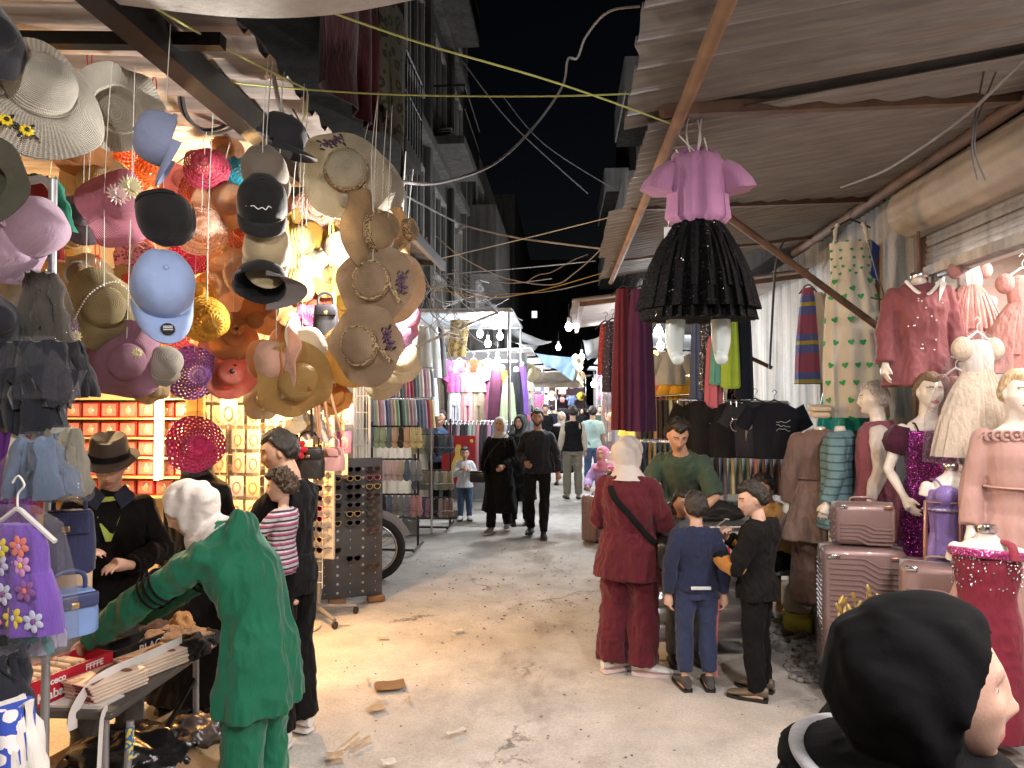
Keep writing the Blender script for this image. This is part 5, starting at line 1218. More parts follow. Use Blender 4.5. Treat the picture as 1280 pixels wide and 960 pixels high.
# ---- caps
F_cap = lambda n, c: fabric('cap_'+n, c, .8, .12, folds=.25)
c = capm('slate blue cap hanging sideways from the rag knot', 212, 178, 2.45, (-1, .25, .1), (.35, -1, .1), F_cap('slate', (.2, .24, .38)))
capm('black cap hanging upside down by its strap beside the rose pink hat', 205, 262, 2.45, (.1, -1, .5), (.2, .4, -1), F_cap('black', (.008, .008, .009)), s=1.1)
def patch_blue(t):
    bm = BM(); M = Matrix.Translation((0, .135, .014)) @ Matrix.Rotation(radians(4), 4, 'X'); lathe(bm, [(.001, .003), (.018, .003), (.019, 0), (.001, -.002)], 24, lambda i, th, p: M @ p); o = obj('round_badge', bm, M_black, t)
    bm = BM()
    for q in (-.007, -.002, .004): box(bm, M @ V((0, q, .0035)), (.024, .0022, .001))
    obj('badge_lines', bm, M_white, o); return None, None, None, None
capm('light blue cap with black round badge on its visor', 203, 362, 2.5, (.1, .45, 1), (.1, -1, .3), F_cap('sky', (.27, .37, .62)), s=1.28, patch=patch_blue)
capm('charcoal cap at the top of the cap tower', 349, 178, 2.9, (.4, .9, .2), (.6, -.9, .3), F_cap('ink', (.018, .018, .024)), s=1.05)
capm('taupe cap under the charcoal cap', 333, 222, 2.85, (-.2, .55, .8), (.1, -.9, .4), F_cap('taupe', (.15, .125, .10)), s=1.1)
def patch_txt(t):
    bm = BM(); tube(bm, catm([(-.03, .085, .06), (-.02, .09, .068), (-.012, .092, .056), (0, .094, .064), (.012, .092, .056), (.025, .088, .064), (.035, .084, .06)], 4), .0018, 5); obj('script_lettering', bm, M_white, t)
    for x in (-.045, .045): bm = BM(); box(bm, (x, .072, .045), (.012, .006, .02), rz(-x*9), .002); obj('side_tag', bm, M_white, t)
    return None, None, None, None
capm('black cap with white script, front of the cap tower', 328, 262, 2.75, (0, .75, .75), (0, -.75, .75), F_cap('black', (.008, .008, .009)), s=1.15, patch=patch_txt)
capm('beige cap under the black script cap', 333, 315, 2.8, (.1, .5, .8), (0, -.9, .45), F_cap('beige', (.4, .33, .2)), s=1.1)
capm('black cap with grey visor, lowest of the cap tower', 325, 358, 2.7, (.1, .6, -.6), (-.1, -.75, .75), F_cap('black', (.008, .008, .009)), F_cap('grey', (.14, .125, .125)), s=1.02)
# ---- red chain links
for px, y0, y1, Y, lab in ((112, 38, 82, 2.9, 'red plastic chain left of the wavy ivory hat'), (193, 98, 150, 3.0, 'red plastic chain by the slate blue cap'), (414, 228, 330, 3.5, 'yellow plastic chain left of the highest leopard band hat'), (418, 330, 400, 3.7, 'yellow plastic chain above the black shopper bag'), (122, 305, 335, 3.0, 'red plastic chain above the khaki hat')):
    bm = BM(); n = max(2, int((y1-y0)/16))
    for i in range(n):
        c = at(px, y0+(y1-y0)*(i+.5)/n, Y); h_ = (y1-y0)/n*Y/900*.62; w_ = .011
        pts = [c+V((w_*cos(a)*(1 if i % 2 else .35), w_*cos(a)*(0 if i % 2 else 1), h_*sin(a))) for a in [2*pi*j/14 for j in range(15)]]; tube(bm, pts, .0025, 5)
    single('plastic_chain', bm, M_red_pl if px < 400 else plain('yellow_plastic', (.75, .6, .08), .4), lab, 'chain', base=False)
# ---- rack pole and packed garments at the left edge
rk = thing('clothes_rack', 'grey tubular rack pole with curved top at the left edge of the hat stall', 'rack', (at(62, 800, 2.35).x, 2.35, 0))
bm = BM(); p = at(62, 500, 2.35); q = at(66, 260, 2.35); tube(bm, catm([V((p.x, 2.35, 0)), V((p.x, 2.35, 1.5)), q, at(64, 235, 2.35), at(52, 224, 2.35), at(30, 226, 2.35), at(-60, 226, 2.35)], 6), .014, 10); obj('pole', bm, M_pipe, rk, world=True)
bm = BM(); bar(bm, (p.x, 2.0, .02), (p.x, 2.7, .02), .03); obj('foot', bm, M_pipe, rk, world=True)
def bagged(label, px, py, Y, w, h, m, kind='skirt', seed=0, bag=True, rot=0, name='bagged_garment', cat='garment', objcol=None):
    t = thing(name, label, cat, at(px, py, Y), rot)
    bm = skirt(w*.22, w*.46, h, .035, .05, .02, 6+seed % 3, seed, n=60) if kind == 'skirt' else (pants(w, h, .05, seed=seed, leg=w*.3, hem=w*.25) if kind == 'pants' else tee(w, h, w*.35, seed=seed))
    crease(obj('garment', bm, m, t).data, .05, (16, 16, 7), seed)
    if bag:
        bm = BM(); loft_rows(bm, [(.02, 0, w*.2, .02), (-.02, 0, w*.36, .045), (-h*.5, 0, w*.58, .07), (-h*1.03, 0, w*.66, .075), (-h*1.1, 0, w*.6, .03)], 30, .012, 6, seed); obj('plastic_bag', bm, film('clear_film'), t)
    return t
DKS = fabric('dark_slate_cloth', (.012, .014, .022)); DKB = fabric('near_black_cloth', (.012, .012, .016), sheen=.03)
bagged('black garment in a crinkled plastic bag under the white printed hat', 52, 345, 2.3, .2, .28, fabric('dark_olive_cloth', (.04, .035, .025)), seed=1)
bagged('dark grey leggings in shiny plastic, leftmost pair', 24, 428, 2.15, .15, .17, DKS, 'pants', seed=2); bagged('dark grey leggings in shiny plastic beside the pole', 54, 428, 2.13, .15, .17, DKS, 'pants', seed=3)
bagged('black fabric pouch hanging right of the plastic wrapped leggings', 83, 430, 2.3, .17, .17, DKB, seed=4, bag=False)
bagged('jeans skirt and olive cloth packed in a large clear bag', 48, 548, 2.05, .2, .17, fabric('mixed_denim', (.09, .13, .2), .8, .4), seed=5); bagged('khaki cloth packed in clear plastic beside the jeans skirt', 78, 540, 2.1, .13, .19, fabric('khaki_cloth', (.16, .15, .11)), seed=6)
for i, (px, py, c, h_, lab) in enumerate(((4, 500, (.12, .03, .22), .5, 'purple'), (18, 500, (.2, .015, .03), .42, 'crimson'), (34, 505, (.16, .01, .02), .36, 'dark red'), (48, 490, (.02, .015, .02), .4, 'black'), (22, 400, (.012, .012, .016), .45, 'black velvet'), (40, 225, (.25, .02, .02), .32, 'red knitted'), (52, 225, (.03, .22, .15), .2, 'green knitted'), (30, 225, (.03, .05, .16), .3, 'navy knitted'))):
    t = bagged('%s garment hanging on the left rack, %s' % (lab, ('at the picture edge', 'behind the flowered dress', 'next to the crimson one', 'nearest the pole', 'above the crimson ones', 'on the curved rack top', 'next to the red knitted one', 'left on the curved rack top')[i]), px, py, 2.55+.04*i, .24, h_, fabric('rack_cloth_%d' % i, c), 'skirt', 10+i, False)
for i, px in enumerate((17, 43)):
    bm = BM(); p = at(px, 495, 2.12); tube(bm, catm([p, p+V((.01, 0, -.1)), p+V((-.012, 0, -.22))], 5), .014, 8, squash=.3); single('white_strap', bm, F_skyw if 'F_skyw' in globals() else M_white, ('outer', 'inner')[i]+' white cloth strap trailing from the wrapped leggings', 'strap', base=False)
# purple flowered kid dress in a bag
fd = thing('kid_dress', 'purple kid dress with big daisy print in clear plastic on a white hanger', 'dress', at(22, 655, 1.85), radians(-12))
PURP = fabric('violet_cotton', (.14, .06, .36), .8, .1)
bm = BM(); loft_rows(bm, [(0, 0, .05, .02), (-.015, 0, .085, .03), (-.06, 0, .10, .04), (-.12, 0, .10, .045), (-.125, 0, .105, .047), (-.2, 0, .135, .06), (-.28, 0, .15, .062)], 44, .008, 9, 2); obj('dress', bm, PURP, fd)
daisy = [(-.05, -.05, 0), (.0, -.055, 1), (.055, -.05, 2), (.0, -.10, 3), (-.06, -.10, 1), (.06, -.10, 4), (-.09, -.17, 2), (-.03, -.16, 1), (.03, -.17, 3), (.09, -.16, 0), (-.06, -.23, 4), (0, -.24, 2), (.06, -.23, 1), (.11, -.24, 3), (-.11, -.25, 1)]
DC = [plain('daisy_%d' % i, c, .8) for i, c in enumerate(((.25, .08, .3), (.75, .62, .05), (.75, .2, .14), (.55, .58, .78), (.65, .3, .6)))]
for x, z, k in daisy:
    bm = BM(); yy = -.052-.012*min(1, -z/.2)-.02*(1-abs(x)/.15)*0; wx = .05 if z > -.13 else .066
    y = -wx*sqrt(max(0, 1-(x/(.10 if z > -.13 else .15))**2))-.006
    petals(bm, (x, y+.007, z), .03, 6, (x*2, -1, 0), .0018, k); f_ = obj('printed_daisy', bm, DC[k], fd); bm = BM(); ball(bm, (x, y+.005, z), (.008, .0025, .008), 8, 6); obj('daisy_eye', bm, DC[(k+2) % 5], f_)
hanger(fd, .26, M_white, .01)
bm = BM(); loft_rows(bm, [(.05, 0, .06, .02), (0, 0, .13, .07), (-.15, 0, .17, .085), (-.32, 0, .175, .085), (-.36, 0, .15, .03)], 36, .01, 6, 4); obj('plastic_bag', bm, film('clear_film'), fd)
fd2 = bagged('teal and orange kid set with daisies in a bag under the purple dress', 20, 768, 1.9, .15, .1, fabric('teal_print', (.1, .32, .33)), 'skirt', 21)
t2 = bagged('grey kid set with blue daisy in a bag under the purple dress', 42, 768, 1.92, .12, .1, fabric('pale_grey_print', (.4, .38, .5)), 'skirt', 22)
bm = BM(); petals(bm, (0, -.055, -.06), .03, 5, (0, -1, 0), .004); obj('printed_daisy', bm, plain('blue_daisy', (.2, .3, .75), .8), t2)
# handbags on the left
handbag('light blue boxy handbag hanging by the flowered dress', at(84, 792, 2.1), radians(55), .16, .13, .11, plain('powder_blue_leather', (.16, .27, .52), .4), .06, m2=plain('navy_leather', (.03, .045, .13), .4))
handbag('navy suede bag above the light blue handbag', at(86, 716, 2.2), radians(20), .15, .2, .06, fabric('navy_suede', (.025, .03, .075)), .05)
handbag('cream paper shopping bag between the navy bag and the light blue bag', at(88, 745, 2.35), radians(25), .13, .17, .05, plain('cream_paper', (.6, .46, .3), .8), .04)
handbag('pink boxy handbag hanging in front of the sunglasses', at(414, 588, 4.6), radians(-12), .18, .15, .10, plain('blush_leather', (.62, .33, .3), .45), .07)
handbag('black quilted bag under the white bucket hats', at(386, 598, 4.5), radians(10), .2, .2, .1, plain('quilted_black', (.02, .018, .017), .4, 0, .1, 8, .8, 22), .1)
handbag('black shopper bag among the hats beside the tower', at(407, 420, 3.4), radians(15), .12, .15, .07, plain('soft_black_leather', (.015, .015, .018), .35, 0, .1, 8, .9, 18), .06)
bm = BM(); petals(bm, at(371, 562, 4.4), .07, 7, (0, -1, .2), .03); single('fabric_bow', bm, fabric('red_satin', (.45, .01, .02)), 'red satin bow hung above the black quilted bag', 'bow')
for i, (x, dx) in enumerate(((392, 6), (397, 3), (402, 10), (406, 22), (388, 2))):
    cable([at(x, 440, 4.3), at(x+dx*.3, 490, 4.3), at(x+dx, 545, 4.4)], .009, plain('tan_strap', (.5, .27, .15), .7) if i < 4 else M_black, ('first', 'second', 'third', 'fourth', 'dark')[i]+' bag strap hanging from the nested felt hats down to the bags', 'strap', 'strap')
# ---- table with goods
tb = thing('folding_table', 'dark folding table with goods in front of the bending woman', 'table', (-2.12, 2.95, 0))
TZ = .75
bm = BM(); box(bm, (-2.13, 2.97, TZ-.016), (.94, .82, .032), bev=.012); obj('tabletop', bm, plain('dark_laminate', (.07, .065, .06), .4), tb, world=True)
for x, y in ((-1.73, 2.63), (-1.73, 3.3), (-2.5, 2.63), (-2.5, 3.3)):
    bm = BM(); tube(bm, [(x+(.03 if x > -2 else -.03), y-.04, 0), (x, y, .72)], .014, 8); obj('leg', bm, M_pipe, tb, world=True)
bm = BM(); tube(bm, [(-1.73, 2.63, .25), (-1.73, 3.3, .6)], .011, 8); obj('brace', bm, M_steel_d, tb, world=True)
def open_box(label, c, s, rot, m, lid=False):
    t = thing('open_carton', label, 'box', c, rot); bm = BM(); th = .005
    box(bm, (0, 0, th/2), (s[0], s[1], th))
    for sx in (1, -1): box(bm, (sx*(s[0]/2-th/2), 0, s[2]/2+th/2), (th, s[1]-2*th, s[2]-th))
    for sy in (1, -1): box(bm, (0, sy*(s[1]/2-th/2), s[2]/2+th/2), (s[0], th, s[2]-th))
    obj('carton', bm, m, t); return t
rbx = open_box('open red stocking carton with white lettering under the woman\'s hand', (-2.0, 2.74, TZ+.001), (.17, .36, .105), radians(-14), plain('red_card', (.42, .012, .03), .45, bump=.05))
for tx, sz, y, z in (('Klabab', .05, -.09, .033), ('CENED', .05, .09, .033), ('ececo', .035, -.08, .08), ('FFFFE', .035, .09, .08)):
    me = text_mesh(tx, sz, .0006, bold=.0008); me.transform(Matrix.Translation((.0865, y, z)) @ Matrix.Rotation(pi/2, 4, 'Z') @ Matrix.Rotation(pi/2, 4, 'X')); obj('lettering', me, M_white, rbx)
me = text_mesh('FFEER', .035, .0006); me.transform(Matrix.Translation((0, -.1815, .07)) @ Matrix.Rotation(pi/2, 4, 'X')); obj('lettering', me, M_white, rbx)
for i in range(9): t = bagged if False else None
bm = BM()
for i in range(7): box(bm, (-.02+.006*(i % 3), -.12+.035*i, .055), (.125, .02, .09+.012*(i % 3)), rx(.3+.05*(i % 2)), .004)
obj('stocking_pack', bm, plain('pack_paper', (.55, .4, .27), .6), rbx)
bbx = open_box('black carton with white capitals behind the red one', (-1.93, 3.13, TZ+.001), (.12, .30, .075), radians(-16), plain('black_card', (.015, .015, .017), .45))
me = text_mesh('BLACK', .05, .0006, bold=.001); me.transform(Matrix.Translation((.0615, .05, .04)) @ Matrix.Rotation(pi/2, 4, 'Z') @ Matrix.Rotation(pi/2, 4, 'X')); obj('lettering', me, M_white, bbx)
PACK = plain('stocking_card', (.68, .55, .44), .45, bump=.03); PRINT = plain('brown_print', (.2, .06, .035), .5); PRR = plain('wine_print', (.2, .02, .05), .5)
def packs(cx, cy, n, rot, zt, lab):
    for i in range(n):
        t = thing('stocking_pack', lab+', %s from the top' % ('first second third fourth fifth sixth seventh eighth'.split()[n-1-i]), 'package', (cx+RND.uniform(-.008, .008), cy+RND.uniform(-.008, .008), zt+.0125*i), rot+RND.uniform(-.06, .06), 'stocking packs on the table')
        bm = BM(); box(bm, (0, 0, .006), (.17, .24, .011), bev=.003, seg=1); obj('sleeve', bm, PACK, t)
        if i == n-1:
            bm = BM(); sheet(bm, [(-.07, .1, .0122), (-.02, .09, .0122), (0, .02, .0122), (.05, -.04, .0122), (.075, -.1, .0122), (.02, -.1, .0122), (-.02, -.03, .0122), (-.05, .02, .0122)], .0006, (0, 0, 1)); obj('leg_print', bm, PRINT, t)
            bm = BM(); ball(bm, (.045, .06, .0122), (.03, .018, .0008), 12, 4); obj('badge_print', bm, PRINT, t)
            bm = BM(); sheet(bm, [(-.08, -.115, .0123), (-.02, -.06, .0123), (-.01, -.115, .0123)], .0006, (0, 0, 1)); obj('corner_print', bm, PRR, t)
        bm = BM(); box(bm, (.03, -.1203, .006), (.09, .0012, .008)); obj('edge_print', bm, PRR, t)
packs(-1.80, 2.74, 6, radians(-18), TZ+.001, 'stocking pack in the stack by the white tape'); packs(-1.77, 3.0, 5, radians(-24), TZ+.001, 'stocking pack in the farther stack on the table')
bm = BM()
for i in range(3): sheet(bm, [(-1.96+.02*i, 2.585, TZ+.002+.003*i), (-1.72, 2.58+.006*i, TZ+.002+.003*i), (-1.70, 2.7, TZ+.002+.003*i), (-1.92, 2.7, TZ+.002+.003*i)], .001, (0, 0, 1))
single('paper_sheets', bm, M_paperw, 'white paper sheets sticking out at the near edge of the table', 'paper', base=False)
def clump(label, c, s, m, seed, name='cloth_heap'):
    r = random.Random(seed); bm = BM(); grid_sphere(bm, lambda u: V((u[0]*s[0], u[1]*s[1], max(-.15, u[2])*s[2]))*(1+.28*noise.noise(V(u)*2.2+V((seed, 0, 0)))+.14*abs(noise.noise(V(u)*5+V((seed, 3, 0))))), 48, 34)
    return single(name, bm, m, label, 'cloth', loc=(c[0], c[1], c[2]+.14*s[2]))
TIG = fabric('tan_nylon', (.36, .2, .105), .6, .2, folds=.8); TIGD = fabric('brown_nylon', (.1, .05, .03), .6, .2, folds=.8); TIGB = fabric('black_nylon', (.01, .009, .009), .55, .2, folds=.9, sheen=.03)
for i, (x, y, s, m, lab) in enumerate(((-1.86, 3.28, (.13, .09, .07), TIG, 'crumpled tan tights heaped at the back of the table'), (-1.74, 3.3, (.09, .08, .06), TIG, 'second heap of tan tights nearer the green dress'), (-1.95, 3.34, (.09, .07, .08), TIGD, 'dark brown tights on top of the heap'), (-1.70, 3.18, (.08, .1, .07), TIGB, 'black tights at the right edge of the table'), (-1.69, 3.33, (.06, .07, .05), TIGB, 'small black tights behind the black heap'), (-1.83, 3.35, (.07, .05, .11), fabric('caramel_nylon', (.45, .22, .08), .6, .2, folds=.8), 'caramel tights bundle at the back'))):
    clump(lab, (x, y, TZ), s, m, i+1)
bm = BM(); p = [V((-1.70, 3.12, TZ+.075)), V((-1.74, 2.9, TZ+.078)), V((-1.78, 2.66, TZ+.08)), V((-1.80, 2.56, TZ+.012)), V((-1.80, 2.545, TZ-.06))]
tube(bm, catm(p, 5), .022, 8, squash=.05, up=(1, 0, 0)); bm2 = [V((-1.69, 2.58, TZ+.004)), V((-1.68, 2.535, TZ-.01)), V((-1.685, 2.53, TZ-.16)), V((-1.69, 2.53, TZ-.3))]
single('white_tape', bm, M_paperw, 'white tape strap laid over the stocking packs', 'tape', base=False); bm = BM(); tube(bm, catm(bm2, 5), .02, 8, squash=.05, up=(1, 0, 0)); single('white_tape', bm, M_paperw, 'white tape end dangling from the table corner', 'tape', base=False)
for i, (x, y, z, s, r_, lab) in enumerate(((-1.86, 2.95, 0, (.5, .42, .34), .2, 'worn cardboard box under the table'), (-2.3, 2.9, 0, (.4, .4, .3), -.1, 'second cardboard box deeper under the table'), (-1.75, 3.35, 0, (.36, .36, .3), .1, 'cardboard box behind, near the green dress'))):
    t = thing('cardboard_box', lab, 'box', (x, y, z), r_); bm = BM(); box(bm, (0, 0, s[2]/2), s, bev=.006); obj('carton', bm, M_card, t)
    for sg in (1, -1): bm = BM(); box(bm, (sg*(s[0]*.5+.07), 0, s[2]+.01), (.17, s[1]*.96, .005), ry(sg*.5)); obj('flap', bm, M_card, t)
    bm = BM(); box(bm, (0, -s[1]/2-.001, s[2]*.5), (.05, .002, s[2])); obj('packing_tape', bm, plain('tape_brown', (.45, .33, .18), .3), t)
clump('black plastic sack of stock on the box under the table', (-1.85, 2.98, .35), (.24, .2, .12), plain('bin_liner', (.012, .012, .013), .25, 0, .1, 8, .9, 22), 14, 'stock_sack'); clump('brown plastic sack of stock at the table corner', (-1.72, 3.2, .33), (.16, .16, .1), plain('bin_liner_brown', (.06, .045, .04), .3, 0, .1, 8, .9, 22), 15, 'stock_sack')
bm = BM(); tube(bm, [(-1.66, 2.62, 0), (-1.675, 2.7, .66)], .014, 10); um = single('broom_stick', bm, M_pipe, 'grey stick leaning against the table with a printed yellow blue sleeve', 'stick', base=False)
bm = BM(); tube(bm, [(-1.672, 2.685, .52), (-1.6745, 2.698, .64)], .0155, 10); obj('printed_sleeve', bm, spots('sleeve_print', (.05, .15, .4), (.7, .6, .05), 60, .45, False), um, world=True)
bagged('blue denim leg at the lower left picture edge', 0, 815, 1.75, .16, .3, F_jean if 'F_jean' in globals() else DKS, 'skirt', 31, False); t = bagged('white garment with a blue polka dot band at the lower left corner', 12, 880, 1.7, .2, .4, fabric('white_cotton', (.68, .66, .62)), 'skirt', 32, False)
bm = BM(); loft_rows(bm, [(-.0, 0.01, .035, .05), (-.4, .05, .05, .066)], 20, .004, 4, 3); obj('polka_band', bm, spots('polka', (.03, .07, .42), (.7, .7, .72), 26, .42, False), t)
# ---- back of the stall: shelf of red jewellery boxes, cards
sh1 = thing('display_shelf', 'shelf unit with red jewellery boxes at the back of the hat stall', 'shelf', at(158, 640, 5.7))
Rr = [at(0, y, 5.7).z for y in (498, 522, 546, 570, 594, 618)]; X0, X1 = at(74, 500, 5.7).x, at(238, 500, 5.7).x
bm = BM(); box(bm, ((X0+X1)/2, 5.9, 1.35), (X1-X0+.04, .02, 2.6)); obj('back_panel', bm, plain('cream_panel', (.6, .5, .36), .6), sh1, world=True)
for z in Rr: bm = BM(); box(bm, ((X0+X1)/2, 5.77, z-.006), (X1-X0, .24, .012)); obj('shelf_board', bm, plain('gold_shelf', (.55, .42, .22), .4), sh1, world=True)
for x in (X0, X1): bm = BM(); box(bm, (x, 5.77, 1.3), (.02, .26, 2.5)); obj('upright', bm, M_brass, sh1, world=True)
proto = None; RED = plain('gift_red', None, .4, objcol=True); k = 0
w_ = (X1-X0)/7
for ri, z in enumerate(Rr[1:]):
    for ci in range(7):
        lab = 'red jewellery box, row %s from the top and %s from the rack pole' % (('one', 'two', 'three', 'four', 'five')[ri], ('first', 'second', 'third', 'fourth', 'fifth', 'sixth', 'seventh')[ci]); pos = (X0+w_*(ci+.5), 5.75, z)
        if proto is None:
            proto = thing('jewellery_box', lab, 'box', pos, 0, 'red jewellery boxes'); bm = BM(); box(bm, (0, .03, .065), (w_*.92, .06, .13), bev=.004); obj('box', bm, RED, proto)
            bm = BM(); box(bm, (0, -.002, .065), (w_*.74, .008, .1)); obj('card', bm, plain('pink_card', (.7, .2, .2), .5), proto); bm = BM(); ball(bm, (0, -.008, .055), (.028, .006, .032), 10, 8); ball(bm, (0, -.008, .09), (.014, .005, .012), 8, 6); obj('pendant', bm, plain('silver', (.7, .66, .62), .25, .7), proto)
            o = proto
        else: o = dup(proto, pos, None, lab)
        paint(o, (*RND.choice([(.42, .015, .02), (.34, .01, .02), (.45, .06, .07), (.16, .02, .02), (.4, .12, .1)]), 1))
cw = thing('display_wall', 'wire display panel full of accessory cards behind the baby', 'display', (-2.62, 6.0, 0)); bm = BM()
for i in range(16): tube(bm, [(-3.1+.07*i, 6.02, .3), (-3.1+.07*i, 6.02, 2.6)], .004, 5)
for i in range(26): tube(bm, [(-3.1, 6.02, .35+.09*i), (-2.05, 6.02, .35+.09*i)], .004, 5)
obj('wire_grid', bm, M_white, cw, world=True)
proto = None; n_ = 0
ordn = 'first second third fourth fifth sixth seventh eighth'.split()
for ri in range(8):
    for ci in range(7):
        pos = (-3.06+.15*ci+RND.uniform(-.01, .01), 5.93-.02*(ci % 2), 2.05-.2*ri); lab = 'cream accessory card on the wire panel, %s row down and %s across' % (ordn[ri], ordn[ci])
        if proto is None:
            proto = thing('accessory_card', lab, 'card', pos, 0, 'accessory cards'); bm = BM(); box(bm, (0, 0, -.08), (.115, .006, .17), bev=.002, seg=1); obj('card', bm, plain('card_colour', None, .5, objcol=True, bump=.05), proto)
            bm = BM(); tube(bm, [V((.032*cos(a), -.006, -.09+.045*sin(a))) for a in [2*pi*i/14 for i in range(15)]], .004, 5); ball(bm, (0, -.008, -.135), .009, 8, 6); obj('necklace', bm, M_brass, proto)
            bm = BM(); loft_rows(bm, [(0, 0, .06, .012), (-.19, 0, .064, .016)], 16, .003, 4, 1); obj('plastic_sleeve', bm, film('clear_film'), proto); o = proto
        else: o = dup(proto, pos, None, lab)
        paint(o, (*RND.choice([(.68, .52, .36), (.72, .6, .45), (.6, .45, .3), (.7, .62, .55), (.62, .42, .4), (.45, .4, .5)]), 1)); o.rotation_euler.z = RND.uniform(-.2, .2)
gr = thing('wire_rack', 'white post and wire mesh rack beside the sunglasses with pink accessory packs', 'rack', (-1.98, 6.9, 0))
for px in (443, 462):
    bm = BM(); p = at(px, 500, 6.9); tube(bm, [(p.x, 6.9, 0), (p.x, 6.9, 2.9)], .014, 8); obj('post', bm, M_white, gr, world=True)
bm = BM()
for i in range(9): tube(bm, [(at(443, 500, 6.9).x, 6.9, 1.3+.16*i), (at(462, 500, 6.9).x, 6.9, 1.3+.16*i)], .004, 5)
for i in range(4): x = at(446+4*i, 500, 6.9).x; tube(bm, [(x, 6.9, 1.2), (x, 6.9, 2.7)], .004, 5)
obj('wire_grid', bm, M_white, gr, world=True)
for i, (px, py, c, lab) in enumerate(((430, 540, (.8, .12, .4), 'hot pink'), (422, 512, (.62, .5, .36), 'cream'), (434, 505, (.5, .3, .6), 'violet'), (426, 568, (.7, .6, .55), 'pale'), (300, 430, (.75, .6, .1), 'yellow'), (318, 480, (.1, .4, .5), 'teal'), (330, 455, (.7, .2, .3), 'rose'), (286, 500, (.75, .7, .62), 'ivory'))):
    o = dup(proto, at(px, py, 6.2 if px > 400 else 5.2), 0, lab+' accessory pack hanging alone among the hats and bags', (*c, 1), 1.1)
# ---- sunglasses boards
BX0, BX1 = at(380, 500, 6.5).x, at(479, 500, 6.8).x
sb = thing('sunglasses_board', 'grey perforated sunglasses board standing on wooden blocks', 'display board', ((BX0+BX1)/2, 6.65, .04), atan2(.3, BX1-BX0)); W_ = .72
bm = BM(); box(bm, (0, 0, .66), (W_, .025, 1.3), bev=.004); obj('board', bm, plain('grey_board', (.07, .075, .085), .5, 0, .15, 4), sb)
bm = BM(); r_ = random.Random(1)
for i in range(15):
    for j in range(6): ball(bm, (-W_/2+.07+.117*j, -.014, .06+.082*i), (.013, .004, .013) if j % 2 == 0 else (.005, .004, .008), 10, 6)
obj('peg_hole', bm, plain('peg_pale', (.45, .45, .43), .5), sb)['kind'] = 'stuff'
bm = BM(); box(bm, (-.2, -.0145, .4), (.012, .006, .7)); obj('trim_strip', bm, M_pipe, sb)
for x in (-.06, .3): bm = BM(); box(bm, (x, -.02, -.015), (.16, .1, .05), bev=.006); obj('foot_block', bm, M_wood, sb)
fr, ln = glasses_mesh(); GF = plain('frame_colour', None, .3, objcol=True, bump=0); GL = plain('lens_dark', (.02, .018, .022), .07, bump=0)
gp = thing('sunglasses', 'x', 'sunglasses', (0, 0, 0), 0, 'sunglasses on the display boards'); obj('frame', fr, GF, gp); obj('lenses', ln, GL, gp); first = True; rot0 = sb.rotation_euler.z
FC = [(.01, .01, .012), (.01, .01, .012), (.08, .03, .02), (.5, .35, .12), (.45, .1, .15), (.6, .6, .58), (.1, .09, .1)]
cnt = 0
def put(pos, rot, lab):
    global first, cnt
    if first: o = gp; o.location = pos; o.rotation_euler = (0, 0, rot); o['label'] = lab; first = False
    else: o = dup(gp, pos, rot, lab)
    paint(o, (*RND.choice(FC), 1)); o.scale = (1.05, 1.05, 1.05); cnt += 1
rows_ = 'first second third fourth fifth sixth seventh eighth ninth tenth eleventh twelfth thirteenth fourteenth'.split()
for i in range(12):
    for j in range(4):
        if i >= 7 and (i*3+j*5) % 4 != 0: continue
        x = -.27+.18*j; z = 1.22-.082*i; pos = V((sb.location.x+x*cos(rot0)+.10*sin(rot0), sb.location.y+x*sin(rot0)-.14*cos(rot0), sb.location.z+z)); put(pos, rot0, 'sunglasses on the grey board, %s row, %s from the baby side' % (rows_[i], rows_[j]))
ws = thing('sunglasses_stand', 'white sunglasses stand on a castor foot beside the grey board', 'display stand', (at(396, 500, 6.1).x, 6.15, 0), radians(-18))
bm = BM(); box(bm, (0, 0, 1.14), (.34, .03, 1.22), bev=.006); obj('panel', bm, plain('cream_board', (.62, .56, .48), .5), ws)
bm = BM(); tube(bm, [(0, .02, .1), (0, .02, .6)], .018, 8); obj('post', bm, M_pipe, ws)
for a in (-.5, .9, 2.4, 4.0):
    bm = BM(); tube(bm, [(0, 0, .11), (.34*cos(a), .34*sin(a), .07)], [.022, .015], 8); lg = obj('foot_arm', bm, M_grey, ws); bm = BM(); tube(bm, [(.34*cos(a)-.012, .34*sin(a), .03), (.34*cos(a)+.012, .34*sin(a), .03)], .03, 12); obj('castor', bm, M_black, lg)
wr = ws.rotation_euler.z
for i in range(13):
    for j in range(2):
        x = -.085+.17*j; z = 1.68-.087*i; put(V((ws.location.x+x*cos(wr)+.13*sin(wr), ws.location.y+x*sin(wr)-.15*cos(wr), z)), wr, 'sunglasses on the white stand, %s row, %s side' % (rows_[i] if i < 13 else 'last', ('baby', 'board')[j]))
bm = BM(); lathe(bm, [(.001, .02), (.16, .02), (.17, .012), (.17, .0), (.001, 0)], 24); single('plate_lid', bm, plain('cream_plastic', (.6, .52, .38), .5), 'round cream lid lying under the castor foot', 'lid', loc=(at(385, 780, 6.1).x, 5.9, .003))
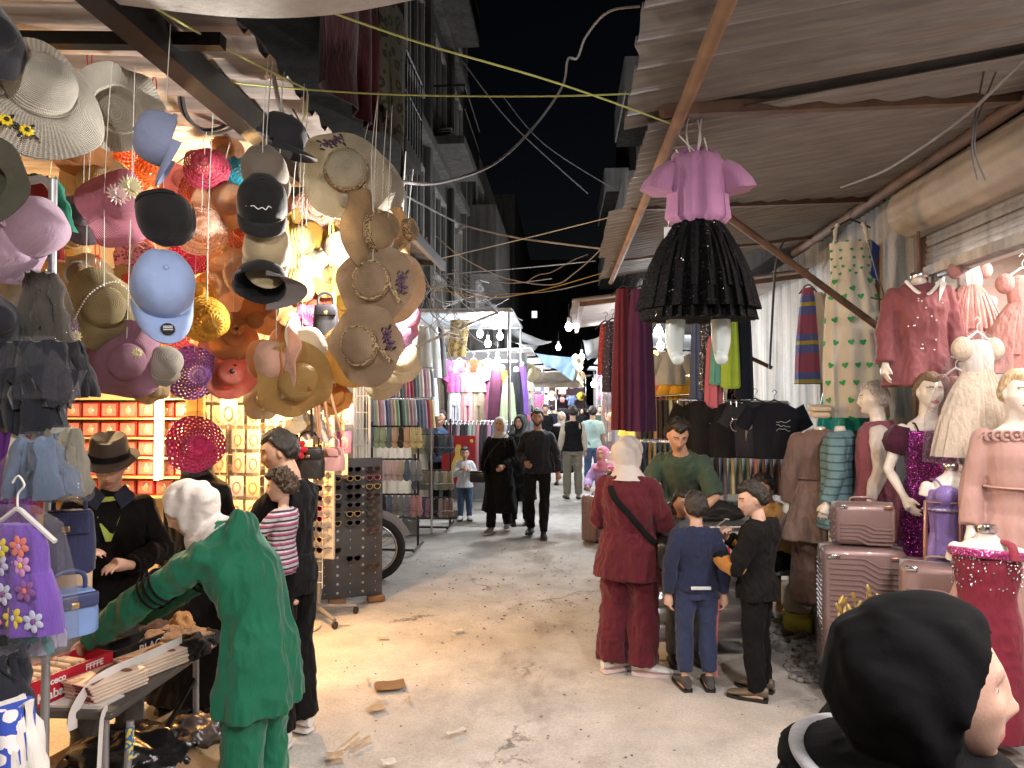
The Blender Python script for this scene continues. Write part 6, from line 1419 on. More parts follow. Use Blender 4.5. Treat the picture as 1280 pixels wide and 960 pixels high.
# ---- parked motorcycle behind the board
mc = thing('motorcycle', 'black motorcycle parked behind the grey sunglasses board', 'motorcycle', (-2.3, 7.5, 0), radians(12))
def wheel(x):
    bm = BM(); tube(bm, [V((x+.30*cos(a), 0, .32+.30*sin(a))) for a in [2*pi*i/40 for i in range(41)]], .042, 12, mod=lambda i, th: 1+.05*sin(i*2.6)); w = obj('wheel', bm, plain('tyre_rubber', (.015, .015, .015), .8, bump=.4), mc)
    bm = BM(); tube(bm, [V((x+.25*cos(a), 0, .32+.25*sin(a))) for a in [2*pi*i/40 for i in range(41)]], .016, 8); obj('rim', bm, M_chrome, w)
    bm = BM(); tube(bm, [(x, -.05, .32), (x, .05, .32)], .05, 14)
    for i in range(18): a = 2*pi*i/18; tube(bm, [(x, .03*(-1)**i, .32), (x+.245*cos(a+.2), 0, .32+.245*sin(a+.2))], .003, 4)
    obj('spokes', bm, M_pipe, w)
wheel(.0+.28); wheel(-.98+.28)
bm = BM(); tube(bm, [V((.28+.36*cos(a), 0, .32+.36*sin(a))) for a in [radians(20+i*12) for i in range(12)]], .06, 10, squash=.35, up=(0, 1, 0)); obj('mudguard', bm, M_grey, mc)
for s in (1, -1): bm = BM(); tube(bm, [(.28, s*.08, .32), (.06, s*.08, .95)], .02, 8); obj('fork', bm, M_chrome, mc)
bm = BM(); tube(bm, [(.06, 0, .9), (-.2, 0, .45), (-.6, 0, .42), (-.7, 0, .75), (.02, 0, .8)], .025, 8); obj('frame', bm, M_steel_d, mc)
bm = BM(); ball(bm, (-.14, 0, .83), (.26, .13, .13), 18, 12); obj('fuel_tank', bm, plain('black_paint', (.012, .012, .014), .2, coat=.6), mc)
bm = BM(); box(bm, (-.6, 0, .8), (.62, .24, .1), bev=.04, seg=3); obj('seat', bm, plain('seat_vinyl', (.3, .26, .2), .5), mc)
bm = BM(); box(bm, (-.26, 0, .45), (.3, .22, .28), bev=.05, seg=3); obj('engine', bm, M_pipe, mc)
bm = BM(); tube(bm, catm([(-.05, -.36, 1.08), (.04, -.2, 1.06), (.05, 0, 1.02), (.04, .2, 1.06), (-.05, .36, 1.08)], 4), .014, 8); obj('handlebar', bm, M_chrome, mc)
bm = BM(); ball(bm, (.16, 0, .94), (.08, .09, .09), 14, 10); obj('headlight', bm, M_chrome, mc)
bm = BM(); tube(bm, catm([(-.2, -.12, .34), (-.5, -.14, .28), (-.95, -.16, .34)], 4), [.025]*4+[.035]*5, 8); obj('exhaust', bm, M_chrome, mc)
# ================================================================ right side: dress shop and trousers stall
def mann(label, loc, face, H=1.74, wig=None, style='short', head=True, J=None, **k):
    p = Person(label, loc, face, H, J=J, vox=.0075, name='mannequin', cat='mannequin', group='shop mannequins', fem=True, sk=M_mann, eyes=False, **k)
    return p
LAV = fabric('lavender_jersey', (.36, .17, .31), .8, .1, folds=.4); TUL = fabric('black_tulle', (.004, .004, .005), .95, .2, folds=.8, glit=(.3, .27, .2), sheen=0, gth=.985, spec=.1)
ZM = M_mann
km = thing('kid_mannequin', 'lavender short sleeved top over black tulle skirt on hanging white child mannequin legs', 'mannequin', at(872, 278, 3.5))
bm = BM(); loft_rows(bm, [(.33, .01, .055, .06), (.315, 0, .10, .075), (.28, 0, .135, .085), (.2, 0, .138, .092), (.08, 0, .145, .1), (.02, 0, .15, .104), (-.01, 0, .122, .08)], 48, .014, 9, 3); obj('top', bm, LAV, km)
bm = BM(); tube(bm, [V((.085*cos(a), .02+.07*sin(a), .315+.035*sin(a))) for a in [2*pi*i/20 for i in range(21)]], [.032+.022*max(0, sin(2*pi*i/20)) for i in range(21)], 12); obj('hood', bm, LAV, km)
for s in (1, -1):
    bm = BM(); tube(bm, [(s*.11, 0, .26), (s*.15, -.005, .23), (s*.185, -.01, .17), (s*.19, -.01, .145)], [.05, .06, .072, .078], 24, mod=lambda i, th: 1+.09*i*sin(5*th)/2); obj('sleeve', bm, LAV, km)
for i, (w1, h_, z) in enumerate(((.19, .2, 0), (.25, .32, -.01), (.285, .40, -.02), (.27, .44, -.03))):
    obj('tulle_layer', skirt(.11, w1, h_, .08, w1*.7, .02, 15+4*i, i, z, 130), TUL, km)
for s in (1, -1):
    bm = BM(); tube(bm, catm([(s*.1, .0, -.3), (s*.105, 0, -.45), (s*.11, .01, -.58), (s*.105, -.005, -.645), (s*.1, -.06, -.665)], 4), [.042, .043, .044, .044, .045, .046, .046, .045, .043, .04, .036, .033, .03, .03, .03, .026, .016], 14); obj('leg', bm, plain('frosted_plastic', (.55, .62, .62), .3, 0, .06, transl=.3), km)
bm = BM(); tube(bm, [(0, 0, .33), (-.1, .0, .44), (-.13, .0, .47)], .004, 5); tube(bm, [(0, 0, .33), (.02, 0, .5)], .004, 5); obj('string', bm, M_twine_w, km)
bm = BM(); box(bm, (-.145, -.02, -.06), (.035, .003, .07)); tube(bm, [(-.145, -.02, -.03), (-.12, -.02, .1)], .002, 4); obj('price_tag', bm, M_white, km)
# pleated trousers hanging from the pole
for i, (px, c, lab, w, Y) in enumerate(((779, (.07, .006, .018), 'burgundy pleated trousers hanging left of the hung lavender outfit', .085, 6.2), (789, (.012, .01, .018), 'black pleated trousers between the burgundy and the plum pair', .07, 6.25), (800, (.045, .007, .04), 'plum pleated trousers right of the black pleated pair', .105, 6.15))):
    t = thing('pleated_trousers', lab, 'trousers', at(px, 362, Y), 0, 'garments on the timber pole'); obj('garment', skirt(w*.72, w*1.2, 1.2, .05, .085, .011, 9, i), fabric('pleat_%d' % i, c), t); hanger(t, .2)
for i, (px, py, c, lab, w, h) in enumerate(((766, 402, (.02, .018, .05), 'dark navy patterned dress left of the burgundy pleated trousers', .08, .68), (757, 405, (.2, .02, .03), 'dark red dress half behind the navy patterned one', .06, .5), (774, 402, (.012, .012, .014), 'black beaded dress touching the burgundy pleated trousers', .06, .66))):
    t = thing('hanging_dress', lab, 'dress', at(px, py, 7.0+.1*i), 0, 'garments on the timber pole'); obj('garment', skirt(w*.8, w*1.3, h, .05, .08, .01, 7, i), spots('beaded_%d' % i, c, (.3, .28, .26), 45, .2, False), t); hanger(t, .2)
for i, (px, y0, y1, c, lab, gl) in enumerate(((872, 388, 497, (.075, .11, .22), 'slate blue', 0), (884, 385, 487, (.008, .009, .014), 'sequinned black', 1), (892, 420, 508, (.45, .13, .18), 'dusty pink', 0), (899, 385, 478, (.1, .32, .28), 'sea green', 0), (913, 380, 482, (.42, .58, .06), 'lime green', 0), (930, 380, 495, (.008, .011, .025), 'midnight navy', 0))):
    Y = 6.7+.07*abs(i-4); p = at(px, y0, Y); L = (y1-y0)*Y/900
    t = thing('harem_trousers', lab+' gathered trousers hanging behind the white mannequin legs', 'trousers', p, radians(10), 'gathered trousers in a row')
    obj('garment', skirt(.05, .085, L, .04, .06, .01, 6, i), fabric('harem_%d' % i, c, glit=(.4, .4, .42) if gl else None), t)
    bm = BM(); lathe(bm, [(.001, .03), (.07, .02), (.085, 0), (.07, -.025), (.001, -.03)], 24, lambda i_, th, q: V((q.x, q.y*.7, q.z-L+.01)) + V((.006*sin(9*th), 0, 0))); obj('cuff', bm, fabric('harem_%d' % i, c), t); hanger(t, .16)
# rails
def rail(label, a, b, legs=True, m=None):
    a, b = V(a), V(b); t = thing('clothes_rail', label, 'rail', (a+b)/2); t.location.z = 0 if legs else a.z
    bm = BM(); tube(bm, [a, b], .014, 8); obj('bar', bm, m or M_chrome, t, world=True)
    if legs:
        for p in (a, b): bm = BM(); tube(bm, [p, V((p.x, p.y, 0))], .016, 8); obj('post', bm, m or M_chrome, t, world=True)
    return t
rail('upper chrome rail under the pink and mustard jackets', at(795, 497, 8.2), at(905, 490, 7.6)); rail('lower chrome rail of folded trousers behind the salesman', at(795, 548, 8.4), at(872, 550, 8.4)); rail('rail holding the black t-shirts', at(848, 500, 6.9), at(985, 503, 6.9)); rail('rail of pastel trousers behind the black t-shirts', at(850, 566, 7.6), at(985, 568, 7.6))
TROP = thing('folded_trousers', 'x', 'trousers', (0, 0, 0), 0, 'trousers on the rails behind the salesman'); obj('garment', skirt(.022, .034, .42, .1, .13, .004, 4, 3, n=24), fabric('rail_cloth', None, .85, .15, objcol=True), TROP)
bm = BM(); tube(bm, catm([(0, -.1, .01), (0, 0, .05), (0, .1, .01)], 4), .004, 5); obj('clip_hanger', bm, M_chrome, TROP)
used_ = [0]; NUM = 'first second third fourth fifth sixth seventh eighth ninth tenth eleventh twelfth thirteenth fourteenth fifteenth sixteenth seventeenth eighteenth nineteenth twentieth'.split()
PAL = [((.32, .26, .19), 'beige'), ((.2, .17, .13), 'khaki'), ((.42, .38, .32), 'stone'), ((.03, .03, .035), 'black'), ((.12, .1, .08), 'brown'), ((.45, .22, .26), 'rose'), ((.1, .13, .2), 'blue'), ((.4, .25, .14), 'tan'), ((.15, .17, .14), 'sage')]
def row(proto, used, n, a, b, Y0, Y1, where, pal, rot=0, sc=1):
    for i in range(n):
        t = i/(n-1); p = at(a[0]+(b[0]-a[0])*t, a[1]+(b[1]-a[1])*t, Y0+(Y1-Y0)*t); c, cn = RND.choice(pal); lab = '%s item, %s from the left on %s' % (cn, NUM[i], where)
        if not used[0]: o = proto; o.location = p; o.rotation_euler = (0, 0, rot); o['label'] = lab; o.scale = (sc,)*3; used[0] = 1
        else: o = dup(proto, p, rot, lab, scale=sc)
        paint(o, (*[x*RND.uniform(.8, 1.2) for x in c], 1))
row(TROP, used_, 12, (798, 501), (870, 499), 8.2, 7.8, 'the upper rail behind the salesman', PAL[:5], .1); row(TROP, used_, 12, (798, 552), (868, 554), 8.4, 8.4, 'the lower rail behind the salesman', PAL, .1, .9); row(TROP, used_, 14, (856, 570), (980, 572), 7.6, 7.6, 'the pastel rail under the black t-shirts', PAL[2:], .1, .9)
for i, (px, py, c, lab) in enumerate(((822, 468, (.62, .22, .22), 'salmon pink jacket on a hanger above the upper rail'), (850, 470, (.7, .38, .03), 'mustard jacket on a hanger above the upper rail'), (838, 440, (.4, .42, .42), 'pale grey shirt hung high between the jackets'))):
    t = thing('hanging_jacket', lab, 'jacket', at(px, py, 8.3-.15*i), radians(8), 'jackets above the rail'); obj('garment', tee(.34, .36, .2, .05, 62, seed=i), fabric('jacket_%d' % i, c), t); hanger(t, .26)
for i, (px, c, lab) in enumerate(((878, (.007, .007, .008), 'plain black t-shirt, leftmost of the t-shirt row'), (915, (.006, .006, .007), 'black t-shirt with white necklace hung on it'), (944, (.028, .028, .036), 'charcoal t-shirt with taupe panel'), (968, (.012, .013, .02), 'black t-shirt with white scribbled lettering'))):
    t = thing('hanging_t_shirt', lab, 't-shirt', at(px, 502+2*(i % 2), 6.85-.06*i), radians(-4), 't-shirts in a row'); obj('garment', tee(.46, .5, .2, .06, 58, seed=i), fabric('tee_%d' % i, c, sheen=.03), t); hanger(t, .34)
    if i == 1:
        bm = BM(); 
        for a in range(18): ball(bm, (.02+.045*cos(a*pi/9), -.075, -.2+.055*sin(a*pi/9)), .007, 6, 5)
        for s in (-.02, .03): tube(bm, [(s, -.05, .02), (s*.8+.008, -.075, -.15)], .004, 5)
        obj('necklace', bm, plain('silver', (.7, .66, .62), .25, .7), t)
    if i == 2: bm = BM(); box(bm, (0, -.062, -.3), (.2, .012, .36), bev=.004); obj('panel', bm, fabric('taupe_panel', (.24, .2, .19)), t); 
    if i == 0: bm = BM(); box(bm, (.03, -.064, -.2), (.06, .003, .004)); box(bm, (.05, -.064, -.196), (.02, .003, .004)); obj('print', bm, M_white, t)
    if i == 3:
        bm = BM(); r_ = random.Random(4)
        for z in (-.16, -.2, -.24): tube(bm, catm([(.0+.02*k, -.072, z+r_.uniform(-.014, .014)) for k in range(7)], 3), .0025, 4)
        obj('lettering', bm, M_white, t)
# ---- food cart
fcx = thing('food_cart', 'steel food cart with red Arabic lettering under black plastic bags', 'cart', (1.02, 5.62, 0), radians(6))
STEEL = plain('brushed_steel', (.42, .42, .42), .35, .9, .15)
bm = BM(); box(bm, (0, 0, .78), (.82, .5, .36), bev=.01); obj('tank', bm, plain('cart_enamel', (.5, .47, .44), .4), fcx)
bm = BM(); box(bm, (0, 0, .97), (.9, .56, .025), bev=.008); obj('counter', bm, STEEL, fcx)
for x in (-.4, .4):
    for y in (-.23, .23): bm = BM(); tube(bm, [(x, y, 0), (x, y, .6)], .016, 8); obj('leg', bm, STEEL, fcx)
for z in (.15, .27, .39, .51): bm = BM(); box(bm, (0, -.02, z), (.78, .44, .02)); obj('rack_shelf', bm, STEEL, fcx)
bm = BM(); tube(bm, [(-.2, -.2, .28), (-.2, -.2, .34), (-.2, -.2, .48)], [.08, .085, .08], 16); obj('syrup_can', bm, plain('yellow_syrup', (.6, .5, .04), .3), fcx)
for tx, x, z in (('\uFE8E\uFEE7', .06, .83), ('\uFE8D\uFEE5', .2, .78)):
    try:
        me = text_mesh(tx[::-1] if False else tx, .13, .001, bold=.002); me.transform(Matrix.Translation((x, -.2525, z)) @ Matrix.Rotation(pi/2, 4, 'X')); obj('lettering', me, plain('red_paint', (.55, .02, .02), .5), fcx)
    except Exception as e: print('text', e)
clump('black plastic sack lying on the food cart counter', (1.05, 5.72, .985), (.32, .17, .12), TIGB, 22, 'plastic_sack'); clump('clear crinkled plastic over goods on the cart', (.82, 5.6, .985), (.14, .13, .14), film('clear_film'), 23, 'plastic_sack'); clump('grey folded cloth pile behind the cart', (1.35, 6.3, .85), (.3, .22, .1), fabric('grey_cloth', (.1, .11, .13)), 24)
bm = BM(); lathe(bm, [(.001, 0), (.03, 0), (.037, .08), (.034, .08), (.027, .004)], 18); single('paper_cup', bm, M_white, 'white paper cup on the cart beside the burgundy sleeve', 'cup', loc=(.98, 5.42, .984))
tbl = thing('goods_table', 'low table of grey folded cloth behind the cart', 'table', (1.45, 6.35, 0)); bm = BM(); box(bm, (0, 0, .82), (1.0, .6, .04)); obj('tabletop', bm, M_card, tbl)
for x in (-.45, .45):
    for y in (-.25, .25): bm = BM(); box(bm, (x, y, .4), (.04, .04, .8)); obj('leg', bm, M_wood, tbl)
jg = thing('plastic_jug', 'translucent jug half full of yellow liquid with red cap by the rubble', 'jug', (1.93, 6.15, 0)); JP = plain('milky_plastic', (.5, .5, .4), .3, transl=.3)
bm = BM(); lathe(bm, [(.001, .16), (.105, .16), (.118, .18), (.115, .28), (.09, .36), (.04, .41), (.038, .44), (.001, .44)], 28); obj('body', bm, JP, jg); bm = BM(); lathe(bm, [(.001, 0), (.11, 0), (.121, .02), (.121, .158), (.001, .16)], 28); obj('liquid', bm, plain('yellow_liquid', (.55, .5, .05), .25), jg); bm = BM(); lathe(bm, [(.001, .44), (.045, .44), (.045, .48), (.001, .482)], 20); obj('cap', bm, M_red_pl, jg)
# ---- mannequins in front of the dress shop
BRN = fabric('mushroom_satin', (.2, .125, .1), .55, .12, folds=.5, sheen=.2)
a = mann('headless mannequin in mushroom brown belted tunic suit seen from behind', (2.06, 6.0, .2), -8, 1.72, J=dict(elr=(.235, -.03, 1.12), wrr=(.25, .02, .88), ell=(-.235, -.03, 1.12), wrl=(-.25, .02, .88)))
a.body(head=False, hands=(.2, .2), mats=(M_mann, M_lipm, M_browm)); a.top(BRN, 'tunic', hem=-2.3, g=.03, flare=.05, collar=3.75, hemfold=.012, sc=(11, 11, 2)); a.trousers(BRN, g=.03, flare=.045)
bm = BM(); box(bm, a.spine(4.6)+V((0, 0, .05)), (.14, .18, .05), rx(.1), .02); box(bm, a.spine(4.6)+V((.0, 0, .1)), (.15, .2, .04), rx(.1), .015); a.part('neck_cap', bm, plain('raw_foam', (.6, .5, .36), .8))
bm = BM(); tube(bm, [a.spine(1)+a.avec(1)*(.185*cos(q))+a.bvec(1)*(.145*sin(q)) for q in [2*pi*i/30 for i in range(31)]], .02, 8, squash=.5); a.part('belt', bm, BRN)
MV = fabric('mauve_suiting', (.22, .07, .1), .8, .1, folds=.4)
b = mann('ash haired mannequin in profile wearing mauve vest, white sleeves and teal blouse', (2.3, 5.5, .3), 68, 1.72, fat=.95); b.body(mats=(M_mann, M_lipm, M_browm)); b.hair(WIG_G, curl=.004, grow=1.3)
b.top(fabric('ivory_sleeve', (.6, .56, .52), .8, .1), 'blouse', hem=-.3, g=.016, sleeve=1.9); b.top(MV, 'vest', hem=-2.2, g=.032, flare=.03, arms='', collar=3.55)
bt = mann('mannequin in teal striped blouse half behind the mauve vest', (2.12, 5.75, .3), 60, 1.62, fat=.92); bt.body(head=False, mats=(M_mann, M_lipm, M_browm)); bt.top(stripes('teal_stripe', [(0, (.13, .24, .27)), (.8, (.05, .1, .13))], .06), 'blouse', hem=-1.8, g=.03, flare=.02)
SEQ = fabric('plum_sequins', (.06, .004, .045), .4, .15, folds=.3, glit=(.42, .05, .34)); PUF = fabric('plum_velvet', (.045, .004, .02), .7, .2, folds=.8)
c = mann('brown haired mannequin in plum sequin gown with puff sleeves', (2.42, 4.98, .31), 176, 1.76, fat=.95, J=dict(elr=(.25, -.02, 1.12), wrr=(.2, .12, .95), ell=(-.25, -.02, 1.12), wrl=(-.2, .12, .95)))
c.body(mats=(M_mann, M_lipm, M_browm)); c.hair(WIG_B, curl=.006, grow=1.2); c.garment('gown', lambda q: c.torso(q, -5.2, 2.55, .014, .012, .2), SEQ, .004)
for d in 'rl':
    bm = BM(); A = c.J['sh'+d]; B_ = c.J['el'+d]; tube(bm, [A+V((0, 0, .02)), A.lerp(B_, .18), A.lerp(B_, .4), A.lerp(B_, .6)], [.05, .088, .09, .05], 26, mod=lambda i, th: 1+.07*sin(7*th+i)); c.part('puff_sleeve', bm, PUF)
    bm = BM(); tube(bm, [c.spine(2.5)+c.avec(2.5)*(.1 if d == 'r' else -.1)+c.bvec(2.5)*.1, c.spine(3.05)+c.avec(3)*(.105 if d == 'r' else -.105)+c.bvec(3)*.06, c.spine(3.1)+c.avec(3)*(.11 if d == 'r' else -.11)-c.bvec(3)*.02], .006, 6); c.part('shoulder_strap', bm, PUF)
PCH = fabric('peach_chiffon', (.47, .285, .25), .6, .08, folds=.5, transl=.15)
d_ = mann('blond mannequin in long peach chiffon dress with fabric roses at the neckline', (2.46, 4.1, .31), 166, 1.74, fat=.95, yaw=12); d_.body(mats=(M_mann, M_lipm, M_browm)); d_.hair(WIG_Y, curl=.005, grow=1.25)
def pdress(q): d_.torso(q, -5.4, 2.6, .02, .05, .2, .012, 13, 60); [d_.arm(q, x, .016, 1.9, wide=.008) for x in 'rl']
d_.garment('dress', pdress, PCH, .006, (12, 12, 1.5))
bm = BM()
for i in range(13):
    q = pi*.02+pi*.96*i/12; p = d_.spine(2.75)+d_.avec(2.7)*(.175*cos(q))+d_.bvec(2.7)*(.12*sin(q)+.01)
    for l in range(3): tube(bm, [p+V((.026*(1-l*.3)*cos(w), -.008*l, .026*(1-l*.3)*sin(w))) for w in [2*pi*j/10+l for j in range(11)]], .0085, 6)
    ball(bm, p, .012, 8, 6)
d_.part('fabric_roses', bm, PCH); bm = BM(); tube(bm, [d_.spine(1.2)+d_.avec(1)*(.17*cos(q))+d_.bvec(1)*(.135*sin(q)) for q in [2*pi*i/30 for i in range(31)]], .014, 8, squash=.5); ball(bm, d_.spine(1.2)+d_.bvec(1)*.14, (.025, .012, .022)); d_.part('waist_sash', bm, PCH)
def bust(label, loc, face, build, H=1.7, fat=.95, tilt=0, arms=.3):
    p = mann(label, loc, face, H, fat=fat); p.body(legs=False, head=False, arms=arms, mats=(M_mann, M_lipm, M_browm)); build(p)
    bm = BM(); lathe(bm, [(.001, .02), (.055*p.k, .018), (.062*p.k, .0), (.055*p.k, -.02)], 20, lambda i, th, q: q+p.spine(4.3)); p.part('neck_cap', bm, M_chrome); return p
BL = fabric('rosewood_crepe', (.19, .058, .066), .7, .1, folds=.45)
def f1(p):
    p.top(BL, 'blouse', hem=-1.4, g=.02, flare=.045, sleeve=1.97, wide=.008, collar=3.55, hemfold=.012)
    bm = BM()
    for i in range(26):
        t = i/25; q = V((-.10+.2*t, 0, 0)); z = -.05-.09*sin(pi*t)+.05; ball(bm, p.spine(2.95)+p.avec(3)*(-.105+.21*t)+p.bvec(3)*(.09+.035*sin(pi*t))+V((0, 0, .05-.10*sin(pi*t))), (.014, .009, .013), 8, 6)
    sheet(bm, [p.spine(2.8)+p.avec(3)*x+p.bvec(3)*y+V((0, 0, z)) for x, y, z in ((-.10, .1, .08), (-.08, .125, -.09), (-.135, .11, .04))], .01, tuple(p.bvec(3))); p.part('lace_collar', bm, M_white)
    bm = BM(); r_ = random.Random(3)
    for i in range(16): t = r_.uniform(-.11, .11); u = r_.uniform(.3, 2.4); ball(bm, p.spine(u)+p.avec(u)*t+p.bvec(u)*(.138*sqrt(max(.05, 1-(t/.17)**2))), .006, 6, 5)
    p.part('pearls', bm, plain('pearl', (.75, .73, .7), .25))
p = bust('hanging bust in rosewood blouse with white lace collar below the roller drum', tuple(V((at(1150, 400, 5.2).x, 5.2, at(1150, 350, 5.2).z-1.45))), 172, f1, 1.7, .98, arms=True)
bm = BM(); tube(bm, [p.spine(4.4)+V((0, 0, z)) for z in (0, .1, .3)], .012, 8); p.part('hanging_hook', bm, M_rust)
bm = BM(); tube(bm, [(0, 0, .1), (0, 0, .92)], .016, 8); lathe(bm, [(.001, .0), (.16, .0), (.16, .015), (.02, .03)], 20)
stand_me = mesh_of(bm)
LIL = fabric('lilac_satin', (.2, .14, .38), .35, .1, folds=.5, sheen=.1)
def f2(p):
    p.garment('slip_dress', lambda q: p.torso(q, -3.6, 2.5, .014, .035, .2, .014, 9), LIL, .008, (12, 12, 2))
    for s in (1, -1):
        bm = BM(); tube(bm, catm([p.spine(2.5)+p.avec(2)*(s*.085)+p.bvec(2)*.115, p.spine(3.1)+p.avec(3)*(s*.1)+p.bvec(3)*.05, p.spine(3.12)+p.avec(3)*(s*.1)-p.bvec(3)*.04], 4), .006, 6); p.part('shoulder_strap', bm, LIL)
        bm = BM(); ball(bm, p.spine(2.25)+p.avec(2)*(s*.065)+p.bvec(2)*.085, (.07, .055, .062), 16, 10); p.part('cup', bm, LIL)
    bm = BM(); tube(bm, [p.spine(1.7)+p.avec(1.7)*(.143*cos(q))+p.bvec(1.7)*(.110*sin(q)) for q in [2*pi*i/30 for i in range(31)]], .028, 8, squash=.4); p.part('lace_band', bm, spots('lilac_lace', (.42, .38, .5), (.16, .1, .3), 80, .5))
    o = obj('stand', stand_me.copy(), M_pipe, p.root)
bust('armless bust in lilac satin slip dress behind the extended suitcase handle', (2.28, 4.42, .2), 174, f2, 1.5, .92, arms=.25)
BG = fabric('wine_crepe', (.17, .012, .03), .7, .12, folds=.4); 
def f3(p):
    p.garment('gown', lambda q: p.torso(q, -4.4, 2.45, .014, .006, .2), BG, .006)
    bm = BM(); r_ = random.Random(8)
    for i in range(130):
        q = r_.uniform(.1, pi-.1); u = 2.5-r_.random()**2*1.1; ball(bm, p.spine(u)+p.avec(u)*(.182*.82*cos(q))+p.bvec(u)*(.137*.82*sin(q)), .0055, 6, 4)
    p.part('crystal_beads', bm, M_chrome)['kind'] = 'stuff'; bm = BM()
    for l in range(3): tube(bm, catm([p.spine(2.5+.08*l)+p.avec(2.5)*(.152*cos(q))+p.bvec(2.5)*(.112*sin(q)+.008*sin(q*9+l)) for q in [2*pi*i/16 for i in range(17)]], 2), .015, 7)
    p.part('tulle_trim', bm, fabric('magenta_tulle', (.3, .01, .11), .6, .2, folds=.8, glit=(.6, .2, .4)))
    bm = BM(); tube(bm, catm([p.spine(2.45)+p.avec(2.5)*(-.12)+p.bvec(2)*.11, p.spine(3.3)+p.avec(3)*(-.1)+p.bvec(3)*.06, p.spine(3.35)+p.avec(3)*(-.02)-p.bvec(3)*.05], 4), .02, 8, squash=.4); p.part('shoulder_strap', bm, BG); obj('stand', stand_me.copy(), M_pipe, p.root)
bust('bust in wine red gown with beaded magenta neckline behind the black headscarf', (2.06, 3.7, .05), 148, f3, 1.4, 1.0, arms=.3)
# hanging dresses
def tutu(label, px, py, Y, s, m, ml, bag=False, rot=0):
    t = thing('tulle_dress', label, 'dress', at(px, py, Y), rot, 'tulle dresses'); bm = BM(); loft_rows(bm, [(.0, 0, .05*s, .03*s), (-.02*s, 0, .09*s, .05*s), (-.12*s, 0, .11*s, .07*s), (-.24*s, 0, .095*s, .07*s)], 30, .006*s, 7, 2); obj('bodice', bm, ml, t)
    for i, (w1, h_) in enumerate(((.22, .3), (.28, .42), (.33, .56))): obj('tulle_layer', skirt(.09*s, w1*s, h_*s, .07*s, w1*.55*s, .02*s, 13+2*i, i+px, -.2*s, 90), m, t)
    for sx in (1, -1): bm = BM(); ball(bm, (sx*.13*s, 0, -.06*s), (.07*s, .06*s, .08*s), 14, 10); obj('sleeve', bm, m, t)
    hanger(t, .3*s, M_white, .02)
    if bag: bm = BM(); loft_rows(bm, [(.04, 0, .08*s, .04), (-.1*s, 0, .2*s, .12*s), (-.5*s, 0, .36*s, .22*s), (-.8*s, 0, .38*s, .22*s)], 36, .014, 6, 5); obj('plastic_bag', bm, film('clear_film'), t)
    return t
CRT = fabric('cream_tulle', (.7, .6, .48), .9, .1, folds=.9, fscale=26, transl=.3); PKT = fabric('pink_tulle', (.68, .36, .33), .9, .1, folds=.9, fscale=26, transl=.3); WHT = fabric('white_tulle', (.72, .66, .62), .9, .08, folds=.9, fscale=26, transl=.3)
tutu('cream tulle party dress in clear plastic hanging before the window', 1222, 425, 4.55, .92, CRT, WHT, True, radians(20))
tutu('blush tulle dress inside the window, hung high', 1212, 330, 5.25, .75, PKT, WHT); tutu('blush tulle dress inside the window, nearest the picture edge', 1278, 345, 4.7, .8, PKT, PKT); tutu('white tulle dress inside the window under the high blush one', 1225, 372, 5.45, .6, WHT, WHT); tutu('pink plush dress low inside the window behind the cream one', 1195, 470, 5.0, .7, fabric('rose_tulle', (.5, .25, .27), .9, .1, folds=.9, transl=.3), PKT)
rail('chrome rail across the inside of the dress window', (3.05, 3.2, 2.2), (3.05, 5.5, 2.2), False)
for i, (z, y) in enumerate(((1.5, 5.3), (1.05, 5.3), (1.5, 3.9), (1.05, 3.9))):
    bm = BM(); box(bm, (3.6, y, z), (.5, 1.0, .02)); single('window_shelf', bm, M_white, ('upper far', 'lower far', 'upper near', 'lower near')[i]+' shelf inside the dress window', 'shelf', base=False)
hd_ = thing('heart_dress', 'long white strapped dress printed with green hearts on a black hanger', 'dress', at(1063, 303, 6.0), radians(-14))
bm = BM(); loft_rows(bm, [(0, 0, .155, .05), (-.2, 0, .15, .06), (-.26, 0, .14, .06), (-.45, 0, .19, .09), (-1.0, .01, .22, .10), (-1.42, .03, .235, .11)], 60, .014, 9, 1); hdo = obj('dress', bm, fabric('white_viscose', (.62, .6, .52), .8, .06, folds=.5, transl=.15), hd_)
for s in (1, -1):
    bm = BM(); tube(bm, catm([(s*.12, -.03, -.02), (s*.11, -.01, .1), (s*.09, .0, .16)], 4), .016, 8, mod=lambda i, th: 1+.3*sin(i*2.1)); obj('shoulder_strap', bm, hdo.data.materials[0], hd_)
bm = BM(); r_ = random.Random(6); GR = plain('green_print', (.03, .3, .1), .8); vs_ = [v for v in hdo.data.vertices if v.normal.y < -.35]
done = []
for v in sorted(vs_, key=lambda v: r_.random()):
    if all((v.co-q).length > (.085 if v.co.z < -.28 else .05) for q in done) and len(done) < 95:
        done.append(v.co.copy()); s_ = .03 if v.co.z < -.28 else .016; n_ = v.normal.normalized(); tx = V((0, 0, 1)).cross(n_).normalized(); ty = n_.cross(tx); ro = r_.uniform(-.5, .5); tx, ty = tx*cos(ro)+ty*sin(ro), ty*cos(ro)-tx*sin(ro)
        sheet(bm, [v.co+n_*.003+(tx*(.95*sin(a)**3)+ty*(.8*cos(a)-.32*cos(2*a)-.12*cos(3*a)))*s_*.9 for a in [2*pi*i/16 for i in range(16)]], .004, tuple(n_))
obj('heart_print', bm, GR, hd_, smooth=False)['kind'] = 'stuff'; hanger(hd_, .3, None, .16)
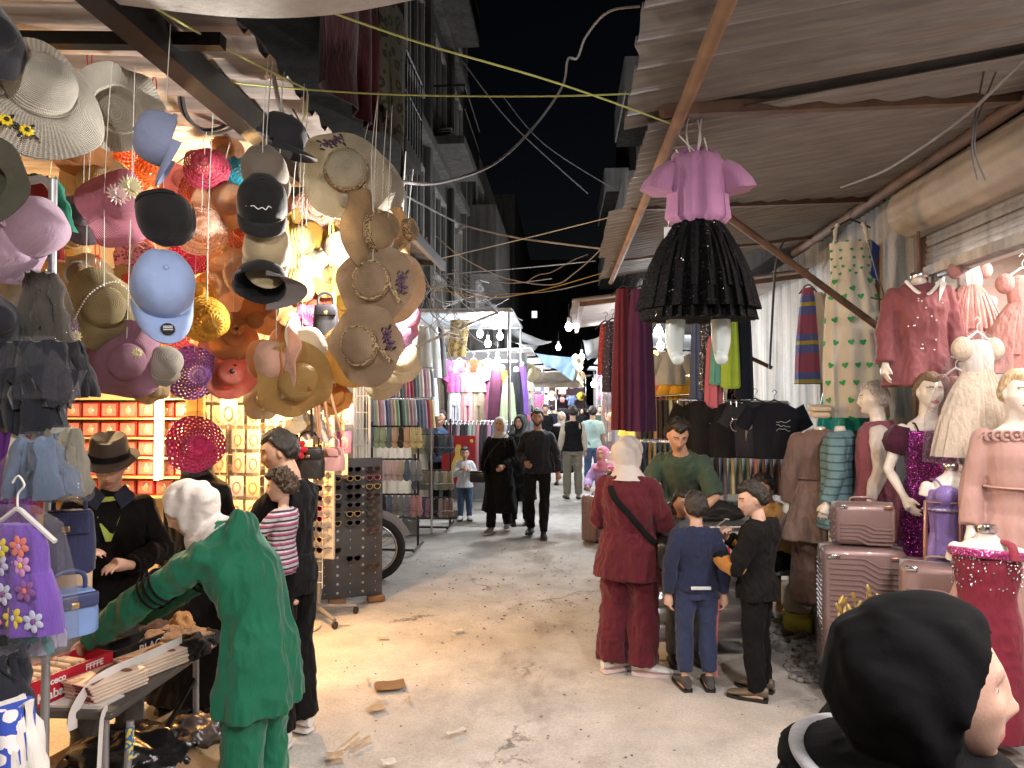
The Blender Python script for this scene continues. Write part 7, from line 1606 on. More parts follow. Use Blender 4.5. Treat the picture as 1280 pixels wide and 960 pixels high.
kf = thing('hanging_kaftan', 'rainbow banded kaftan in pink, blue and yellow hanging on the wall', 'kaftan', at(1010, 360, 6.9), radians(-30)); obj('garment', skirt(.05, .12, .9, .04, .06, .02, 5, 4), stripes('rainbow', [(0, (.4, .1, .16)), (.3, (.13, .15, .4)), (.52, (.55, .4, .05)), (.62, (.13, .15, .4)), (.8, (.4, .1, .16))], .36, 2), kf)
bm = BM(); loft_rows(bm, [(-.05, .09, .03, .02), (-.35, .13, .06, .03), (-.88, .15, .05, .03)], 20, .01, 4, 1); obj('cream_half', bm, fabric('cream_lining', (.55, .48, .38)), kf); hanger(kf, .16)
t = thing('hanging_skirt', 'turquoise satin skirt showing below the green heart dress', 'skirt', at(1052, 478, 6.5), radians(-10)); obj('garment', skirt(.12, .2, .42, .06, .08, .012, 6, 2), fabric('turquoise_satin', (.01, .35, .36), .35, .1), t); hanger(t, .2)
bm = BM(); sheet(bm, [(0, 0, 0), (.03, 0, .12), (.1, 0, .2), (.16, 0, .14), (.13, 0, .02), (.15, 0, -.14), (.06, 0, -.1), (.02, 0, -.16)], .02); single('blue_garment', bm, fabric('royal_blue', (.03, .06, .35)), 'royal blue scrap of cloth hanging behind the heart dress', 'cloth', loc=at(1076, 330, 6.3))
# ---- suitcases
RG = plain('rose_gold_shell', (.25, .165, .155), .38, .25, .06, coat=.3, bump=.03); RGD = plain('rose_gold_trim', (.4, .22, .17), .3, .7)
def suitcase(label, loc, rot, w, h, d, big=True, handle=0, lay=False, group='rose gold suitcases'):
    t = thing('suitcase', label, 'suitcase', loc, rot, group)
    bm = BM(); box(bm, (0, 0, h/2), (w, d, h), bev=.045, seg=4); obj('shell', bm, RG, t)
    bm = BM(); n = int(h/.038) if big else 5
    for i in range(n):
        z = h*.08+(h*.84)*i/(n-1) if big else h*.16+.024*i
        st = w*.18*max(0, 1-i/n*.9); pts = [V((-w*.42, -d/2-.002, z)), V((w*.02-st, -d/2-.002, z)), V((w*.2-st, -d/2-.002, z-(.05 if big and i > n*.55 else .03 if not big else 0))), V((w*.42, -d/2-.002, z-(.05 if big and i > n*.55 else .03 if not big else 0)))]
        tube(bm, pts, .007, 6)
    for i in range(n): tube(bm, [(-w/2-.001, -d*.36, h*.1+h*.8*i/n), (-w/2-.001, d*.36, h*.1+h*.8*i/n)], .006, 6)
    obj('shell_ribs', bm, RG, t)
    for s in (1, -1): bm = BM(); box(bm, (s*w*.37, -d/2-.004, h*.93), (w*.15, .014, .028), bev=.006); obj('latch', bm, M_chrome if s < 0 else RGD, t)
    bm = BM(); box(bm, (0, 0, h/2), (w+.006, .012, h+.006), bev=.005); obj('zip_seam', bm, M_grey, t)
    bm = BM(); tube(bm, catm([(-w*.2, 0, h-.005), (-w*.16, 0, h+.028), (w*.16, 0, h+.028), (w*.2, 0, h-.005)], 5), .009, 8); obj('carry_handle', bm, RG, t)
    if handle:
        bm = BM(); tube(bm, [(-.09, .03, h-.02), (-.085, .03, h+handle), (.085, .03, h+handle), (.09, .03, h-.02)], .012, 8); obj('pull_handle', bm, RGD, t)
    return t
suitcase('large rose gold ribbed suitcase standing on the shop step', (1.93, 4.88, .19), radians(-10), .5, .76, .27); suitcase('small rose gold vanity case on top of the large suitcase', (1.95, 4.9, .96), radians(-8), .37, .27, .2, False); suitcase('medium rose gold case with pull handle raised', (2.16, 4.3, .70), radians(-24), .44, .27, .3, False, .34)
bm = BM(); box(bm, (2.2, 4.35, .445), (.5, .4, .505), bev=.01); single('stock_carton', bm, M_card, 'cardboard carton carrying the medium suitcase', 'box', base=False)
suitcase('pink suitcase far down by the burgundy woman shoulder', (.42, 9.9, 0), radians(60), .4, .62, .24)
vz = thing('dried_flower_vase', 'glass vase of gold leaves and pale pink cloth roses before the large suitcase', 'flowers', (1.72, 4.35, .0)); bm = BM(); lathe(bm, [(.001, 0), (.07, 0), (.05, .2), (.08, .4), (.07, .4), (.04, .2), (.001, .02)], 22); obj('vase', bm, plain('smoke_glass', (.09, .09, .1), .15), vz)
r_ = random.Random(12); bm = BM()
for i in range(16):
    a = r_.uniform(0, 6.28); L = r_.uniform(.2, .42); tip = V((.16*cos(a)*r_.random()**.5, .1*sin(a), .4+L)); tube(bm, [(0, 0, .36), tip*.6+V((0, 0, .18)), tip], .003, 4)
    for j in range(5): q = V((0, 0, .4)).lerp(tip, .45+.13*j); ball(bm, q+V((r_.uniform(-.02, .02), -.01, 0)), (.012, .005, .032), 6, 5, rx(r_.uniform(-.6, .6)) @ ry(r_.uniform(-.9, .9)))
obj('gold_leaves', bm, plain('gold_leaf', (.36, .25, .07), .45, .4), vz)
for x, z in ((-.11, .42), (.08, .43), (.02, .37), (-.05, .48)):
    bm = BM()
    for l in range(4): tube(bm, [V((x+(.045-.01*l)*cos(w), -.06-.008*l+.01*sin(w*3), z+(.04-.009*l)*sin(w))) for w in [2*pi*j/12+l for j in range(13)]], .013, 6)
    obj('cloth_rose', bm, fabric('dusty_rose', (.36, .19, .19)), vz)
handbag('pale pink rounded bag at the edge of the black headscarf', (1.98, 3.95, .62), radians(-30), .24, .14, .1, plain('pale_pink_leather', (.6, .36, .33), .5), .05)
bm = BM(); box(bm, (1.98, 3.98, .3), (.34, .3, .6), bev=.01); single('stock_carton', bm, M_card, 'tall carton under the pale pink bag', 'box', base=False)
# ================================================================ shoe racks, clothes stall and far stalls
# ---- slippers
def slipper_bm(sx):
    bm = BM(); rings = []
    for y, w in ((-.13, .018), (-.1, .034), (-.04, .032), (.02, .036), (.07, .046), (.11, .04), (.135, .016)): rings.append([V((sx+w*cos(a), .012*sin(a), -y-.13)) for a in [2*pi*i/14 for i in range(14)]])
    loft(bm, rings)
    tube(bm, catm([(sx-.045, -.004, -.2), (sx-.02, -.045, -.17), (sx, -.05, -.19), (sx+.02, -.045, -.17), (sx+.045, -.004, -.2)], 4), .013, 6, squash=.5); return bm
SLP = thing('slippers', 'x', 'slippers', (0, 0, 0), 0, 'slippers hung on the shoe racks'); SM = fabric('slipper_colour', None, .7, .15, objcol=True, folds=.1)
for s in (-.04, .04): obj('slipper', slipper_bm(s), SM, SLP)
bm = BM(); tube(bm, catm([(-.05, 0, 0), (0, 0, .02), (.05, 0, 0)], 3), .005, 5); obj('clip', bm, M_black, SLP); us = [0]
SPAL = [((.5, .42, .3), 'beige'), ((.04, .04, .045), 'black'), ((.55, .52, .46), 'cream'), ((.2, .22, .24), 'grey'), ((.3, .36, .3), 'sage'), ((.12, .15, .22), 'navy'), ((.35, .2, .2), 'rose')]
for nm, a0, a1, Y, tiers in (('near', 468, 520, 9.0, (533, 574, 618)), ('far', 522, 560, 10.6, (543, 588, 622))):
    t = thing('shoe_rack', 'black metal rack of hanging slippers, the %s of the two' % nm, 'rack', (at((a0+a1)/2, 600, Y).x, Y+.03, 0))
    for px in (a0-3, a1+3): bm = BM(); p = at(px, 500, Y+.05); tube(bm, [(p.x, p.y, .05), (p.x, p.y, 1.62)], .016, 8); obj('post', bm, M_black, t, world=True)
    for py in tiers:
        bm = BM(); tube(bm, [at(a0-3, py, Y+.03), at(a1+3, py, Y+.03)], .011, 6); obj('bar', bm, M_black, t, world=True)
    bm = BM(); p, q = at(a0-3, 500, Y), at(a1+3, 500, Y); 
    for x in (p.x, q.x): tube(bm, [(x, Y-.28, .05), (x, Y+.32, .05)], .016, 6)
    tube(bm, [(p.x, Y-.25, .06), (q.x, Y-.25, .06)], .016, 6); obj('base', bm, M_black, t, world=True)
    for k, py in enumerate(tiers):
        row(SLP, us, 8, (a0, py+1), (a1, py+1), Y, Y, 'the %s bar of the %s shoe rack' % (('top', 'middle', 'bottom')[k], nm), SPAL, .25, 1.0 if nm == 'near' else 1.05)
# hollow concrete block, kerb stone
bm = BM(); box(bm, (0, -.08, .1), (.4, .03, .2)); box(bm, (0, .08, .1), (.4, .03, .2))
for x in (-.185, -.06, .06, .185): box(bm, (x, 0, .1), (.03, .13, .198))
single('concrete_block', bm, M_step, 'grey hollow concrete block standing on the ground by the motorcycle wheel', 'block', loc=(at(508, 664, 10.2).x, 10.1, 0), rot=.2)
bm = BM(); box(bm, (0, 0, .07), (.9, .25, .14), bev=.02); single('kerb_stone', bm, M_step, 'long concrete slab lying below the far shoe rack', 'block', loc=(at(548, 640, 12).x, 11.6, 0), rot=.1)
# ---- garments of the rail above the shoes and of the clothes stall
GRM = thing('hanging_garment', 'x', 'garment', (0, 0, 0), 0, 'small garments on the far rails'); CLO = fabric('far_cloth', None, .85, .2, objcol=True, folds=.5, transl=.1)
obj('garment', skirt(.05, .1, .55, .06, .09, .012, 5, 3, n=26), CLO, GRM); bm = BM(); tube(bm, catm([(-.06, 0, -.01), (0, 0, .04), (.06, 0, -.01)], 3), .005, 5); obj('hanger', bm, M_white, GRM); ug = [0]
GP = [((.5, .45, .4), 'cream'), ((.1, .13, .2), 'slate'), ((.45, .2, .25), 'rose'), ((.3, .3, .3), 'grey'), ((.03, .03, .035), 'black'), ((.45, .38, .25), 'sand'), ((.35, .05, .07), 'red'), ((.25, .32, .28), 'sage'), ((.62, .6, .58), 'white')]
for nm, y, Y in (('upper', 462, 9.6), ('lower', 500, 9.3)):
    rail(nm+' chrome rail of small clothes above the shoe racks', at(462, y-2, Y), at(540, y-2, Y+.8)); row(GRM, ug, 18, (464, y), (538, y), Y, Y+.8, 'the %s rail above the shoe racks' % nm, GP, .5, .72)
for i, (px, c, lab) in enumerate(((530, (.62, .62, .6), 'white'), (541, (.5, .5, .48), 'pale grey'), (548, (.05, .05, .05), 'black and white printed'), (538, (.55, .6, .62), 'ice blue'))):
    o = dup(GRM, at(px, 408 if i < 3 else 458, 11.2+.2*i), .2, lab+' long dress hung high above the shoe racks', (*c, 1), (1.4, 1.2, 1.5))
st2 = thing('market_stall', 'steel frame clothes stall with pale roof panel and bright bulbs', 'stall', (-1.75, 12.6, 0)); z2 = at(600, 396, 11.4).z
bm = BM(); box(bm, (-1.75, 12.3, 3.3), (1.9, 2.6, .03)); obj('roof_panel', bm, plain('milky_sheet', (.62, .68, .74), .5, transl=.5), st2, world=True)
for a, b in (((-2.65, 11, 3.27), (-.8, 11, 3.27)), ((-.8, 11, 3.27), (-.8, 13.6, 3.27)), ((-2.65, 13.6, 3.27), (-.8, 13.6, 3.27)), ((-2.6, 11.0, 2.6), (-1.0, 11.0, 3.25)), ((-2.6, 13.3, 2.62), (-.85, 13.3, 2.62)), ((-2.6, 13.3, 2.2), (-.85, 13.3, 2.2))):
    bm = BM(); bar(bm, a, b, .04); obj('frame_bar', bm, M_pipe, st2, world=True)
for x, y in ((-.82, 13.55), (-.84, 11.05), (-2.62, 13.55)): bm = BM(); tube(bm, [(x, y, 0), (x, y, 3.27)], .025, 8); obj('post', bm, M_pipe, st2, world=True)
bm = BM(); box(bm, (-1.7, 13.75, 1.4), (2.0, .05, 2.8)); obj('back_cloth', bm, fabric('grey_backcloth', (.2, .2, .2)), st2, world=True)
SH = thing('hanging_shirt', 'x', 'shirt', (0, 0, 0), 0, 'shirts in a row high on the clothes stall'); obj('garment', tee(.3, .36, .14, .05, 60, seed=4), CLO, SH); hanger(SH, .22, M_white)
for i, (px, c, lab) in enumerate(((555, (.7, .12, .4), 'hot pink shirt, leftmost of the row under the stall roof'), (574, (.7, .3, .45), 'light pink shirt in the row under the stall roof'), (592, (.75, .12, .05), 'orange red shirt in the row under the stall roof'), (610, (.5, .66, .66), 'mint shirt at the right end of the row under the stall roof'))):
    o = SH if i == 0 else dup(SH, (0, 0, 0)); o.location = at(px, 450, 12.9); o['label'] = lab; paint(o, (*c, 1)); o.scale = (1.15,)*3
def outfit(label, px, ytop, Y, ct, cb, dress=False):
    t = thing('display_outfit', label, 'outfit', at(px, ytop, Y), 0, 'outfits on half mannequins'); m1 = fabric('of_%s' % px, ct); 
    if dress: obj('dress', skirt(.08, .15, .9, .06, .09, .014, 6, px), m1, t)
    else:
        obj('top', tee(.26, .34, .1, .06, 65, seed=px), m1, t); o = obj('trousers', pants(.24, .62, .06, seed=px, leg=.075, hem=.065), fabric('ofb_%s' % px, cb), t); o.location.z = -.3
    bm = BM(); ball(bm, (0, 0, .04), (.05, .05, .06), 10, 8); obj('bust_neck', bm, M_mann, t); return t
outfit('brown leopard long dress in the clothes stall', 549, 468, 12.8, (.11, .09, .07), 0, True); outfit('hot pink top over white printed trousers', 568, 466, 12.7, (.75, .12, .42), (.55, .55, .6)); outfit('pale pink top with pink flared trousers', 584, 466, 12.7, (.72, .42, .42), (.7, .36, .38)); outfit('mint t-shirt over beige trousers', 598, 466, 12.7, (.55, .68, .68), (.5, .4, .3)); outfit('rose pink narrow dress right of the mint t-shirt', 611, 472, 12.8, (.55, .16, .32), 0, True); outfit('black flowered plum dress in the clothes stall', 620, 462, 12.4, (.09, .02, .05), 0, True); outfit('ochre long dress edge on', 628, 463, 12.5, (.45, .24, .03), 0, True); outfit('pale green long dress at the stall corner', 635, 478, 12.3, (.45, .55, .36), 0, True); outfit('black dress hanging outside the stall corner', 645, 465, 12.6, (.02, .02, .025), 0, True)
outfit('violet scarf dress hanging beyond the stall corner', 652, 458, 13.5, (.28, .14, .55), 0, True)
rail('low rail of dark trousers in the clothes stall', at(556, 527, 12.2), at(652, 527, 12.2)); row(GRM, ug, 20, (558, 530), (650, 530), 12.2, 12.2, 'the low rail of the clothes stall', [GP[1], GP[4], GP[2], GP[3], GP[4]], 1.3, (1, 1, 1.6))
ps = thing('poster_board', 'red poster with a golden dress standing under the low rail', 'poster', at(573, 607, 11.9)); bm = BM(); box(bm, (0, 0, .42), (.56, .02, .82)); obj('board', bm, plain('red_print', (.3, .012, .015), .4, 0, .3, 6), ps)
bm = BM(); sheet(bm, [(-.03, -.014, .68), (-.06, -.014, .6), (-.05, -.014, .52), (-.15, -.014, .26), (-.08, -.014, .22), (.08, -.014, .22), (.15, -.014, .26), (.05, -.014, .52), (.06, -.014, .6), (.03, -.014, .68)], .004); obj('dress_print', bm, plain('gold_print', (.62, .42, .1), .4), ps)
for s in (-.22, .22):
    for z in (.1, .74): bm = BM(); ball(bm, (s, -.012, z), (.03, .004, .03), 8, 6); obj('ornament_print', bm, bpy.data.materials['gold_print'], ps)
bm = BM(); loft_rows(bm, [(.3, .02, .16, .05), (.1, 0, .15, .06), (-.1, -.03, .14, .06), (-.3, -.05, .15, .05)], 30, .01, 5, 2); single('gold_cushion_bag', bm, spots('gold_brocade', (.45, .34, .14), (.2, .12, .06), 16, .42), 'gold brocade bag slung under the stall roof', 'bag', loc=at(574, 423, 11.5))
def tarp(pts, m, label, n=14):
    bm = BM(); G = [[None]*(n+1) for _ in range(n+1)]
    for i in range(n+1):
        for j in range(n+1):
            u, v = i/n, j/n; p = pts[0].lerp(pts[1], u).lerp(pts[3].lerp(pts[2], u), v); G[i][j] = bm.verts.new(p+V((0, .12*sin(u*9+v*3), .05*sin(v*7+u*4)-.12*sin(pi*u)*(1-v))))
    for i in range(n):
        for j in range(n): bm.faces.new((G[i][j], G[i+1][j], G[i+1][j+1], G[i][j+1]))
    bmesh.ops.solidify(bm, geom=bm.faces[:], thickness=.01); single('tarpaulin', bm, m, label, 'tarpaulin', base=False)
tarp([at(664, 440, 17), at(728, 443, 17.4), at(716, 474, 17.2), at(690, 462, 17.1)], fabric('pale_blue_tarp', (.36, .5, .66), .6, .15, folds=.6, transl=.35), 'pale blue tarpaulin sagging across the street under a bright lamp')
tarp([at(640, 462, 21), at(722, 462, 20), at(730, 482, 22), at(652, 488, 22.5)], fabric('tan_tarp', (.4, .34, .27), .7, .2, folds=.6, transl=.3), 'tan canvas sheet stretched over the far street below the blue tarpaulin')
tarp([at(640, 408, 14.2), at(690, 424, 14.6), at(668, 436, 17.5), at(636, 430, 17.5)], plain('grey_sheet', (.3, .31, .32), .6), 'grey sheet roof sloping from the clothes stall towards the street lamp')
tarp([at(728, 425, 15), at(752, 415, 15), at(760, 446, 17), at(735, 452, 17)], plain('grey_sheet', (.3, .31, .32), .6), 'small grey sheet roof on the right above the stalls beyond the awning')
# ---- far stalls both sides
FB = thing('market_bag', 'x', 'bag', (0, 0, 0), 0, 'goods hung on the far stalls'); bm = BM(); box(bm, (0, 0, -.2), (.24, .1, .26), bev=.05, seg=2); obj('body', bm, CLO, FB); bm = BM(); tube(bm, catm([(-.07, 0, -.08), (0, 0, .02), (.07, 0, -.08)], 4), .008, 5); obj('handle', bm, CLO, FB)
FH = props(obj('market_hat', hatmesh(.17, .08, .09, n=24), CLO), 'x', 'hat', 'goods hung on the far stalls'); FS = thing('market_shirt', 'x', 'shirt', (0, 0, 0), 0, 'goods hung on the far stalls'); obj('garment', tee(.3, .36, .12, .05, 60, seed=9), CLO, FS)
FX = thing('market_carton', 'x', 'box', (0, 0, 0), 0, 'goods on the far stall tables'); bm = BM(); box(bm, (0, 0, .09), (.2, .2, .18), bev=.01); obj('carton', bm, CLO, FX); bm = BM(); box(bm, (0, 0, .183), (.19, .04, .004)); obj('packing_tape', bm, M_white, FX)
uf = {k: [0] for k in 'BHSX'}; FPAL = [((.7, .3, .25), 'coral'), ((.7, .45, .3), 'peach'), ((.65, .15, .3), 'pink'), ((.7, .62, .5), 'cream'), ((.65, .65, .68), 'white'), ((.5, .36, .18), 'straw'), ((.2, .25, .45), 'blue'), ((.12, .1, .1), 'dark'), ((.7, .5, .08), 'yellow'), ((.3, .16, .4), 'violet')]
def put2(key, proto, p, rot, lab, c, sc):
    o = proto if not uf[key][0] else dup(proto, p, rot, lab); uf[key][0] = 1; o.location = p; o.rotation_euler = (0, 0, rot) if not isinstance(rot, tuple) else rot; o['label'] = lab; paint(o, (*c, 1)); o.scale = (sc,)*3
K = dict(B=(FB, 'bag'), H=(FH, 'hat'), S=(FS, 'shirt'), X=(FX, 'carton'))
def far_stall(side, i, x0, x1, y0, y1, h, label, cov):
    t = thing('market_stall', label, 'stall', ((x0+x1)/2, (y0+y1)/2, 0)); xi = x1 if side == 'L' else x0
    bm = BM(); box(bm, ((x0+x1)/2, (y0+y1)/2, h), (abs(x1-x0)+.5, y1-y0, .03), ry((-.06 if side == 'L' else .06))); obj('roof', bm, cov, t, world=True)
    for x in (x0, x1):
        for y in (y0+.05, y1-.05): bm = BM(); tube(bm, [(x, y, 0), (x, y, h)], .025, 6); obj('post', bm, M_pipe, t, world=True)
    bm = BM(); box(bm, ((x0+x1)/2, (y0+y1)/2, .75), (abs(x1-x0), y1-y0-.3, .05)); box(bm, ((x0+x1)/2, y0+.16, .37), (abs(x1-x0), .03, .72)); obj('counter', bm, fabric('counter_cloth_%d' % (i % 3), ((.3, .2, .2), (.45, .4, .38), (.2, .22, .3))[i % 3]), t, world=True)
    bulb('hanging_bulb', ((x0+x1)/2+(.3 if side == 'L' else -.3), y0-.45, 2.75), (1, .93, .85) if i % 2 else COOL, 120, .05, 'added distant bulb to brighten the '+label.split(',')[0], ((x0+x1)/2, y0-.1, h), 40, .06)  # one bulb added per far stall to brighten the dark street end
    bm = BM(); box(bm, ((x0+x1)/2, y1-.1, 1.5), (abs(x1-x0), .03, 2.7)); obj('back_cloth', bm, fabric('back_cloth_%d' % (i % 3), ((.5, .3, .24), (.45, .42, .4), (.4, .25, .3))[i % 3]), t, world=True)  # pale backing added so the stall has a surface that catches light
    for z in (1.5, 2.1, 2.6):
        bm = BM(); tube(bm, [(x0, y0+.1, z), (x1, y0+.1, z)], .012, 6); obj('rail', bm, M_pipe, t, world=True)
    for k, z in enumerate((2.58, 2.08, 1.48)):
        for j in range(6):
            key = RND.choice('BHSS'); c, cn = RND.choice(FPAL); p = V((x0+(x1-x0)*(j+.5)/6, y0+.02, z)); lab = '%s %s, %s on %s rail of the %s' % (cn, K[key][1], NUM[j], ('top', 'middle', 'low')[k], label.split(',')[0])
            put2(key, K[key][0], p, (radians(75), 0, 0) if key == 'H' else 0, lab, c, RND.uniform(.95, 1.25))
    for j in range(4): c, cn = RND.choice(FPAL); put2('X', FX, V((x0+(x1-x0)*(j+.5)/4, y0+.28, .776)), RND.uniform(-.3, .3), '%s carton, %s on counter of the %s' % (cn, NUM[j], label.split(',')[0]), c, RND.uniform(.9, 1.3))
TC = [plain('roof_iron', (.3, .3, .3), .6), fabric('roof_tarp', (.4, .45, .5), .7, .2, transl=.3), fabric('roof_canvas', (.42, .36, .3), .8, .2, transl=.3)]
for i, (s, x0, x1, y0, nm) in enumerate((('L', -2.4, -.95, 15.2, 'first stall beyond the clothes stall'), ('L', -2.3, -.9, 19, 'second stall beyond the clothes stall'), ('L', -2.2, -.7, 23, 'third stall beyond the clothes stall'), ('L', -2.0, -.3, 27.5, 'fourth stall beyond the clothes stall'), ('R', 1.0, 2.6, 11.8, 'first stall beyond the pale awning'), ('R', 1.2, 2.6, 15.5, 'second stall beyond the pale awning'), ('R', 1.15, 2.6, 19.5, 'third stall beyond the pale awning'), ('R', 1.1, 2.6, 24, 'fourth stall beyond the pale awning'), ('L', -1.6, 1.0, 33, 'closing stall at the end of the street'))):
    far_stall(s, i, x0, x1, y0, y0+2.6, 2.95, nm+', hung with goods', TC[i % 3])
for i, (px, py, Y, c) in enumerate(((655, 462, 15.0, (.5, .42, .22)), (664, 465, 15.0, (.45, .4, .25)), (772, 440, 8.8, (.45, .36, .2)), (768, 470, 9.2, (.6, .56, .5)), (776, 497, 9.4, (.55, .5, .42)), (762, 450, 9.5, (.4, .3, .16)), (726, 470, 16, (.5, .4, .26)), (724, 452, 16, (.5, .4, .3)))):
    put2('H', FH, at(px, py, Y), (radians(70), 0, .3*i), 'straw hat hung %s' % ('by the violet dress', 'right beside the hat by the violet dress', 'high behind the burgundy pleated trousers', 'white, under the hat behind the burgundy trousers', 'lowest of the hats behind the burgundy trousers', 'nearest the pale awning frame', 'below the corner of the blue tarpaulin', 'at the corner of the blue tarpaulin')[i], c, 1.15)
# goods stand with small pink boxes
gs = thing('goods_stand', 'stepped stand of small pink boxes by the crouching person', 'stand', (1.0, 9.3, 0))
for k in range(4): bm = BM(); box(bm, (0, .12*k, .55+.18*k), (.9, .2, .03)); obj('step', bm, M_white, gs)
for x in (-.42, .42): bm = BM(); box(bm, (x, .2, .5), (.04, .5, 1.0)); obj('side', bm, M_wood, gs)
for k in range(4):
    for j in range(6): c, cn = RND.choice([((.7, .16, .3), 'pink'), ((.72, .6, .6), 'white'), ((.5, .05, .15), 'crimson'), ((.7, .4, .45), 'rose')]); put2('X', FX, V((1.0-.37+.148*j, 9.27+.12*k, .566+.18*k)), 0, '%s box, %s along the %s step of the goods stand' % (cn, NUM[j], NUM[k]), c, .6)
# ================================================================ the people in the street
F_black = fabric('black_cloth', (.006, .006, .0068), sheen=.02, spec=.15, rough=.85, var=.3, folds=.5); F_blackknit = fabric('black_knit', (.0075, .007, .0072), sheen=.02, spec=.15, rough=.9, var=.3, folds=.5)
F_green = fabric('emerald_jersey', (.004, .125, .065), .7, .15, folds=.45, sheen=.2); F_burg = fabric('burgundy_linen', (.085, .008, .016), .85, .15, folds=.5)
F_navy = fabric('navy_jersey', (.014, .02, .052), .85, .15, folds=.4); F_whitesc = fabric('white_scarf', (.56, .52, .49), .85, .1, folds=.4, fscale=6, transl=.1, fz=1.6)
F_olive = fabric('dark_green_polo', (.035, .062, .042), .85, .15, folds=.4); F_jean = fabric('blue_denim', (.06, .1, .19), .85, .3, folds=.4); F_jeangrey = fabric('grey_denim', (.09, .095, .1), .85, .5, folds=.4)
F_skyw = fabric('pale_grey_cotton', (.55, .58, .6), .85, .1); F_navysw = fabric('dark_navy_sweater', (.012, .014, .022), .85, .2)
def ground_at(px, py):
    Y = CAMZ*FPX/(py-500); p = at(px, py, Y); return (p.x, p.y, 0)
# ---- woman in green bending over the table
gw = Person('woman in emerald green tunic and white headscarf bending to reach across the table', (-1.26, 2.98, 0), 82, 1.63, vox=.006, fem=True, yaw=30, pitch=-30, fat=1.0, sk=SK_L,
    J=dict(pelvis=(0, .03, .93), waist=(0, .05, 1.08), chest=(0, .12, 1.26), upper=(0, .235, 1.365), neck=(0, .30, 1.425), head=(0, .40, 1.535),
           shr=(.155, .22, 1.335), elr=(.12, .50, 1.14), wrr=(.06, .72, .985), handr=(.03, .82, .93), shl=(-.158, .22, 1.34), ell=(-.20, .50, 1.15), wrl=(-.17, .79, .945), handl=(-.15, .88, .86),
           hir=(.09, .03, .9), knr=(.1, .05, .5), anr=(.11, .05, .085), hil=(-.09, .03, .9), knl=(-.1, .05, .5), anl=(-.11, .05, .085)))
gw.body(hands=(.3, .35), palms=((0, .3, -1), (0, .3, -1)), feet=True)
gw.top(F_green, 'tunic', hem=-1.75, g=.028, sleeve=1.98, flare=.02, collar=3.45, amp=.016, hood=True, sg=.026, hemfold=.008, sc=(8, 8, 4))
gw.trousers(F_green, g=.025, flare=.02, waist=.2); gw.shoes(M_black)
gw.hijab(F_whitesc, spread=.10, low=3.35, amp=.007)
for d in 'rl':
    A, B = gw.J['sh'+d], gw.J['el'+d]; t = (B-A).normalized()
    for i in range(3):
        bm = BM(); c = A.lerp(B, .62+.09*i); n = t.orthogonal().normalized(); m_ = t.cross(n)
        tube(bm, [c+n*cos(a*pi/12)*.0735+m_*sin(a*pi/12)*.0735 for a in range(25)], .0045, 5, squash=2.2)
        gw.part('sleeve_stripe', bm, F_black)
# ---- young man in the fedora behind the table
hm = Person('young man in dark felt hat and black jacket over a lime polo behind the table', (-2.36, 3.6, 0), 212, 1.68, vox=.0065, pitch=-22, yaw=-8, sk=SK_L,
    J=dict(head=(0, .05, 1.63), elr=(.27, .0, 1.16), wrr=(.14, .26, 1.20), handr=(.05, .31, 1.23), ell=(-.26, .03, 1.15), wrl=(-.10, .27, 1.13), handl=(-.02, .32, 1.15)))
hm.body(hands=(.5, .6), palms=((-.3, 0, -1), (.2, 0, -1))); hm.hair(HAIR)
hm.top(F_blackknit, 'jacket', hem=-.25, g=.03, sleeve=1.97, collar=3.3, amp=.016, hood=True, sg=.022); hm.trousers(F_jeangrey); hm.shoes(M_black)
F_lime = fabric('lime_pique', (.42, .55, .12), .85, .1)
bm = BM(); pts = []
nk = hm.spine(3.4); cf = hm.bvec(2.6)
sheet(bm, [hm.spine(3.55)+hm.avec(3)*x+cf*y+V((0, 0, z)) for x, y, z in ((-.075, .055, .01), (-.05, .135, -.12), (-.012, .157, -.24), (.012, .157, -.24), (.05, .135, -.12), (.075, .055, .01), (.03, .08, -.015), (-.03, .08, -.015))], .012, tuple(cf))
hm.part('polo_shirt', bm, F_lime)
for q in (1, -1):
    bm = BM(); a = hm.avec(3)*q; sheet(bm, [hm.spine(3.6)+a*x+cf*y+V((0, 0, z)) for x, y, z in ((.07, .03, .035), (.02, .095, -.02), (.055, .15, -.085), (.115, .09, -.035))], .012, (0, .2, 1)); hm.part('polo_collar', bm, fabric('navy_rib', (.02, .03, .06)))
hat = BM(); Mh = hm.HM @ Matrix.Translation((0, -.004, .05)) @ Matrix.Rotation(radians(4), 4, 'X')
lathe(hat, [(.001, .105), (.04, .108), (.078, .112), (.09, .10), (.098, .05), (.103, .0), (.105, -.004), (.15, -.006), (.152, -.012), (.10, -.012), (.09, .0)], 36, lambda i, th, p: Mh @ V((p.x*.92, p.y*1.12, p.z+(.012*cos(2*th) if i in (7, 8) else 0)-(.02*exp(-(p.x/.03)**2) if i < 3 else 0))))
hm.part('felt_hat', hat, fabric('dark_felt', (.045, .035, .026), .9, .2, folds=.2))
hat = BM(); lathe(hat, [(.1015, .002), (.1035, .004), (.1, .034), (.097, .034)], 36, lambda i, th, p: Mh @ V((p.x*.92*1.02, p.y*1.12*1.02, p.z))); hm.part('hat_band', hat, F_black)
# figure in black behind him
bw = Person('dark clothed person mostly hidden behind the young man in the felt hat', (-2.28, 4.35, 0), 165, 1.66, vox=.011, eyes=False); bw.body(); bw.top(F_black, 'coat', hem=-5.6, g=.03, flare=.03, collar=3.5); bw.hijab(F_black); bw.shoes(M_black)
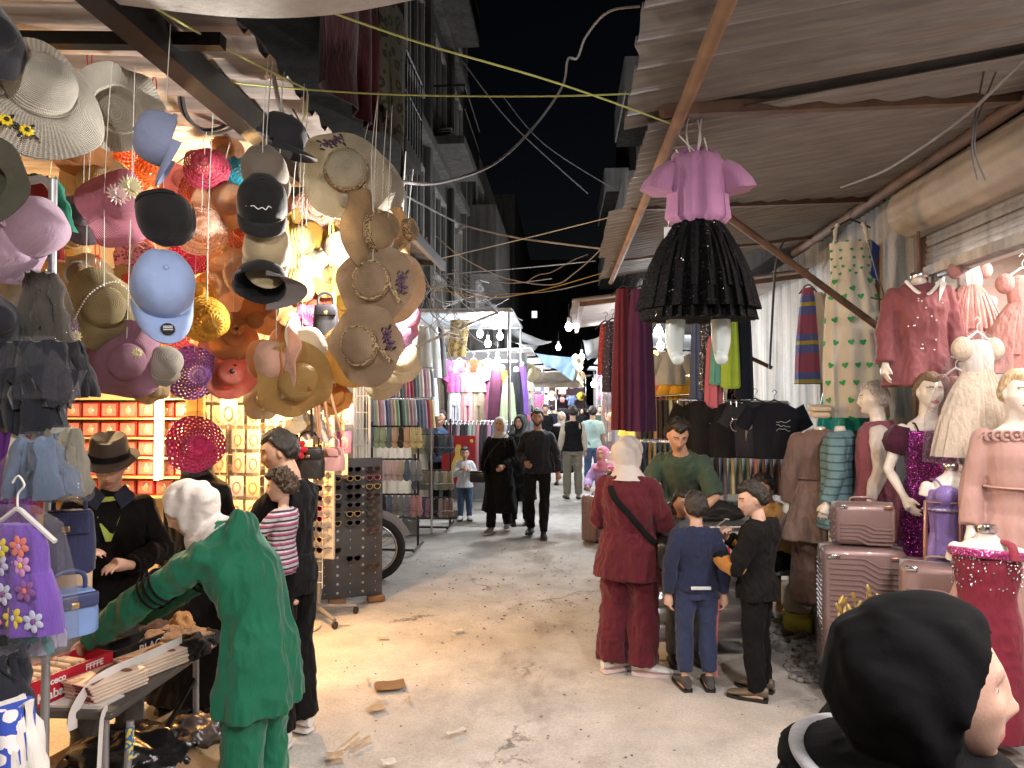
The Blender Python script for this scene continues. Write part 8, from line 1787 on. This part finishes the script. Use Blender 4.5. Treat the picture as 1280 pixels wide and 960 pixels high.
# ---- man carrying a toddler
mb = Person('man in black t-shirt holding a toddler, standing behind the woman in green', (-1.56, 4.0, 0), 76, 1.72, vox=.006, pitch=-14, yaw=32, sk=SK_M,
    J=dict(elr=(.25, .06, 1.16), wrr=(-.02, .27, 1.16), handr=(-.10, .28, 1.18), ell=(-.24, .12, 1.15), wrl=(-.02, .32, 1.08), handl=(.06, .33, 1.09), head=(-.02, .05, 1.635)))
mb.body(hands=(.5, .5), palms=((0, 1, .2), (0, 1, .3))); mb.hair(HAIR, curl=.01)
mb.top(F_black, 't_shirt', hem=-.3, g=.018, sleeve=.75, wide=.012); mb.trousers(F_black, g=.03, flare=.02); mb.shoes(M_white, M_white)
STR = stripes('toddler_stripes', [(0, (.32, .28, .3)), (.3, (.05, .02, .04)), (.42, (.3, .06, .14)), (.62, (.45, .4, .42)), (.8, (.025, .015, .03))], .05)
td = Person('curly haired toddler in a striped suit carried on the arm of the man in black', (-1.5, 3.76, .62), 78, .84, hs=1.42, vox=.006, pitch=-8, yaw=18, sk=SK_L,
    J=dict(pelvis=(0, 0, .86), hir=(.1, 0, .83), hil=(-.1, 0, .83), knr=(.24, .22, .74), anr=(.30, .06, .40), knl=(-.24, .2, .76), anl=(-.2, .02, .42), elr=(.30, .08, 1.16), wrr=(.22, .32, 1.12), ell=(-.3, .1, 1.2), wrl=(-.22, .34, 1.28), toer=(.3, .2, .3), toel=(-.2, .2, .3), head=(0, .03, 1.70)))
td.body(); td.hair(HAIR_BR, 'short', curl=.03, fr=60, grow=1.5); td.top(STR, 'striped_top', hem=-.4, g=.03, sleeve=1.9); td.trousers(STR, 'striped_leggings', g=.03, flare=.0, frac=1.8)
# ---- couple walking
def walker(label, px, py, face, H, **k):
    return Person(label, ground_at(px, py), face, H, **k)
c1 = walker('woman in long black coat and white headscarf walking with a black handbag', 625, 664, 168, 1.64, vox=.01, fem=True, yaw=6, sk=SK_L,
    J=dict(knr=(.1, .10, .50), anr=(.1, .16, .085), knl=(-.09, .03, .5), anl=(-.08, -.16, .11), ell=(-.24, .0, 1.13), wrl=(-.12, .2, 1.02), elr=(.25, .0, 1.12), wrr=(.22, .12, .9)))
c1.body(); c1.top(F_black, 'long_coat', hem=-4.2, g=.03, flare=.018, collar=3.4, hemfold=.004, amp=.014); c1.trousers(F_black, g=.02); c1.hijab(F_whitesc, low=3.25, spread=.12); c1.shoes(plain('grey_shoe', (.2, .2, .2), .6), M_white)
bm = BM(); box(bm, (.27, .2, .80), (.24, .09, .17), bev=.03); o = c1.part('handbag', bm, plain('black_leather', (.015, .014, .014), .35)); bm = BM(); tube(bm, catm([(.2, .16, .88), (.12, .2, 1.1), (-.12, .12, 1.4), (-.1, -.06, 1.4), (.3, .08, .88)], 5), .006, 5); c1.part('bag_strap', bm, M_black)
c2 = walker('smiling bearded man in dark navy sweater walking beside the woman in white headscarf', 672, 668, 176, 1.76, vox=.01, sk=SK_D, yaw=4,
    J=dict(knr=(.10, .13, .5), anr=(.09, .02, .12), knl=(-.1, .04, .5), anl=(-.1, .18, .085), elr=(.26, -.02, 1.12), wrr=(.14, .22, 1.02), ell=(-.27, -.06, 1.13), wrl=(-.3, .06, .88)))
c2.body(hands=(.7, .4)); c2.hair(HAIR); c2.beard(HAIR); c2.top(F_navysw, 'sweater', hem=-.45, g=.02, amp=.016); c2.trousers(F_black, g=.008); c2.shoes(M_black)
c3 = walker('woman in black coat and dark green headscarf walking half hidden behind the couple', 650, 655, 192, 1.66, vox=.011, fem=True, yaw=-35, sk=SK_L); c3.body(); c3.top(F_black, 'long_coat', hem=-3.6, g=.03, flare=.02, collar=3.4); c3.trousers(F_black); c3.hijab(fabric('dark_teal_scarf', (.015, .022, .022))); c3.shoes(M_black)
ch = walker('small child in pale grey sweatshirt and jeans standing alone in the street', 581, 650, 188, 1.12, hs=1.33, vox=.009, sk=SK_M, J=dict(elr=(.25, .06, 1.12), wrr=(.12, .2, 1.25), ell=(-.26, .04, 1.12), wrl=(-.12, .2, 1.22)))
ch.body(); ch.hair(HAIR); ch.top(F_skyw, 'sweatshirt', hem=-.9, g=.03, flare=.02); ch.trousers(F_jean, g=.02); ch.shoes(M_white)
pm = walker('man in dark vest over cream sleeves and khaki trousers seen from behind', 716, 622, 8, 1.78, vox=.012, eyes=False); pm.body(); pm.hair(HAIR); pm.top(fabric('cream_cotton', (.42, .36, .28)), 'shirt', hem=-.2, g=.012); pm.top(F_black, 'vest', hem=-.25, g=.028, sleeve=0, sg=.0, arms=''); pm.trousers(fabric('khaki_twill', (.17, .15, .11)), g=.016); pm.shoes(plain('tan_shoe', (.2, .15, .1)))
tm = walker('man in mint t-shirt and jeans seen from behind among the far crowd', 741, 612, 4, 1.76, vox=.013, eyes=False); tm.body(); tm.hair(HAIR); tm.top(fabric('mint_cotton', (.42, .58, .56)), 't_shirt', sleeve=.8, g=.02); tm.trousers(F_jean); tm.shoes(M_black)
fw = walker('woman in black with white headscarf walking deep in the street', 702, 605, 176, 1.62, vox=.013, fem=True, eyes=False); fw.body(); fw.top(F_black, 'long_coat', hem=-4.3, g=.04, flare=.02, collar=3.4); fw.hijab(F_whitesc); fw.shoes(M_black)
bm_ = walker('man in blue shirt raising a hand to his face by the clothes stall', 551, 640, 190, 1.72, vox=.011, yaw=-30, J=dict(elr=(.2, .1, 1.2), wrr=(.06, .17, 1.48), ell=(-.25, 0, 1.13), wrl=(-.22, .1, .9))); bm_.body(); bm_.hair(HAIR); bm_.top(fabric('slate_blue_cotton', (.06, .1, .18)), 'shirt', g=.02, hem=-.5); bm_.trousers(F_black); bm_.shoes(M_black)
CROWD = [(622, 15, 'black', 175, 1.66, 1, 'black'), (633, 17.5, 'black', 10, 1.7, 1, 'black'), (645, 19, 'navy', 184, 1.64, 1, 'black'), (655, 22, 'black', 5, 1.7, 0, ''), (663, 19.5, 'slate', 350, 1.74, 0, ''), (671, 24, 'black', 8, 1.64, 1, 'white'), (682, 21, 'black', 170, 1.76, 0, ''), (690, 26, 'navy', 20, 1.7, 0, ''), (727, 25, 'black', 186, 1.62, 1, 'black'), (750, 23, 'olive', 178, 1.72, 0, ''), (735, 29, 'black', 0, 1.7, 0, ''), (612, 19, 'olive', 4, 1.6, 0, '')]
CC = dict(black=F_black, navy=F_navy, slate=fabric('slate_cloth', (.16, .2, .25)), olive=F_olive)
for i, (px, Y, c, fc, H, hij, hc) in enumerate(CROWD):
    p = at(px, 500, Y)
    lab = 'distant %s in %s, %s' % ('woman with %s headscarf' % hc if hij else 'bareheaded shopper', c+' clothes', ('left of the crowd nearest the clothes stall', 'just behind the couple on the left', 'behind the green headscarf', 'over the bearded man', 'right above the bearded man', 'under the low distant lamp', 'left of the man in the vest', 'far back beside the vest', 'between vest and mint shirt', 'right of the mint shirt', 'farthest back by the mint shirt', 'in front of the pale far dresses')[i])
    q = Person(lab, (p.x, Y, 0), fc, H, vox=.018, eyes=False, fem=bool(hij), group='shoppers far down the street'); q.body(hands=(None, None))
    q.top(CC[c], 'coat' if hij else 'shirt', hem=-4 if hij else -.4, g=.03, flare=.015 if hij else .01, collar=3.4, amp=.01)
    if hij: q.hijab(F_whitesc if hc == 'white' else F_black)
    else: q.hair(HAIR); q.trousers(F_black)
    q.shoes(M_black)
# ---- group at the food cart
wb = Person('woman in burgundy suit and white headscarf at the food cart with black shoulder bag', ground_at(786, 833), -22, 1.63, vox=.0065, fem=True, fat=1.05, yaw=-22, pitch=-10, sk=SK_L,
    J=dict(elr=(.25, .08, 1.12), wrr=(.12, .3, 1.08), ell=(-.25, .06, 1.12), wrl=(-.14, .28, 1.08), anl=(-.12, -.05, .085), toel=(.0, .1, .08), toer=(.35, .05, .08)))
wb.body(); wb.top(F_burg, 'tunic', hem=-1.5, g=.04, flare=.03, collar=3.5, amp=.016, sg=.032, wide=.006, hemfold=.006); wb.trousers(F_burg, g=.04, flare=.022, amp=.018); wb.shoes(M_white, plain('pink_sole', (.7, .55, .55), .5), big=1.08)
wb.hijab(F_whitesc, low=3.2, spread=.12, amp=.008)
bm = BM(); 
pts = [wb.spine(3.3)+wb.avec(3)*-.13+V((0, 0, .03)), wb.spine(2.6)+wb.avec(3)*-.06-wb.bvec(2.6)*.17, wb.spine(1.6)+wb.avec(2)*.06-wb.bvec(2)*.175, wb.spine(.6)+wb.avec(2)*.19-wb.bvec(2)*.1, wb.spine(.2)+wb.avec(2)*.24]
tube(bm, catm(pts, 6), .022, 8, squash=.25, up=(0, -1, 0)); wb.part('shoulder_strap', bm, F_black)
bm = BM(); box(bm, wb.spine(-.2)+wb.avec(2)*.26+V((0, .02, 0)), (.11, .26, .2), rz(.2), .035); b_ = wb.part('shoulder_bag', bm, plain('black_leather', (.015, .014, .014), .35))
bm = BM(); box(bm, wb.spine(-.05)+wb.avec(2)*.325+V((0, .02, 0)), (.012, .2, .025), rz(.2), .004); obj('zip', bm, M_chrome, b_)
sm = Person('young salesman in dark green polo leaning over the food cart', (.98, 5.95, 0), 158, 1.78, vox=.0065, pitch=-30, yaw=28, sk=SK_M,
    J=dict(chest=(0, .07, 1.28), upper=(0, .13, 1.40), neck=(0, .17, 1.475), head=(.0, .25, 1.60), shr=(.165, .13, 1.375), shl=(-.165, .11, 1.375), elr=(.27, .22, 1.14), wrr=(.17, .46, 1.06), ell=(-.27, .18, 1.13), wrl=(-.16, .42, 1.02)))
sm.body(hands=(.6, .6), palms=((-.5, 0, -1), (.5, 0, -1))); sm.hair(HAIR, curl=.012, grow=1.5); sm.top(F_olive, 'polo_shirt', hem=-.4, g=.022, sleeve=.95, wide=.01, collar=3.62); sm.trousers(F_jean); sm.shoes(M_black)
bn = Person('boy in navy sweatshirt and navy tracksuit trousers standing with his back turned', ground_at(871, 852), 4, 1.27, hs=1.22, vox=.006, yaw=6, sk=SK_L,
    J=dict(elr=(.245, -.03, 1.13), wrr=(.25, .0, .86), ell=(-.245, -.03, 1.13), wrl=(-.25, .0, .86)))
bn.body(hands=(.5, .5)); bn.hair(HAIR, curl=.008); bn.top(F_navy, 'sweatshirt', hem=-.25, g=.026, sleeve=1.96, collar=3.62); bn.trousers(fabric('navy_track', (.025, .036, .085), .8, .12), 'track_trousers', g=.018, flare=.004, frac=1.95); bn.shoes(plain('grey_sandal', (.06, .058, .055), .7), M_black)
bm = BM(); box(bm, bn.spine(.05)-bn.bvec(.2)*.122+V((0, 0, -.01)), (.13, .01, .022), None, .004); bn.part('shirt_tail', bm, F_skyw)
bm = BM()
A, B, C = bn.J['hir'], bn.J['knr'], bn.J['anr']; off = V((.085, .02, 0))*bn.k*1.12
tube(bm, catm([A+V((.115, .0, -.1))*bn.k, B+V((.082, 0, 0))*bn.k, C+V((.064, 0, .03))*bn.k], 5), .008, 6, squash=.5); bn.part('side_stripe', bm, fabric('coral_stripe', (.6, .12, .13)))
bs = Person('boy in black hoodie with mustard pockets eating from a yellow cup', ground_at(948, 858), 62, 1.34, hs=1.18, vox=.006, yaw=32, pitch=-14, sk=SK_L,
    J=dict(elr=(.25, .1, 1.12), wrr=(.12, .3, 1.28), handr=(.04, .3, 1.38), ell=(-.25, .12, 1.1), wrl=(-.06, .33, 1.14), handl=(.02, .36, 1.18), head=(0, .04, 1.64)))
bs.body(hands=(1.0, .8), palms=((-.6, -.5, 0), (.7, -.3, .3))); bs.hair(HAIR, curl=.012, grow=1.3); bs.top(F_blackknit, 'hoodie', hem=-.75, g=.038, sleeve=1.9, hood=True, sg=.034, amp=.016); bs.trousers(F_black, g=.025, flare=.006); bs.shoes(plain('brown_shoe', (.12, .09, .06)), M_black)
M_must = fabric('mustard_cloth', (.38, .17, .03))
for d in 'rl':
    e, w_ = bs.J['el'+d], bs.J['wr'+d]; bm = BM(); t = (w_-e).normalized(); n = V((0, 0, 1))-t*t.z; n.normalize(); sdv = t.cross(n)*(-1 if d == 'l' else 1)
    tube(bm, [e.lerp(w_, -.1), e.lerp(w_, .35), e.lerp(w_, .8)], [.07, .074, .056], 14, squash=.75, up=tuple(n)); 
    bs.part('sleeve_panel', bm, M_must)
hb = bs.J['wrl']+(bs.J['handl']-bs.J['wrl']).normalized()*.075
cp = thing('food_cup', 'yellow food cup held by the boy in the black hoodie', 'cup', wm(bs.root) @ (hb+V((.02, .035, -.035))))
bm = BM(); lathe(bm, [(.001, 0), (.03, 0), (.043, .085), (.046, .088), (.040, .084), (.02, .07), (.001, .072)], 20); obj('cup', bm, plain('yellow_cup', (.75, .6, .05), .35), cp)
sp_ = BM(); tube(sp_, [(0, .05, .0), (0, 0, .05), (0, -.05, .09)], .004, 6); ball(sp_, (0, -.06, .095), (.014, .02, .006)); hr = bs.J['wrr']+(bs.J['handr']-bs.J['wrr']).normalized()*.08
single('spoon', sp_, M_white, 'white plastic spoon in the raised hand of the boy in black', 'spoon', loc=wm(bs.root) @ (hb+V((.06, .0, .1))), rot=radians(60))
hd = Person('child in grey hooded top hidden between the navy boy and the food cart', (.86, 5.35, 0), 190, 1.22, hs=1.22, vox=.01); hd.body(); hd.hair(HAIR); hd.top(fabric('grey_fleece', (.1, .1, .11)), 'hooded_top', g=.03, hood=True); hd.trousers(F_jeangrey); hd.shoes(M_black)
kd = Person('boy in mustard t-shirt sitting low behind the boy in black hoodie', (1.85, 6.55, 0), 118, 1.5, hs=1.1, vox=.009, pitch=-22, sk=SK_M,
    J=dict(pelvis=(0, -.1, .62), waist=(0, -.08, .78), chest=(0, .0, .98), upper=(0, .05, 1.11), neck=(0, .08, 1.19), head=(0, .14, 1.33), shr=(.16, .05, 1.08), shl=(-.16, .05, 1.08), hir=(.1, -.08, .58), hil=(-.1, -.08, .58), knr=(.13, .33, .56), knl=(-.13, .33, .56), anr=(.13, .3, .085), anl=(-.13, .3, .085), elr=(.24, .16, .88), wrr=(.1, .36, .86), ell=(-.24, .16, .88), wrl=(-.1, .36, .86)))
kd.body(); kd.hair(HAIR); kd.top(fabric('mustard_tee', (.4, .28, .14)), 't_shirt', sleeve=.8, g=.02); kd.trousers(F_black); kd.shoes(M_black)
bm = BM(); box(bm, (0, 0, .4), (.34, .34, .05), bev=.01)
stl = thing('stool', 'low plastic stool under the sitting boy in mustard', 'stool', wm(kd.root) @ V((0, -.09, .0))); obj('seat', bm, M_grey, stl)
for dx in (-.13, .13):
    for dy in (-.13, .13):
        bm = BM(); tube(bm, [(dx*1.15, dy*1.15, 0), (dx, dy, .39)], .018, 8); obj('leg', bm, M_grey, stl)
pk = Person('person in lilac top crouching beside the pink goods stall', (.62, 10.6, 0), 150, 1.6, vox=.012, fem=True, eyes=False, J=dict(pelvis=(0, -.1, .52), waist=(0, -.06, .68), chest=(0, .02, .88), upper=(0, .07, 1.01), neck=(0, .1, 1.09), head=(0, .15, 1.22), shr=(.155, .07, .985), shl=(-.155, .07, .985), hir=(.1, -.08, .5), hil=(-.1, -.08, .5), knr=(.14, .3, .5), knl=(-.14, .3, .5), anr=(.14, .2, .085), anl=(-.14, .2, .085), elr=(.26, .14, .78), wrr=(.16, .34, .72), ell=(-.26, .14, .78), wrl=(-.16, .34, .72)))
pk.body(); pk.hijab(fabric('pink_scarf', (.55, .2, .3))); pk.top(fabric('lilac_cloth', (.36, .26, .5)), 'tunic', hem=-.6, g=.03); pk.trousers(F_jean); pk.shoes(M_black)
# ---- woman in the foreground
fg = Person('woman in black headscarf and black coat passing close by in profile', (.472, 1.07, 0), -106, 1.62, vox=.0042, fem=True, yaw=4, pitch=2, sk=skin('pale', (.38, .235, .18)), fat=1.12, J=dict(head=(0, .045, 1.625), shr=(.185, -.012, 1.42), shl=(-.185, -.012, 1.42), upper=(0, -.015, 1.45)))
fg.body(legs=False, hands=(None, None), feet=False, mats=(fg.sk, M_lips, plain('thin_brow', (.3, .18, .135), .7)))
F_fgs = fabric('black_wool_scarf', (.0016, .0017, .0022), .9, .2, folds=.25, fscale=6, sheen=0, spec=.12, fz=.8)
fg.hijab(F_fgs, low=3.25, spread=.145, amp=.010, op=.97, chin=.088, nw=1.42, bulk=.014, rg=.004); fg.top(fabric('black_coat', (.0025, .0027, .0035), .9, .3, sheen=0, spec=.12), 'coat', hem=-4.5, g=.055, flare=.02, collar=3.6, sg=.055)
bm = BM(); pts = []
for i in range(15):
    a = -pi*.15+pi*1.3*i/14; pts.append(fg.spine(3.3)+fg.avec(3.1)*(.156*cos(a))*fg.k-fg.bvec(3.1)*(.13*sin(a))*fg.k+V((0, 0, .012+.02*sin(a))))
tube(bm, catm(pts, 3), .0115, 10, squash=.7, up=(0, 0, 1)); fg.part('collar_trim', bm, fabric('grey_trim', (.36, .37, .4)))
bm = BM(); ball(bm, fg.HM @ V((-.092, .03, -.05)), (.004, .012, .003), 8, 6); fg.part('scarf_pin', bm, M_chrome)
